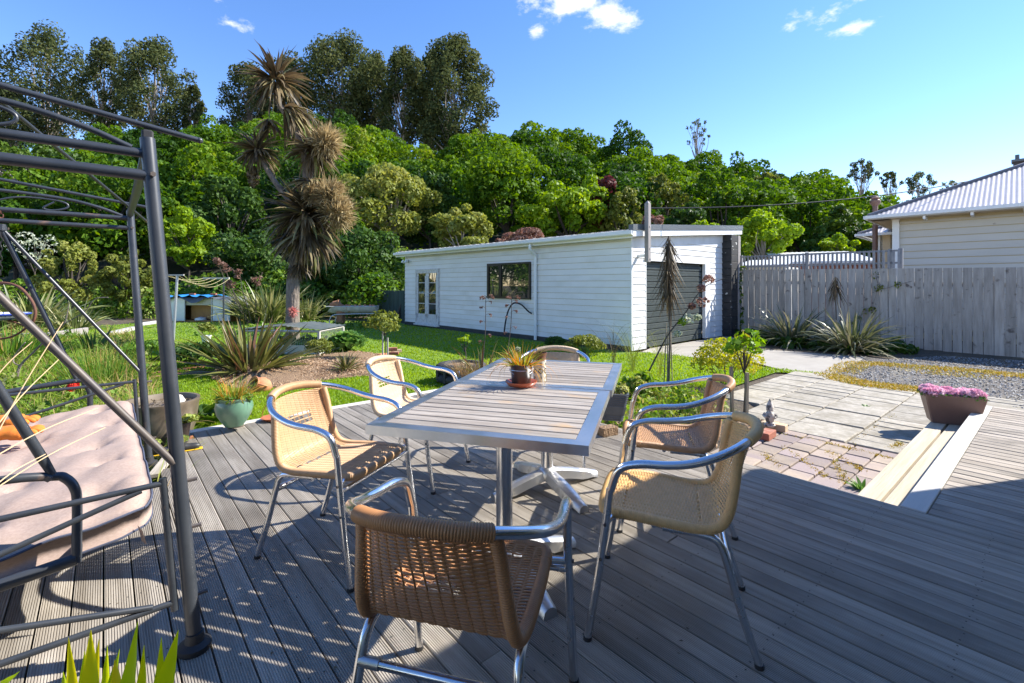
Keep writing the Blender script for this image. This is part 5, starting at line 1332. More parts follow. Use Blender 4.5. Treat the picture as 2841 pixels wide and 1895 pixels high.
# distinct trees below the wood
tree('willowy_tree', 'tall willowy yellow green tree behind the garage end', 'tree', 1085, 442, 690, 250, 34, 'f_yel', 'bark_pale', 9000, .17, 26, .30, up=.2, tintv=.6)
tree('garden_tree', 'soft yellow green rounded tree above the garage gutter', 'tree', 1280, 568, 720, 160, 28, 'f_yel', 'bark_pale', 4500, .15, 16, .36, up=.3)
tree('maroon_shrub', 'dusty maroon twiggy shrub peeping over the garage roof', 'shrub', 1455, 634, 720, 140, 27, 'f_maroon', 'bark_dark', 3200, .11, 12, .4, up=.6)
tree('garden_tree', 'bright mid green tree above the middle of the garage roof', 'tree', 1580, 488, 690, 225, 35, 'f_lime', 'bark_dark', 7000, .19, 20, .36)
tree('copper_tree', 'dark copper red leaved tree behind the bright green one', 'tree', 1655, 505, 640, 120, 36.5, 'f_red', 'bark_dark', 3200, .18, 12, .4)
tree('garden_tree', 'sparse olive yellow tree left of the garage power post', 'tree', 1728, 512, 680, 110, 34, 'f_olive', 'bark_dark', 2400, .17, 14, .35, up=.2)
tree('garden_tree', 'dark green tree between the two yellow green trees', 'tree', 1190, 470, 700, 170, 37, 'f_dark', 'bark_dark', 6000, .19, 24, .3)
tree('garden_tree', 'mid green tree behind the maroon shrub over the garage roof', 'tree', 1410, 455, 700, 190, 37.5, 'f_syc', 'bark_dark', 6000, .2, 26, .28)
tree('garden_tree', 'olive green tree right of the power post above the gable', 'tree', 1830, 470, 690, 150, 37, 'f_olive', 'bark_dark', 4200, .19, 22, .28)
tree('garden_tree', 'deep green tree above the right end of the garage', 'tree', 2010, 490, 720, 190, 36, 'f_syc', 'bark_dark', 6000, .19, 24, .28)
tree('garden_tree', 'mid green tree behind the white shed roof, left of the conifer', 'tree', 2215, 530, 730, 150, 36, 'f_syc', 'bark_dark', 5000, .18, 22, .28)
tree('garden_tree', 'dark tree filling the slope behind the vivid light green one', 'tree', 640, 480, 780, 200, 33, 'f_dark', 'bark_dark', 6500, .19, 24, .3)
tree('garden_tree', 'dark tree on the slope between swing post and far left trees', 'tree', 190, 500, 780, 190, 34, 'f_dark', 'bark_dark', 6000, .2, 24, .3)
tree('garden_tree', 'fresh green tree right behind the dark evergreen by the garage', 'tree', 935, 560, 800, 170, 29, 'f_syc', 'bark_dark', 5200, .16, 24, .28)
tree('copper_tree', 'small pinkish brown shrub by the power post above the roof', 'shrub', 1812, 590, 640, 60, 30, 'f_maroon', 'bark_dark', 1200, .12, 8, .4)
tree('garden_tree', 'dark blue green shrub right of the power post above the roof', 'tree', 1905, 560, 690, 130, 32, 'f_dark', 'bark_dark', 3600, .16, 14, .38)
tree('garden_tree', 'small light green bush over the right end of the garage roof', 'shrub', 1955, 608, 680, 70, 28, 'f_lime', 'bark_dark', 1400, .12, 8, .4)
tree('garden_tree', 'lime yellow young tree right of the garage roof end', 'tree', 2120, 575, 735, 165, 27, 'f_lime', 'bark_pale', 4200, .15, 18, .33, up=.2)
tree('conifer_tree', 'dark bushy conifer above the white shed roofs', 'tree', 2330, 562, 735, 200, 33, 'f_conif', 'bark_dark', 8500, .17, 30, .4, kind='cone')
tree('garden_tree', 'small lime green bush under the conifer by the shed roof', 'shrub', 2325, 650, 720, 85, 27, 'f_lime', 'bark_dark', 1600, .13, 9, .4)
tree('olive_tree', 'round olive tree standing out on the right of the hillside', 'tree', 2122, 478, 560, 62, 52, 'f_olive', 'bark_dark', 2200, .24, 9, .45, ground=gz(28, 52))
tree('garden_tree', 'lime green tree between the conifer and the flue pipe', 'tree', 2440, 600, 730, 110, 31, 'f_lime', 'bark_dark', 2600, .16, 12, .36)
tree('garden_tree', 'vivid light green round tree behind the swing post', 'tree', 522, 590, 760, 165, 27, 'f_lime', 'bark_dark', 7500, .13, 26, .30, up=.6, tintv=.25)
tree('garden_tree', 'yellow green feathery bush seen through the left swing struts', 'shrub', 200, 668, 860, 150, 21, 'f_yel', 'bark_dark', 5200, .085, 30, .24)
tree('garden_tree', 'olive bush left of the swing post near the big leaves', 'shrub', 352, 690, 860, 140, 22, 'f_olive', 'bark_dark', 5200, .085, 30, .24)
tree('garden_tree', 'dense dark evergreen between cabbage tree and garage', 'tree', 1010, 628, 870, 230, 23.5, 'f_dark', 'bark_dark', 8500, .13, 24, .34)
tree('garden_tree', 'dark glossy evergreen right behind the cabbage tree trunk', 'tree', 860, 690, 880, 170, 24, 'f_dark', 'bark_dark', 5600, .12, 18, .36)
tree('garden_tree', 'dark evergreen behind the clothes line and flax', 'tree', 690, 640, 860, 210, 25, 'f_dark', 'bark_dark', 6500, .13, 20, .36)
tree('garden_tree', 'deep green tree towering behind the left shrubs', 'tree', 330, 470, 760, 330, 33, 'f_syc', 'bark_dark', 11000, .22, 26, .32)
tree('garden_tree', 'deep green tree at the left edge behind the swing frame', 'tree', 40, 520, 800, 300, 31, 'f_syc', 'bark_dark', 7500, .22, 24, .33)
tree('flat_pine', 'flat branched grey green pine at the upper left edge', 'tree', 80, 395, 520, 330, 40, 'f_conif', 'bark_pale', 4200, .2, 20, .30, up=0)
tree('garden_tree', 'mid green tree on the slope left of the cabbage tree heads', 'tree', 560, 420, 700, 260, 38, 'f_syc', 'bark_dark', 7000, .24, 24, .32)
tree('blossom_bush', 'white flowering bush behind the left shrubs', 'shrub', 95, 640, 740, 110, 24, 'f_white', 'bark_dark', 420, .08, 10, .4)

for i, (u, y, w, lab) in enumerate([(-350, 19, 330, 'broad green tree beyond the left edge of the garden, nearest the swing'), (-800, 17, 360, 'tall shrub tree far out to the left of the deck'), (-1400, 15, 460, 'leafy tree left of and level with the deck, outside the view'), (-2300, 12, 620, 'large shrub left of the deck, beyond the swing seat')]):
    tree('side_tree', lab, 'tree', u, 330-i*90, 860+i*10, w, y, 'f_mix', 'bark_dark', 5000, .17, 20, .36)
# mixed low growth along the far garden edge (reads as one mass)
def shrubbery():
    lb = []; rng = np.random.RandomState(8)
    for u in range(-260, 1120, 22):
        y = rng.uniform(21, 26); x = (u-CX)/F*y; h = rng.uniform(.6, 1.7)*(1.3 if u > 450 else 1); lb.append((x, y, GR+h*.5, rng.uniform(.7, 1.3), .8, h*.6))
    for u in range(2020, 3000, 60):
        y = rng.uniform(27, 31); x = (u-CX)/F*y; h = rng.uniform(1.5, 3.0); lb.append((x, y, GR+h*.5, 1.3, 1.0, h*.6))
    for u in range(1000, 2050, 55):
        y = rng.uniform(28, 32); x = (u-CX)/F*y; h = rng.uniform(2.0, 4.2); lb.append((x, y, GR+h*.5, 1.6, 1.0, h*.6))
    V, Fc, T = leafcloud(lb, 46000, .12, rng, up=.3, tintv=.6)
    tag(npmesh('shrubbery', V, Fc, M['f_mix'], T), 'mixed leafy undergrowth along the far edge of the garden', 'shrubbery', kind='stuff')
shrubbery()

# ================================================================== CABBAGE TREE
def cabbage():
    y = 11.8; b = P(812, 962, GR)
    t = thing('cabbage_tree', 'tall cabbage tree with shaggy brown dry heads and grey trunk', 'tree', (b.x, y, GR))
    def L(u, v, dy=0): q = Q(u, v, y+dy); return q-Vector((b.x, y, GR))
    mb = MB(); mb.tube(catmull([L(812, 975), L(812, 930), L(812, 850), L(815, 770), L(838, 640), L(850, 560)], 5), [.20]+[.165]*8+[.155]*8+[.13]*5+[.11]*4, 14)
    for pts, r0, r1 in (([L(850, 600), L(850, 500, .1), L(845, 440), L(815, 350), L(775, 290), L(762, 240)], .10, .06), ([L(850, 600), L(790, 540, -.05), L(750, 485), L(712, 425)], .085, .05),
                        ([L(850, 560), L(862, 480, .1), L(868, 400)], .09, .06)):
        q = catmull(pts, 5); mb.tube(q, [r0+(r1-r0)*i/(len(q)-1) for i in range(len(q))], 10)
    mb.build('trunk', M['bark'], t, True)
    def head(c, r, n, up0=-1.2, up1=1.4, w=.05, dr=(.1, 1.2), az=None, name='leaf_head', tl=(0, 1)):
        rng = NR; a = rng.rand(n)*6.283 if az is None else az[0]+rng.rand(n)*az[1]; e = np.arcsin(np.clip(rng.uniform(math.sin(up0), math.sin(up1), n), -1, 1))
        base = np.array(c)[None]+np.stack([np.cos(a)*np.cos(e), np.sin(a)*np.cos(e), np.sin(e)], 1)*.10*r
        V, Fc, T = blades(base, a, e, r*(.5+.55*rng.rand(n)**.8), dr[0]+(dr[1]-dr[0])*rng.rand(n), w*1.4*(.7+.6*rng.rand(n)), 5, tl[0]+(tl[1]-tl[0])*rng.rand(n), curl=1.2)
        npmesh(name, V, Fc, M['f_cab'], T, t)
    head(L(765, 225), .95, 210, -1.0, 1.45, .05)
    head(L(785, 300), 1.05, 130, -1.3, .1, .045, (.5, 1.4), (-.9, 1.6), tl=(.4, 1))
    head(L(745, 330), .55, 50, -1.45, -.3, .045, (.3, .8), name='dead_skirt')
    head(L(712, 415), .72, 190, -1.2, 1.3, .045)
    head(L(868, 415), .80, 230, -1.35, 1.2, .045)
    head(L(855, 500), .70, 90, -1.5, .2, .045, (.2, .8), name='dead_skirt')
    head(L(850, 595), 1.15, 420, -1.4, 1.35, .055)
    head(L(850, 640), 1.10, 260, -1.5, -.2, .055, (.3, .9), name='dead_skirt')
    head(L(832, 720), .55, 120, -1.55, -.7, .05, (0, .3), name='dead_skirt', tl=(0, .5))
    for (u, v, rx, rz) in ((905, 398, .42, .42), (915, 545, .40, .40), (935, 590, .46, .50), (870, 545, .3, .3)):
        c = L(u, v, -.25); n = 520; dv = NR.normal(size=(n, 3))+np.array([.55, -.5, .35]); dv /= np.linalg.norm(dv, axis=1)[:, None]
        base = np.array(c)[None]+dv*rx*.45+NR.normal(size=(n, 3))*rx*.14
        V, Fc, T = blades(base, np.arctan2(dv[:, 1], dv[:, 0]), np.arcsin(dv[:, 2]), rx*(.45+.5*NR.rand(n)), NR.uniform(-.3, .6, n), .022, 3)
        V2, F2, T2 = leafcloud([(c.x+R.uniform(-1, 1)*rx*.6, c.y+R.uniform(-1, 1)*rx*.5, c.z+R.uniform(-1, 1)*rz*.6, rx*.34, rx*.34, rz*.34) for _ in range(16)], 1800, .028, up=.1, jit=1.6, inner=.9, elong=3.6, tintv=.6)
        V, Fc, T = merge([(V, Fc, T), (V2, F2, T2*.6)]); npmesh('flower_head', V, Fc, M['f_cabfl'], T, t)
    c = L(702, 490); V, Fc, T = leafcloud([(c.x, c.y, c.z, .12, .12, .25)], 260, .07); npmesh('dead_flower_head', V, Fc, M['f_brown'], T, t)
cabbage()
# coral coloured rosette (bromeliad) tied to the trunk
p = Q(814, 865, 11.55)
n = 90; a = NR.rand(n)*6.28; el_ = NR.uniform(-1.4, 1.4, n)
V, Fc, T = blades(np.zeros((n, 3)), np.where(NR.rand(n) < .5, -1.57+NR.uniform(-1.4, 1.4, n), a), el_, .16, .5, .03, 3)
tag(npmesh('wall_rosette', V, Fc, M['f_coral'], T, loc=p), 'coral pink rosette ornament hung on the cabbage tree trunk', 'ornament')

# ================================================================== FLAX AND GRASSES
def flax(name, label, u, v, n, L, W, m, z=GR, group=None, elo=.35, ehi=1.5, droop=(.1, .9), spread=.22, cat='flax', seg=6, azr=None):
    p = P(u, v, z); V, Fc, T = clump((0, 0, 0), n, L, W, elo, ehi, droop, spread, seg=seg, azr=azr)
    return tag(npmesh(name, V, Fc, M[m], T, loc=p), label, cat, group)
flax('flax_clump', 'large bronze green flax in front of the cabbage tree', 690, 1032, 190, 1.28, .062, 'f_flax', elo=.10, ehi=1.4, spread=.30, droop=(.0, .5), z=GR)
flax('flax_clump', 'dark green flax thicket with brown seed heads left of the trunk', 745, 893, 460, 1.9, .07, 'f_flaxg', elo=.6, ehi=1.5, spread=.8, droop=(.3, 1.4))
flax('flax_clump', 'green flax just behind the cabbage tree trunk on the right', 850, 890, 150, 1.5, .06, 'f_flaxg', elo=.3, spread=.4, droop=(.2, 1.2))
flax('flax_clump', 'striped flax by the fence, the left one of two', 2195, 955, 190, 1.25, .05, 'f_flaxfence', elo=.2, spread=.22, droop=(.3, 1.7), z=GR+.03)
flax('flax_clump', 'striped flax by the fence, the right one of two', 2362, 975, 210, 1.20, .05, 'f_flaxfence', elo=.2, spread=.22, droop=(.3, 1.8), z=GR+.03)
flax('flax_clump', 'small silvery purple flax on the bark mulch', 958, 1026, 90, .42, .020, 'f_flax', z=GR+.06, elo=.25, spread=.06, droop=(.1, .9))
flax('flax_clump', 'big pale variegated flax behind the swing seat at left', 90, 915, 300, 1.9, .095, 'f_flaxg', elo=.3, spread=.6, droop=(.3, 1.5))
flax('flax_clump', 'arching grey green flax behind the reeds, left of the lawn', 205, 918, 130, 1.3, .05, 'f_flaxg', elo=.15, spread=.35, droop=(.2, 1.3))
flax('iris_clump', 'dark sword leaved iris at the edge of the lawn', 258, 985, 16, .75, .06, 'f_dark', elo=.8, spread=.10, droop=(0, .4), cat='iris')
flax('reed_clump', 'upright green reeds beside the lawn and swing post', 285, 1085, 420, .85, .007, 'f_reed', elo=.95, ehi=1.55, spread=.34, droop=(0, .35), cat='reeds', seg=4)
flax('reed_clump', 'tall green and yellow grass at the left edge', 20, 1010, 260, .95, .022, 'f_reed', elo=.8, ehi=1.5, spread=.4, droop=(.1, .8), cat='grass', seg=5)
flax('sedge_clump', 'straw coloured sedge behind the blue tub', 1290, 1045, 260, .34, .005, 'f_dry', elo=.7, ehi=1.5, spread=.14, droop=(.1, 1.1), cat='sedge', seg=4, z=GR+.25)
flax('sedge_clump', 'green gold sedge just behind the bucket on the table', 1392, 1040, 180, .36, .007, 'f_potgrass', elo=.7, ehi=1.5, spread=.12, droop=(.1, 1.1), cat='sedge', seg=4, z=GR+.2)
fb = P(1338, 1050, GR+.2)
V, Fc, T = clump((0, 0, 0), 26, .62, .030, .7, 1.5, (0, .7), .08, tlo=.6)
bf = thing('bronze_flax', 'bronze red flax with two dark seed stalks behind the tables', 'flax', fb); npmesh('leaf', V, Fc, M['f_flax'], T, bf)
for (u0, v0, u1, v1) in ((1340, 1000, 1348, 828), (1410, 965, 1420, 828)):
    a, b = Q(u0, v0, fb.y)-fb, Q(u1, v1, fb.y+.1)-fb; path = catmull([a+Vector((0, 0, -.15)), a, a.lerp(b, .5)+Vector((.015, 0, 0)), b, b+Vector((.04, 0, -.01))], 5)
    sk = MB().tube(path, [.008*(1-.6*i/(len(path)-1)) for i in range(len(path))], 6).build('seed_stalk', M['bark_dark'], bf, True)
    mb = MB(); cl = []
    for i in range(11):
        k = .42+.055*i; c = path[min(int(k*len(path)), len(path)-1)]; sg = 1 if i % 2 else -1; e = c+Vector((sg*.055, R.uniform(-.03, .03), .02)); mb.tube([c, c.lerp(e, .6)+Vector((0, 0, .012)), e], .0025, 4)
        cl.append((e.x+sg*.012, e.y, e.z-.006, .022, .010, .008)); cl.append((e.x+sg*.022, e.y, e.z-.022, .006, .006, .018))
    tag(mb.build('twigs', M['bark_dark'], sk), kind='stuff'); V, Fc, T = leafcloud(cl, 260, .013, elong=2.6); tag(npmesh('seed_pods', V, Fc, M['f_maroon'], T, sk), kind='stuff')
# seed heads of the dark flax
sh = thing('flax_seed_heads', 'brown feathery seed heads standing out of the dark flax', 'seed heads', P(700, 900, GR))
for (u, v) in ((625, 745), (665, 760), (712, 780), (640, 790), (605, 728)):
    c = Q(u, v, 17.5)-sh.location; V, Fc, T = leafcloud([(c.x+R.uniform(-.15, .15), c.y, c.z+R.uniform(-.12, .12), .12, .08, .09) for _ in range(5)], 150, .045, jit=1.3, inner=.8, elong=2); npmesh('seed_head', V, Fc, M['f_maroon'], T, sh)
    MB().tube([(c.x*.2, 0, 0), (c.x*.8, c.y*.8, c.z*.7), c], .015, 5).build('stalk', M['bark_dark'], sh)

# undergrowth in the left garden and bed
def under(name, label, polys, m, L, W, lf=None):
    ps = []
    for poly, n in polys:
        x, y = scatter_poly(poly, n); n = len(x); base = np.stack([x, y, np.full(n, GR)], 1); s = np.clip(y/9, .7, 1.5)
        patch = np.clip(.5+.5*np.sin(x*2.3+1)*np.cos(y*1.9)+NR.normal(size=n)*.15, 0, 1)
        ps.append(blades(base, NR.rand(n)*6.28, .3+NR.rand(n)*1.2, L*(.4+NR.rand(n)*.9)*(.6+.8*patch), .2+1.3*NR.rand(n), W*s, 4, np.clip(patch*.7+NR.rand(n)*.35, 0, 1)))
    V, Fc, T = merge(ps); return tag(npmesh(name, V, Fc, M[m], T), label, 'undergrowth', kind='stuff')
LG = [ST(3.4, .25), ST(5.0, .55), (-3.9, 5.6), (-5.7, 7.5), (-7.4, 9.5), (-10.2, 13), (-15, 14.6), (-13, 9), (-8, 5), (-4.5, 3.4)]
under('garden_undergrowth', 'tangle of grasses and perennials in the left garden', [(LG, 24000), ([ST(3.35, -.1), ST(4.9, .45), (-3.7, 5.3), (-4.8, 5.4), (-4.2, 3.6)], 2600)], 'f_garden', .33, .011)
def lowleaf(name, label, poly, n, s, m, zr):
    x, y = scatter_poly(poly, n); lb = [(x[i], y[i], GR+zr*.25*R.random(), .12, .12, zr*R.uniform(.4, 1)) for i in range(min(len(x), 260))]
    V, Fc, T = leafcloud(lb, n, s, up=.8, tintv=.7); return tag(npmesh(name, V, Fc, M[m], T), label, 'ground cover', kind='stuff')
lowleaf('ground_cover', 'low leafy ground cover filling the left garden', LG, 9000, .045, 'f_mix', .28)
lowleaf('bed_ground_cover', 'leafy green perennials in the bed between deck and patio', [ST(4.9, 3.6), ST(5.3, 4.0), ST(3.8, 5.9), ST(3.0, 6.0), ST(2.5, 5.3), ST(2.9, 4.0)], 5200, .035, 'f_garden', .22)
under('bed_grasses', 'fine grasses and young stems in the bed right of the tables', [([ST(4.9, 3.6), ST(5.4, 3.9), ST(3.8, 6.2), ST(3.1, 6.3), ST(2.5, 5.5), ST(2.5, 4.0)], 2400)], 'f_garden', .24, .006)
chips('bed_bark_chips', [ST(2.15, 3.5), ST(2.15, 5.6), ST(3.0, 6.0), ST(3.4, 4.6), ST(3.0, 3.5)], 2600, .016, M['f_chip'], GR+.006, .02, 'tan bark chips at the foot of the bed beside the patio', 'mulch')
lowleaf('fence_ground_cover', 'dark green leafy plants along the foot of the fence', [(6.7, 14.2), P(2120, 962, GR), P(2400, 985, GR), P(2560, 985, GR), (9.4, 11.5), (7.2, 14.0)], 4200, .10, 'f_dark', .22)
lowleaf('far_ground_cover', 'green weeds in the bed behind the flax', [(-9.5, 14), (-6, 13.2), (-4.8, 15), (-5, 18), (-9, 19)], 3000, .06, 'f_mix', .2)

# gunnera-like big leaves, rhubarb
def bigleaves(name, label, cat, u, v, n, L, r, h, m, z=GR):
    p = P(u, v, z); t = thing(name, label, cat, p)
    for i in range(n):
        a = i*2.4; rr = r*math.sqrt((i+.5)/n); c = Vector((rr*math.cos(a), rr*math.sin(a), h*(1-.5*(i/n))*R.uniform(.8, 1.1)))
        k = 9; pts = []
        for j in range(k*2):
            b = 2*math.pi*j/(k*2); q = L*(.5 if j % 2 else .42)*(1 if j else .3)*R.uniform(.9, 1.1); pts.append(Vector((math.cos(b)*q, math.sin(b)*q, .14*L*math.cos(b*3)-.1*L*(q/L))))
        rot = Matrix.Rotation(a+math.pi, 3, 'Z') @ Matrix.Rotation(R.uniform(.3, 1.0), 3, 'Y')
        vs = [Vector((0, 0, .03*L))]+pts; V = [tuple(rot @ q_+c) for q_ in vs]; Fc = [(0, 1+j, 1+(j+1) % (k*2)) for j in range(k*2)]
        o = npmesh('leaf', V, Fc, M[m], np.full(len(V), R.random()), t)
        if i % 3 == 0: MB().tube([(0, 0, 0), c*.6+Vector((0, 0, h*.1)), c], .012, 5).build('stem', M['f_reed'], t)
bigleaves('gunnera', 'huge jagged green leaves beside the swing post', 'plant', 400, 866, 20, 1.35, 1.0, 1.3, 'f_lime')
bigleaves('gunnera', 'large lobed green leaves left of the swing post by the flax', 'plant', 300, 866, 16, 1.2, 1.0, 1.1, 'f_rhub')
bigleaves('rhubarb', 'broad leaved rhubarb clump right of the wire frame', 'plant', 965, 975, 60, .26, .36, .42, 'f_rhub')
bigleaves('broadleaf_plant', 'dark broad leaved plant at the foot of the green pot', 'plant', 600, 1175, 12, .20, .20, .2, 'f_dark')

# small bushes
def bush(name, label, u, v, r, h, m, n=1500, s=.03, z=GR, cat='shrub', lobes=14, y=None):
    p = P(u, v, z); t = thing(name, label, cat, p); lb = crown_lobes((0, 0, h*.55), r, r, h*.48, lobes, .38)
    V, Fc, T = leafcloud(lb, n, s); npmesh('foliage', V, Fc, M[m], T, t)
    mb = MB()
    for l in lb[::3]: mb.tube([(0, 0, 0), (l[0]*.5, l[1]*.5, l[2]*.6), (l[0], l[1], l[2])], [.008, .006, .003], 4)
    mb.build('stems', M['bark_dark'], t); return t
bush('box_bush', 'small rounded olive bush beside the wire frame', 885, 1000, .26, .42, 'f_olive', 1800, .025)
bush('maple_shrub', 'golden feathery maple at the corner of the lawn', 2015, 1082, .47, .74, 'f_maple', 2600, .028, z=GR, lobes=26)
bush('hebe_shrub', 'low green hebe against the garage behind the far chair', 1625, 985, .40, .42, 'f_olive', 2200, .032)
bush('hebe_shrub', 'small green shrub by the garage wall right of the hose', 1540, 968, .25, .28, 'f_dark', 1000, .03)
bush('euphorbia', 'leafy green and rust plant standing behind the grey trough', 1775, 1110, .26, .34, 'f_garden', 1500, .04, cat='plant')
bush('leafy_shrub', 'leafy shrub with purple flecks behind the reeds', 420, 1000, .5, .4, 'f_mix', 1800, .05)
bush('leafy_shrub', 'green shrub against the big flax at the lawn edge', 545, 1015, .45, .45, 'f_dark', 1800, .05)
bush('brown_shrub', 'brownish twiggy shrub left of the wood pile, under the trees', 240, 862, .9, 1.2, 'f_mix', 3600, .06)

# lancewood with drooping brown leaves, and its twin by the fence
def lancewood(label, u, vb, vt, L, n, z, spread=.04, dy=0, skirt=None):
    b = P(u, vb, z); zt = CAMZ-(vt-HZ)/F*b.y; t = thing('lancewood', label, 'sapling', b); H = zt-z
    MB().tube(catmull([(0, 0, -.02), (.02, 0, H*.4), (-.01, 0, H*.8), (0, 0, H)], 5), [.016]*8+[.012]*8, 7).build('trunk', M['bark'], t, True)
    k = NR.rand(n); base = np.stack([NR.normal(size=n)*.012, NR.normal(size=n)*.012, H*(skirt[0]+(1-skirt[0])*k**.7)], 1)
    a = NR.rand(n)*6.28
    V, Fc, T = blades(base, a, NR.uniform(-1.25, -.75, n), L*(.35+.65*NR.rand(n)), NR.uniform(.05, .5, n), .016, 6, curl=.5)
    tag(npmesh('leaf', V, Fc, M['f_brown'], T, t), kind='stuff'); return t
lw = lancewood('drooping brown leaved lancewood tied to sticks in front of the garage door', 1855, 1065, 655, .60, 340, GR, skirt=(.58,))
for dx, top in ((-.07, .95), (.06, 1.2), (-.02, .8)):
    MB().tube([(dx, 0, 0), (dx*.4, .02, top)], .008, 6).build('stick', M['stake'], lw)
lancewood('dead brown drooping sapling against the paling fence', 2318, 955, 768, .72, 90, GR+.04, dy=1, skirt=(.80,))
# leaning flax stalk with blossoms
ls = thing('leaning_stalk', 'long dark seed stalk leaning right across the garage door', 'stalk', P(1790, 1070, GR))
y_ = ls.location.y
pts = [Q(1790, 1050, y_), Q(1850, 935, y_), Q(1900, 870, y_), Q(1950, 800, y_), Q(2010, 772, y_)]
MB().tube(catmull([p-ls.location for p in pts], 5), [.014-.0005*i for i in range(21)], 7).build('stem', M['bark_dark'], ls, True)
for (u, v, m, s) in ((1965, 775, 'f_maroon', .09), (1945, 800, 'f_maroon', .07), (1950, 838, 'f_maroon', .10), (1920, 850, 'f_maroon', .06), (1910, 885, 'f_white', .11), (1935, 880, 'f_white', .06), (1880, 925, 'f_white', .06), (1895, 893, 'f_rose', .07)):
    c = Q(u, v, y_-.02)-ls.location; V, Fc, T = leafcloud([(c.x, c.y, c.z, s, s*.6, s*.7)], 60, .035); npmesh('seed_cluster', V, Fc, M[m], T, ls)
# fine weeping wire grass tufts
def wiry(label, u, vb, vt, n, m='f_olive', z=GR, L=.8, w=.004, spread=.05):
    b = P(u, vb, z); a = NR.rand(n)*6.28; base = np.stack([NR.normal(size=n)*spread*.5, NR.normal(size=n)*spread*.5, np.zeros(n)], 1)
    V, Fc, T = blades(base, a, NR.uniform(1.15, 1.55, n), L*(.7+.5*NR.rand(n)), NR.uniform(1.0, 2.9, n), w, 9, curl=2.2)
    return tag(npmesh('wire_plant', V, Fc, M[m], T, loc=b), label, 'plant')
wiry('tall arching wiry plant in front of the garage corner', 1755, 1030, 870, 60, 'f_olive', L=1.15)
wiry('arching brown wire stems left of the garage corner', 1700, 1015, 860, 22, 'f_brown', L=1.05, w=.006)
wiry('pale green wispy plant between garage corner and lancewood', 1830, 1045, 880, 46, 'f_yel', L=1.0)
# thin twig shrub with lime tips by the blue tub
def sapling(name, label, u, vb, z, H, r, m, n, s, stake=None, lob=7, y=None, trunkm='bark_dark'):
    b = P(u, vb, z); t = thing(name, label, 'sapling', b); lb = crown_lobes((0, 0, H-r*.7), r, r, r*.8, lob, .38, low=-.6)
    V, Fc, T = leafcloud(lb, n, s, up=.2, jit=1); npmesh('leaf', V, Fc, M[m], T, t)
    trunk_mesh([(0, 0, 0), (.015, 0, H*.4), (-.01, 0, H*.75)], .011, .007, [((0, 0, H*.5), (l[0], l[1], l[2]), .006, .003) for l in lb], 6).build('trunk', M[trunkm], t, True)
    if stake:
        for (dx, dy, hh) in stake: MB().box((dx, dy, hh/2), (.028, .022, hh)).build('stake', M['frame_wood'], t)
    return t
sapling('young_tree', 'young bronze leaved tree tied to pale stakes by the bricks', 1068, 998, GR+.02, .98, .34, 'f_olive', 620, .05, [(-.05, .02, .72), (.06, -.02, .45)], 10)
sapling('potted_shrub', 'thin twiggy shrub with lime green tips in the blue tub', 1290, 1025, GR+.25, .52, .10, 'f_lime', 110, .028, lob=4)
sapling('standard_rose', 'young standard rose with glossy green leaves by the patio stakes', 2064, 1150, GR, .98, .21, 'f_rose', 210, .052, lob=10)

# ================================================================== GARDEN OBJECTS
def stakeobj(u, vb, vt, z, w, label):
    b = P(u, vb, z); H = (CAMZ-(vt-HZ)/F*b.y)-z
    o = MB().box((0, 0, H/2), (w, w*.8, H), rz=.3, ry=R.uniform(-.03, .03)).build('garden_stake', M['stake'], loc=b); return tag(o, label, 'stake', 'wooden stakes beside the rose')
stakeobj(2030, 1150, 1018, GR, .034, 'grey wooden stake left of the standard rose')
stakeobj(2064+8, 1152, 1034, GR, .034, 'grey wooden stake right of the standard rose, nearer the gnome')
# gnome and bricks
gp = P(2136, 1182, GR+.055)
gn = thing('garden_gnome', 'weathered plaster gnome standing on bricks at the patio edge', 'ornament', gp, -.4)
MB().lathe([(0, 0), (.055, 0), (.058, .018), (.045, .028), (.034, .035)], n=14).build('base', M['gnome'], gn, True)
mb = MB(); mb.lathe([(.030, .025), (.042, .06), (.050, .10), (.046, .125), (.034, .145), (.030, .152)], n=14); 
for sx in (-1, 1):
    mb.tube(catmull([(sx*.044, 0, .135), (sx*.062, -.012, .11), (sx*.040, -.045, .098)], 3), .012, 7); mb.lathe([(0, -.014), (.018, -.008), (.02, .004), (0, .016)], (sx*.022, -.028, .036), 8)
mb.build('body', M['gnome'], gn, True)
MB().lathe([(0, .148), (.028, .152), (.036, .175), (.034, .195), (.024, .208)], n=14).build('head', M['gnome'], gn, True)
MB().lathe([(.038, .196), (.036, .205), (.026, .235), (.014, .262), (.004, .285), (0, .288)], n=14).build('hat', M['gnome'], gn, True)
MB().lathe([(0, .0), (.024, .012), (.022, .03), (0, .05)], (0, -.030, .125), 10).build('beard', M['gnome'], gn, True)
MB().lathe([(0, -.007), (.007, 0), (0, .007)], (0, -.038, .180), 8).build('nose', M['gnome'], gn, True)
def brickobj(c, rz, m, label, group, size=(.22, .105, .07)):
    return tag(MB().box((0, 0, size[2]/2), size, bevel=.005).build('brick', M[m], loc=c, rz=rz), label, 'brick', group)
brickobj(P(2150, 1192, GR+.012), ANG_D+.1, 'brick_pale', 'pale yellow brick right beside the gnome', 'bricks round the gnome')
brickobj(P(2128, 1215, GR+.012), ANG_W+.06, 'brick', 'reddish pink brick in front of the gnome', 'bricks round the gnome')
brickobj(P(2134, 1184, GR+.0), ANG_W, 'brick_pale', 'brick directly under the gnome', 'bricks round the gnome', (.22, .14, .05))
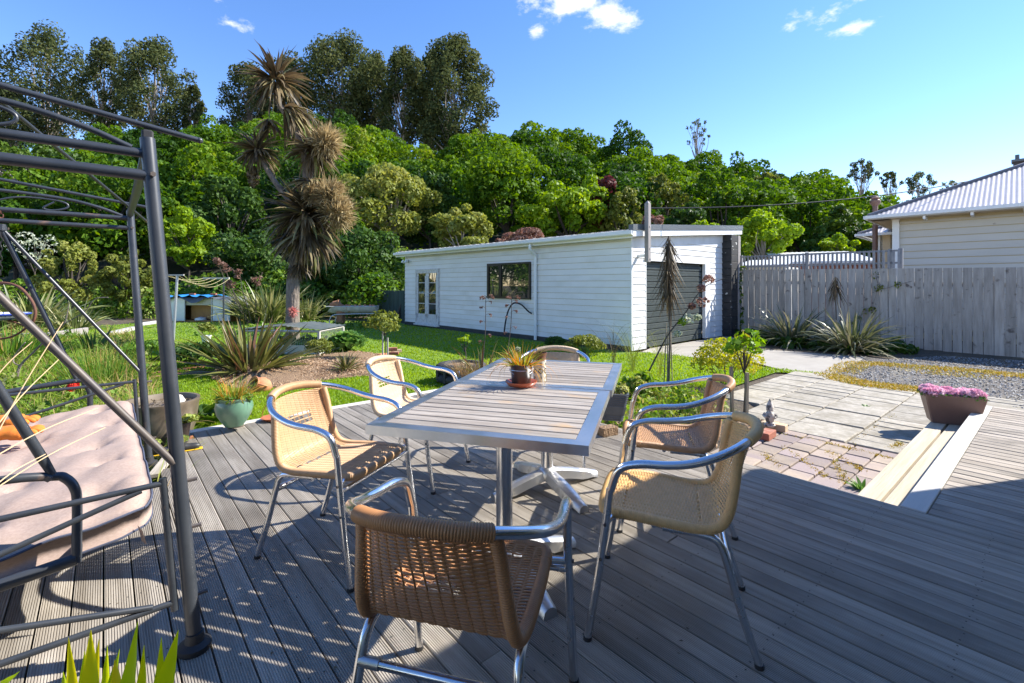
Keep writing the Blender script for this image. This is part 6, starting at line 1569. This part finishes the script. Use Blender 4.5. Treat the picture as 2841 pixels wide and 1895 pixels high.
for i, (u, v, dz, rz, m) in enumerate([(1092, 985, 0, .1, 'brick'), (1088, 982, .072, .25, 'brick'), (1060, 990, 0, 1.2, 'terracotta'), (1100, 978, 0, .5, 'brick_pale')]):
    brickobj(P(u, v, GR)+Vector((0, 0, dz)), rz, m, ['lower red brick of the little stack beside the young tree', 'upper red brick of the little stack beside the young tree', 'orange brick lying next to the stake of the young tree', 'pale brick behind the little brick stack'][i], 'bricks by the young tree')
# grey ribbed trough at the right of the tables
tr0, tr1 = P(1690, 1192, GR+.12), P(1842, 1150, GR+.12)
def trough(name, label, c, rz, L, Wd, H, m, ribs, taper=.86, corner=.02, rim=.018):
    t = thing(name, label, 'planter', c, rz)
    mb = MB(); n = 26
    def loop(sc, z, inset=0): 
        a, b = L/2*sc-inset, Wd/2*sc-inset; k = corner; return [(-a+k, -b, z), (a-k, -b, z), (a, -b+k, z), (a, b-k, z), (a-k, b, z), (-a+k, b, z), (-a, b-k, z), (-a, -b+k, z)]
    rows = []
    for i in range(n+1):
        k = i/n; sc = taper+(1-taper)*k; off = (.004 if (ribs and (i % 2) and (k > .52 or k < .25)) else 0); rows.append(loop(sc, H*k, off))
    rows.append(loop(1, H, rim)); rows.append(loop(.97, H-.05, rim))
    vs = [p for r_ in rows for p in r_]; fs = [tuple(range(8))[::-1]]
    for i in range(len(rows)-1):
        for j in range(8): fs.append((i*8+j, i*8+(j+1) % 8, (i+1)*8+(j+1) % 8, (i+1)*8+j))
    mb.add(vs, fs).build('trough', m, t); MB().add(loop(.96, H-.035, rim*.8), [tuple(range(8))]).build('soil', M['soil'], t)
    return t
def plant_in(t, m, n, L, W, z, sp, **kw):
    V, Fc, T = clump((0, 0, z), n, L, W, spread=sp, **kw); npmesh('plant', V, Fc, M[m], T, t)
g1 = trough('grey_trough', 'charcoal ribbed trough with mixed plants right of the tables', ST(3.05, 3.72, -.04), ANG_D+.62, .62, .27, .26, M['trough_grey'], True, .82)
V, Fc, T = leafcloud([(x, R.uniform(-.05, .05), .27, .06, .06, .05) for x in (-.25, -.17, -.1, -.02, .05)], 700, .022, up=1); npmesh('sedum', V, Fc, M['f_succ'], T, g1)
V, Fc, T = clump((.08, 0, .24), 60, .22, .018, .5, 1.4, (0, .8), .09); npmesh('plant', V, Fc, M['f_rhub'], T, g1)
tag(MB().box((0, 0, .035), (.16, .09, .07), bevel=.004).build('wood_block', M['mulch'], loc=P(1686, 1206, 0)+Vector((0, 0, 0)), rz=.5), 'short brown timber block on the deck corner under the trough', 'block')
g2 = trough('pink_flower_trough', 'brown trough of pink flowers at the far end of the step', ST(.78, 6.60, -.137), ANG_D+.35, .48, .28, .29, M['trough_brown'], False, .74, .012)
V, Fc, T = leafcloud([(x+R.uniform(-.02, .02), y+R.uniform(-.015, .015), .298+R.uniform(-.01, .02), .075, .075, .05) for x in (-.18, -.1, 0, .1, .18) for y in (-.06, .06)], 3400, .022, up=1.0, inner=.2); npmesh('blossom', V, Fc, M['f_pink'], T, g2)
V, Fc, T = leafcloud([(x, y, .28, .08, .08, .03) for x in (-.18, -.07, .07, .18) for y in (-.07, .07)], 900, .02); npmesh('leaf', V, Fc, M['f_rhub'], T, g2)
# pots along the left rim of the deck
bp = thing('stoneware_tub', 'big brown stoneware tub with soil and a pale rock behind the swing post', 'plant pot', P(447, 1232, -.16))
MB().lathe([(0, 0), (.20, 0), (.215, .02), (.262, .16), (.283, .30), (.288, .365), (.296, .385), (.296, .40), (.272, .40), (.262, .37), (.26, .34), (0, .345)], n=40).build('tub', M['brown_glaze'], bp, True)
MB().lathe([(0, -.06), (.05, -.04), (.07, 0), (.04, .05), (0, .07)], (.10, .06, .37), 7).build('rock', M['pebble'], bp)
under('dry_garden_grass', 'blond dry grasses and spent stems in the left garden', [(LG, 3600), ([ST(3.35, -.1), ST(4.9, .45), (-3.7, 5.3), (-4.8, 5.4), (-4.2, 3.6)], 500)], 'f_dry', .30, .009)
chx = chips('bark', [(-.25, -.25), (.25, -.25), (.25, .25), (-.25, .25)], 500, .012, M['f_brown'], .345, .02, None, None); chx.parent = bp; del chx['kind']
MB().lathe([(0, 0), (.25, 0), (.27, .03), (.262, .03), (.24, .01), (0, .01)], (0, 0, -.02), 28).build('saucer', M['terracotta'], bp, True)
gp_ = thing('green_pot', 'sage green glazed pot of grass standing on pale pebble feet', 'plant pot', P(650, 1180, .045))
MB().lathe([(0, 0), (.072, 0), (.092, .03), (.135, .10), (.150, .16), (.142, .205), (.136, .222), (.145, .236), (.145, .246), (.125, .246), (.122, .22), (0, .22)], n=36).build('pot', M['green_glaze'], gp_, True)
plant_in(gp_, 'f_potgrass', 230, .26, .005, .215, .10, elo=.4, ehi=1.5, droop=(.1, 1.1))
V, Fc, T = leafcloud([(.1*math.cos(a), .1*math.sin(a), .235, .06, .06, .035) for a in range(7)], 600, .02, up=.6); npmesh('foliage', V, Fc, M['f_mix'], T, gp_)
for (u, v, lb_) in ((640, 1187, 'pale pebble foot under the left of the green pot'), (667, 1183, 'pale pebble foot under the right of the green pot'), (654, 1170, 'pale pebble foot at the back of the green pot')):
    tag(MB().lathe([(0, 0), (.03, .006), (.044, .022), (.035, .040), (0, .046)], P(u, v, .0), 12).build('pebble', M['pebble'], smooth=True), lb_, 'pebble', 'pebbles carrying the green pot')
blk = thing('black_pot', 'small black pot of yellow green succulents beside the stoneware tub', 'plant pot', P(500, 1228, 0))
MB().lathe([(0, 0), (.052, 0), (.072, .15), (.078, .155), (.078, .165), (.070, .165), (.066, .14), (0, .14)], n=20).build('pot', M['black_pot'], blk, True)
V, Fc, T = leafcloud([(R.uniform(-.06, .10), R.uniform(-.06, .06), .16+R.uniform(0, .05), .03, .03, .025) for i in range(9)], 420, .022); npmesh('succulent', V, Fc, M['f_succ'], T, blk)
def boot(u, v, rz, label):
    t = thing('boot_planter', label, 'boot', P(u, v, 0), rz, 'old gumboots planted with succulents'); t.scale = (.62,)*3
    mb = MB(); mb.tube(catmull([(-.06, 0, .13), (-.055, 0, .075), (-.03, 0, .05), (.05, 0, .045), (.12, 0, .042)], 4), [.047]*5+[.046]*5+[.042]*4+[.040, .036, .024], 12); mb.build('boot', M['boot'], t, True)
    MB().box((.03, 0, .009), (.24, .084, .014), bevel=.006).build('sole', M['boot_sole'], t)
    V, Fc, T = leafcloud([(-.06+.03*math.cos(a), .04*math.sin(a), .155, .035, .035, .03) for a in range(6)], 260, .026, up=.6); npmesh('succulent', V, Fc, M['f_succ'], T, t)
boot(522, 1250, .55, 'black gumboot planter with yellow sole, right of the swing post')
boot(445, 1262, .5, 'black gumboot planter with yellow sole, left of the swing post')
cb = thing('copper_bowl', 'shallow copper bowl with wire handle at the deck edge behind the left chair', 'bowl', P(757, 1166, 0))
MB().lathe([(0, 0), (.06, 0), (.10, .03), (.105, .034), (.100, .034), (.06, .008), (0, .008)], n=28).build('bowl', M['copper'], cb, True)
MB().tube([(.10*math.cos(a), 0, .03+.14*math.sin(a)) for a in [math.pi*i/14 for i in range(15)]], .003, 5).build('handle', M['copper'], cb, True)
# terracotta jar lying on the mulch
tj = thing('terracotta_jar', 'terracotta jar lying on its side at the edge of the mulch', 'pot', P(722, 1068, GR+.09), .0)
ax = Vector((-.45, -.85, .42)).to_track_quat('Z', 'Y').to_matrix()
MB().lathe([(0, -.17), (.05, -.165), (.10, -.10), (.12, -.02), (.10, .05), (.075, .075), (.085, .10), (.105, .115), (.10, .122), (.07, .10), (.066, .07), (.09, .03), (.10, -.03), (0, -.12)], n=24, axis=ax).build('jar', M['terracotta'], tj, True)
MB().tube(catmull([ax @ Vector((.09, 0, .09)), ax @ Vector((.15, 0, .04)), ax @ Vector((.12, 0, -.03))], 4), .013, 8).build('handle', M['terracotta'], tj, True)
V, Fc, T = clump((-.03, -.12, .0), 16, .12, .012, .3, 1.4, (0, 1), .03); npmesh('plant', V, Fc, M['f_rhub'], T, tj)
# tyre planter and blue tub
ty = thing('tyre_planter', 'old black tyre stack planter with soil behind the tables', 'planter', P(1270, 1062, GR))
for q in range(2): MB().lathe([(.26, 0), (.36, .01), (.40, .05), (.405, .10), (.37, .14), (.27, .15), (.25, .13), (.25, .02), (.26, 0)], (.05, .1, q*.15), 40).build('tyre', M['rubber_tyre'], ty, True)
MB().lathe([(.27, .26), (0, .29)], (.05, .1, 0), 20).build('soil', M['mulch'], ty, True)
for a in range(26):
    if a % 2: MB().box((.05+.392*math.cos(a*.2417), .1+.392*math.sin(a*.2417), .15), (.03, .05, .24), rz=a*.2417, bevel=.006).build('tread_block', M['rubber_tyre'], ty)
bt = trough('blue_tub', 'blue plastic tub of seedlings in front of the tyre planter', P(1310, 1085, GR), .25, .42, .30, .27, M['blue_tub'], False, .8, .03)
plant_in(bt, 'f_rhub', 90, .10, .008, .23, .14, elo=.5, ehi=1.5, droop=(0, .8))
# white pot on the lawn by the flax
wp = thing('white_pot', 'small white pot with a shrub standing on the lawn left of the flax', 'plant pot', P(572, 952, GR))
MB().lathe([(0, 0), (.08, 0), (.115, .17), (.125, .18), (.125, .20), (.11, .2), (.10, .17), (0, .17)], n=20).build('pot', M['kennel'], wp, True)
V, Fc, T = leafcloud(crown_lobes((0, 0, .38), .2, .2, .17, 7, .4), 420, .045); npmesh('shrub', V, Fc, M['f_olive'], T, wp)
# wire covered cold frame
def cold():
    a, b, c, d = P(878, 990, GR), P(905, 935, GR), P(725, 950, GR), P(735, 975, GR)
    o = P(800, 985, GR); t = thing('cold_frame', 'low timber cold frame with wire mesh sides and clear sloping lid', 'cold frame', (o.x, o.y, GR), -.10)
    L, D, H = 1.75, 1.15, .52; x0 = -1.05; x1 = x0+L
    def bar(p, q, w=.045): MB().tube([p, q], w/2*1.2, 4).build('rail', M['frame_wood'], t)
    for x in (x0, x1):
        for y in (0, D): MB().box((x, y, H/2), (.05, .05, H)).build('post', M['frame_wood'], t)
    for z in (.04, H):
        bar((x0, 0, z), (x1, 0, z)); bar((x0, D, z), (x1, D, z)); bar((x0, 0, z), (x0, D, z)); bar((x1, 0, z), (x1, D, z))
    MB().box(((x0+x1)/2, .0, .13), (L, .03, .17)).build('board', M['frame_wood'], t)
    n = 26; vs = []; xm = (x0+x1)/2+.1
    for side, (xa_, xb_) in enumerate(((x0-.05, xm), (xm, x1+.05))):
        vs = []; za, zb_ = (H+.04, H+.12) if side == 0 else (H+.12, H+.04)
        for i in range(n+1):
            k = i/n; q = .008*math.sin(i*math.pi/2); vs += [(xa_+(xb_-xa_)*k, -.05, za+(zb_-za)*k+q), (xa_+(xb_-xa_)*k, D+.05, za+(zb_-za)*k+q)]
        MB().add(vs, [(2*i, 2*i+2, 2*i+3, 2*i+1) for i in range(n)]).build('lid', M['sheet_plastic'], t)
    mb = MB()
    for i in range(36):
        x = x0+L*i/36; mb.tube([(x, -.02, .22), (x+.06, -.02, H)], .0016, 3, caps=False); mb.tube([(x+.06, -.02, .22), (x, -.02, H)], .0016, 3, caps=False)
    for i in range(22):
        y = D*i/22; mb.tube([(x1+.02, y, .05), (x1+.02, y+.05, H)], .0016, 3, caps=False); mb.tube([(x1+.02, y+.05, .05), (x1+.02, y, H)], .0016, 3, caps=False)
    m = mb.build('wire_mesh', M['mesh_wire'], t)
    V, Fc, T = leafcloud([(R.uniform(x0+.2, x1-.2), R.uniform(.2, D-.2), .2, .18, .18, .14) for i in range(9)], 900, .05); npmesh('plant', V, Fc, M['f_rhub'], T, t)
cold()
# kennel / play house under a tarp
kb = P(548, 893, GR)
kn = thing('kennel', 'white ply kennel with open plywood front under dark and blue tarps', 'kennel', kb, .0)
W_, H_, D_ = 1.36, 1.0, 1.2; s_ = kb.y/F
kw = 185*s_; kh = 66*s_; x0 = -kw/2
MB().box((x0+kw*.16, 0, kh*.52), (kw*.30, .05, kh*.96), bevel=.01).build('panel', M['kennel'], kn)
MB().box((x0+kw*.86, 0, kh*.52), (kw*.26, .05, kh*.96), bevel=.01).build('panel', M['kennel'], kn)
MB().box((0, D_/2, kh*.5), (kw, D_, kh*.9)) .build('shell', M['kennel_in'], kn) if False else None
for (c, sz) in (((x0+.03, D_/2, kh*.5), (.04, D_, kh)), ((-x0-.03, D_/2, kh*.5), (.04, D_, kh)), ((0, D_, kh*.5), (kw, .04, kh)), ((0, D_/2, .03), (kw, D_, .05))): MB().box(c, sz).build('board', M['kennel_in'], kn)
MB().box((.06+x0+kw*.50, .35, kh*.4), (kw*.40, .03, kh*.62)).build('partition', M['kennel_in'], kn)
MB().box((.06+x0+kw*.50, .04, kh*.84), (kw*.40, .02, kh*.28)).build('plastic_sheet', M['plastic_sheet'], kn)
for xx in (x0+kw*.32, x0+kw*.72): MB().box((xx, -.035, kh*.5), (.03, .03, kh*.98)).build('edge_strip', M['pole_grey'], kn)
MB().lathe([(0, 0), (.22, .02), (.20, .10), (0, .15)], (.05, .12, .05), 12).build('blanket', M['kennel'], kn, True)
def drape(m, name, xa_, xb_, za, drop, zoff, hump):
    nx, ny = 26, 12; V = []; Fc = []
    for i in range(nx+1):
        for j in range(ny+1):
            x = xa_+(xb_-xa_)*i/nx; y = -.16+(D_+.3)*j/ny; z = za+zoff+hump*math.sin(i*.9+j*.6)*.02+.01*math.sin(i*2.1)
            if j == 0: z -= drop*(.5+.5*math.sin(i*.55+1)); 
            if x > kw*.5 or x < -kw*.5: z -= (abs(x)-kw*.5)*1.2
            V.append((x, y+.02*math.sin(i*1.3), z))
    for i in range(nx):
        for j in range(ny): q = i*(ny+1)+j; Fc.append((q, q+ny+1, q+ny+2, q+1))
    npmesh(name, V, Fc, m, None, kn, True)
drape(M['grey_tarp'], 'tarp', -kw*.60, kw*.60, kh, .22, .03, 1); drape(M['blue_tarp'], 'tarp', -kw*.50, kw*.18, kh, .0, .085, 2)
for xx in (-.1, .22): MB().box((kw*xx, .1, kh+.16), (.22, .11, .07), bevel=.005).build('brick', M['brick'], kn)
# rotary clothes line: a pole, arm and cords
cl = thing('clothes_line', 'grey clothes line with two poles and slack cords over the kennel', 'clothes line', P(478, 945, GR))
cy = cl.location.y
def CLp(u, v, y=None): return Q(u, v, y or cy)-cl.location
MB().tube([CLp(481, 945), CLp(492, 765)], .032, 10).build('pole', M['pole_grey'], cl, True)
y2 = 15.5
MB().tube([CLp(621, 895, y2), CLp(620, 775, y2)], .026, 10).build('pole', M['steel_dark'], cl, True)
MB().box((CLp(600, 772, y2)), (.85, .05, .06)).build('cross_arm', M['frame_wood'], cl); MB().box(CLp(480, 763), (.6, .035, .035)).build('cross_arm', M['frame_wood'], cl)
for i in range(5):
    a, b = CLp(455+i*14, 762+i*1.0), CLp(565+i*18, 772, y2); MB().tube([a.lerp(b, k/10)-Vector((0, 0, (.10+.05*i)*4*(k/10)*(1-k/10))) for k in range(11)], .006, 4).build('cord', M['line_cord'], cl)
# old bath trough with animal head
bh = P(975, 905, GR)
tb = thing('bath_trough', 'old white enamel bath on a pipe stand by the green fence', 'trough', bh, .0)
s_ = bh.y/F; L = 118*s_
vs = []; n = 16; m_ = 12
for i in range(n+1):
    k = i/n; x = -.55*L+L*1.15*k; w = .26*min(1, .75+k); r_ = .28
    for j in range(m_+1): a = math.pi*j/m_; vs.append((x+.12*L*(1-math.sin(a))*(k < .1), -w*math.cos(a), .72-r_*math.sin(a)*(.9 if 0 < i < n else .7)))
fs = [(i*(m_+1)+j, i*(m_+1)+j+1, (i+1)*(m_+1)+j+1, (i+1)*(m_+1)+j) for i in range(n) for j in range(m_)]; fs += [tuple(range(m_+1)), tuple(range(n*(m_+1), (n+1)*(m_+1)))[::-1]]
MB().add(vs, fs).build('bath', M['bath'], tb, True)
MB().box((.03*L, 0, .73), (1.16*L, .54, .03), bevel=.01).build('rim', M['bath'], tb)
for dy in (-.3, .3): MB().tube(catmull([(-.46*L, dy, 0), (-.38*L, dy, .40), (0, dy, .46), (.6*L, dy, .48)], 4), .022, 8).build('stand', M['pole_grey'], tb, True)
for i in range(9): MB().lathe([(0, 0), (.05, .01), (.04, .05), (0, .06)], (-.35*L+i*.11*L, R.uniform(-.15, .15), .74), 7).build('shell', M['terracotta'], tb, True)
hd = thing('animal_head', 'brown carved animal head looking left over the end of the bath', 'ornament', Q(935, 845, bh.y-.05))
mb = MB(); mb.tube(catmull([(.25, 0, -.35), (.12, 0, -.12), (.02, 0, .02), (-.10, 0, .02), (-.22, 0, -.02), (-.26, 0, -.03)], 4), [.13]*5+[.12]*5+[.11]*4+[.08]*4+[.055]*2+[.03], 12); mb.build('head', M['bone'], hd, True)
for sy in (-1, 1): MB().lathe([(.04, 0), (.03, .05), (0, .11)], (.06, sy*.07, .09), 8).build('ear', M['bone'], hd, True); MB().lathe([(0, -.015), (.015, 0), (0, .015)], (-.07, sy*.085, .06), 8).build('eye', M['black_pot'], hd, True)
MB().box((.14, 0, -.45), (.25, .3, .5), bevel=.04).build('stump', M['bone'], hd)
# green board fence left of the garage
gfa, gfb = P(1118, 893, GR), P(1045, 880, GR)
gf = thing('green_fence', 'dark green board fence between the garage and the bath', 'fence', gfb, math.atan2(gfa.y-gfb.y, gfa.x-gfb.x)); L = (gfa-gfb).length+.3
for i in range(int(L/.10)): MB().box((i*.10+.05, R.uniform(-.01, .01), .62+R.uniform(-.04, .03)), (.094, .02, 1.3)).build('board', M['green_fence'], gf)
MB().box((L/2, .04, .9), (L, .05, .08)).build('rail', M['green_fence'], gf)
for i, (u, v, rz) in enumerate([(1062, 880, 1.0), (1075, 884, .5), (1098, 892, .9)]):
    a = P(u, v, GR); o = MB().tube(catmull([a, a+Vector((.12, .02, .35)), a+Vector((.30, 0, .62+.1*i))], 4), [.10]*5+[.07]*4, 9).build('driftwood_log', M['bark_dark'], smooth=True)
    tag(o, ['dark log leaning on the green fence, leftmost of three', 'dark log leaning on the green fence, middle of three', 'dark log leaning by the garage corner, rightmost of three'][i], 'log', 'dark logs leaning on the green fence')
# concrete edging, timber sleeper and path bricks in the left garden
for i, (a, b, w, lab) in enumerate([((305, 932), (372, 915), .22, 'long pale stone edging at the back of the lawn, left piece'), ((385, 905), (440, 897), .20, 'pale stone edging at the back of the lawn, right piece')]):
    a, b = P(*a, GR), P(*b, GR); L = (b-a).length; rz = math.atan2(b.y-a.y, b.x-a.x)
    tag(MB().box((L/2, 0, .05), (L, w, .13), bevel=.03).build('stone_edging', M['block'], loc=a, rz=rz), lab, 'edging', 'stone edging of the lawn')
a, b = P(-60, 952, GR), P(130, 948, GR); L = (b-a).length
rb = thing('raised_bed', 'weathered timber sleeper raised bed at the far left', 'raised bed', a, math.atan2(b.y-a.y, b.x-a.x))
MB().box((L/2, 0, .12), (L, .10, .24), bevel=.01).build('sleeper', M['post_wood'], rb); MB().box((L, .8, .12), (.10, 1.6, .24), bevel=.01).build('sleeper', M['post_wood'], rb)
bpth = tag(bpy.data.objects.new('brick_path', None), kind='structure'); link(bpth)
for i in range(16):
    k = i/15; c = P(392+k*165, 1042-k*24+(i % 2)*10, GR)
    MB().box((0, 0, .0), (.23, .11, .03), bevel=.004).build('brick', M['brick'], bpth, loc=c, rz=.3+R.uniform(-.15, .15))
# mosaic bowl on rusty stand
ms = thing('mosaic_bowl', 'blue and white mosaic bowl held in a curled rusty stand', 'bird bath', Q(0, 880, 4.3))
MB().lathe([(0, -.02), (.09, -.015), (.17, .015), (.20, .035), (.205, .035), (.205, .025), (.17, 0), (.09, -.028), (0, -.032)], n=32).build('bowl', M['mosaic_blue'], ms, True)
mb = MB()
for ring_, r0, r1, z0, z1, nn_ in ((0, .165, .197, .0135, .034, 22), (1, .12, .160, -.003, .0115, 18)):
    for i in range(nn_):
        a0, a1 = 2*math.pi*(i+.08)/nn_, 2*math.pi*(i+.92)/nn_
        for sgn in (1,):
            mb.add([(r0*math.cos(a0), r0*math.sin(a0), z0+.002), (r1*math.cos(a0), r1*math.sin(a0), z1+.002), (r1*math.cos(a1), r1*math.sin(a1), z1+.002), (r0*math.cos(a1), r0*math.sin(a1), z0+.002)], [(0, 3, 2, 1)])
        mb.add([(.207*math.cos(a0), .207*math.sin(a0), .034), (.207*math.cos(a1), .207*math.sin(a1), .034), (.172*math.cos(a1), .172*math.sin(a1), -.004), (.172*math.cos(a0), .172*math.sin(a0), -.004)], [(0, 1, 2, 3)])
mb.build('tile', M['mosaic'], ms)
sd_ = MB(); o_ = ms.location
cur = [Q(-60, 795, 4.3), Q(0, 785, 4.3), Q(50, 795, 4.3), Q(85, 830, 4.3), Q(98, 865, 4.3), Q(88, 895, 4.3), Q(60, 885, 4.3)]
sd_.tube([p-o_ for p in catmull(cur, 5)], .012, 8)
sd_.tube([p-o_ for p in catmull([Q(88, 893, 4.3), Q(70, 912, 4.3), Q(30, 935, 4.3), Q(-40, 945, 4.3)], 5)], .009, 8)
sd_.tube([p-o_ for p in catmull([Q(-40, 882, 4.3), Q(20, 888, 4.3), Q(78, 908, 4.3)], 5)], .007, 8)
sd_.tube([(-.3, 0, .2), (-.3, 0, -1.25)], .012, 8)
sd_.build('stand', M['rust'], ms, True)
# bare twig in the left garden
tw = thing('bare_twig', 'bare forked branch standing in the left garden behind the swing', 'branch', P(45, 1075, GR))
y_ = tw.location.y; tp = lambda u, v: Q(u, v, y_)-tw.location
MB().tube(catmull([tp(45, 1090), tp(48, 1040), tp(60, 1010), tp(95, 975), tp(150, 920), tp(180, 895), tp(192, 840)], 4), [.022-.0007*i for i in range(25)], 6).build('branch', M['bark'], tw, True)
MB().tube(catmull([tp(180, 897), tp(235, 865), tp(262, 830), tp(300, 825)], 4), [.007]*13, 5).build('branch', M['bark'], tw, True)
MB().tube(catmull([tp(55, 1015), tp(38, 1005), tp(42, 985), tp(70, 950)], 4), [.010]*13, 5).build('branch', M['bark'], tw, True)
# red flower by the seat, climber on pillar
rfp = P(203, 1140, GR+.1); V, Fc, T = leafcloud([(0, 0, .28, .05, .05, .06)], 160, .022); rfl = tag(npmesh('red_flower', V, Fc, M['f_redfl'], T, loc=rfp), 'bright red flower head just behind the cushion', 'flower')
vine = thing('wall_vine', 'thin green vine climbing the dark pillar beside the fence', 'vine', K0+Vector((.735*5.35, .678*5.35, 0))+Vector((.678, -.735, 0))*.30)
vp_ = [Vector((R.uniform(-.08, .12), 0, .2*i)) for i in range(11)]; MB().tube(catmull(vp_, 3), .006, 5).build('stem', M['bark_dark'], vine)
V, Fc, T = leafcloud([(p.x, p.y, p.z, .10, .04, .10) for p in vp_], 420, .045); npmesh('leaf', V, Fc, M['f_syc'], T, vine)
vn2 = thing('fence_vine', 'sparse grey green creeper twining up the middle of the fence', 'vine', Q(2420, 900, 11.2))
mb = MB(); o_ = vn2.location; fy = lambda u: FA.y+fd.y*fpx(u)-.10
tw_ = [Q(u, v, fy(u))-o_ for u, v in [(2455, 985), (2430, 920), (2420, 860), (2435, 800), (2430, 765), (2445, 800), (2490, 790), (2530, 780)]]; mb.tube(catmull(tw_, 4), .005, 5)
tw2 = [Q(u, v, fy(u))-o_ for u, v in [(2420, 860), (2400, 865), (2380, 885), (2360, 900)]]; mb.tube(catmull(tw2, 4), .004, 5); mb.build('stem', M['bark'], vn2)
V, Fc, T = leafcloud([(p.x, p.y, p.z, .09, .03, .09) for p in tw_[:7]+tw2], 260, .035); npmesh('leaf', V, Fc, M['f_olive'], T, vn2)

# ================================================================== FOREGROUND FLAX IN A POT (bottom left)
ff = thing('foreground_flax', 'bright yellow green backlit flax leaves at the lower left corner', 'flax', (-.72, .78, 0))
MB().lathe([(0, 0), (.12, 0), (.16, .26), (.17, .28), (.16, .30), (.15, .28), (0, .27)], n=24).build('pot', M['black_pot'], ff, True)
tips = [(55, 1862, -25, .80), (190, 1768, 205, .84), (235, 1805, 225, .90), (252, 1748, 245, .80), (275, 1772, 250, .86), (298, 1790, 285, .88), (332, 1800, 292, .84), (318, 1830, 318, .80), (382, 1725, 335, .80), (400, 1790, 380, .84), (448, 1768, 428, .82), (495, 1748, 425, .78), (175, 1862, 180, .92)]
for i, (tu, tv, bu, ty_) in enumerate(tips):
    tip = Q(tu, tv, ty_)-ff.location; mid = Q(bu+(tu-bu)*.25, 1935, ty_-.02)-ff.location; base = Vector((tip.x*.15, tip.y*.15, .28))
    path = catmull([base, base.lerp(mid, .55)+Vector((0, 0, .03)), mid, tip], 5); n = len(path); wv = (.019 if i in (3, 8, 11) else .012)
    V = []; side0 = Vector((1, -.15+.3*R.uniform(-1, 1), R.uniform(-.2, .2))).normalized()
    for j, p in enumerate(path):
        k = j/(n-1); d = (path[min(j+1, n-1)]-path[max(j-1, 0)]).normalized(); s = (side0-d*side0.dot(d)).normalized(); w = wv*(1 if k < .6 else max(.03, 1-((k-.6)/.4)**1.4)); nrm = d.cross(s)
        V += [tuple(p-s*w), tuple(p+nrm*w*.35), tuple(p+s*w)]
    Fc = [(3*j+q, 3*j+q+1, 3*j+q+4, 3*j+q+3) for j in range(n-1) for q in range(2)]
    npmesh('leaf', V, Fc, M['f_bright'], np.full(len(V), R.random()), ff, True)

# fallen bits on the deck
x = []; y = []
for i in range(260):
    s = R.uniform(-.3, 4.8); t = R.uniform(-.4, 3.4); p = ST(s, t); x.append(p.x); y.append(p.y)
n = len(x); pos = np.stack([x, y, np.full(n, .0035)], 1); a = NR.rand(n)*6.28; s = .004+.006*NR.rand(n)
V = np.stack([pos+np.stack([np.cos(a)*s, np.sin(a)*s, 0*a], 1), pos+np.stack([-np.sin(a)*s*.4, np.cos(a)*s*.4, .001+0*a], 1), pos-np.stack([np.cos(a)*s, np.sin(a)*s, 0*a], 1), pos+np.stack([np.sin(a)*s*.4, -np.cos(a)*s*.4, .001+0*a], 1)], 1)
tag(npmesh('deck_litter', V.reshape(-1, 3), np.arange(n*4).reshape(n, 4), M['f_brown'], np.repeat(NR.rand(n), 4)), 'tiny dry leaf crumbs scattered over the decking', 'litter', kind='stuff')
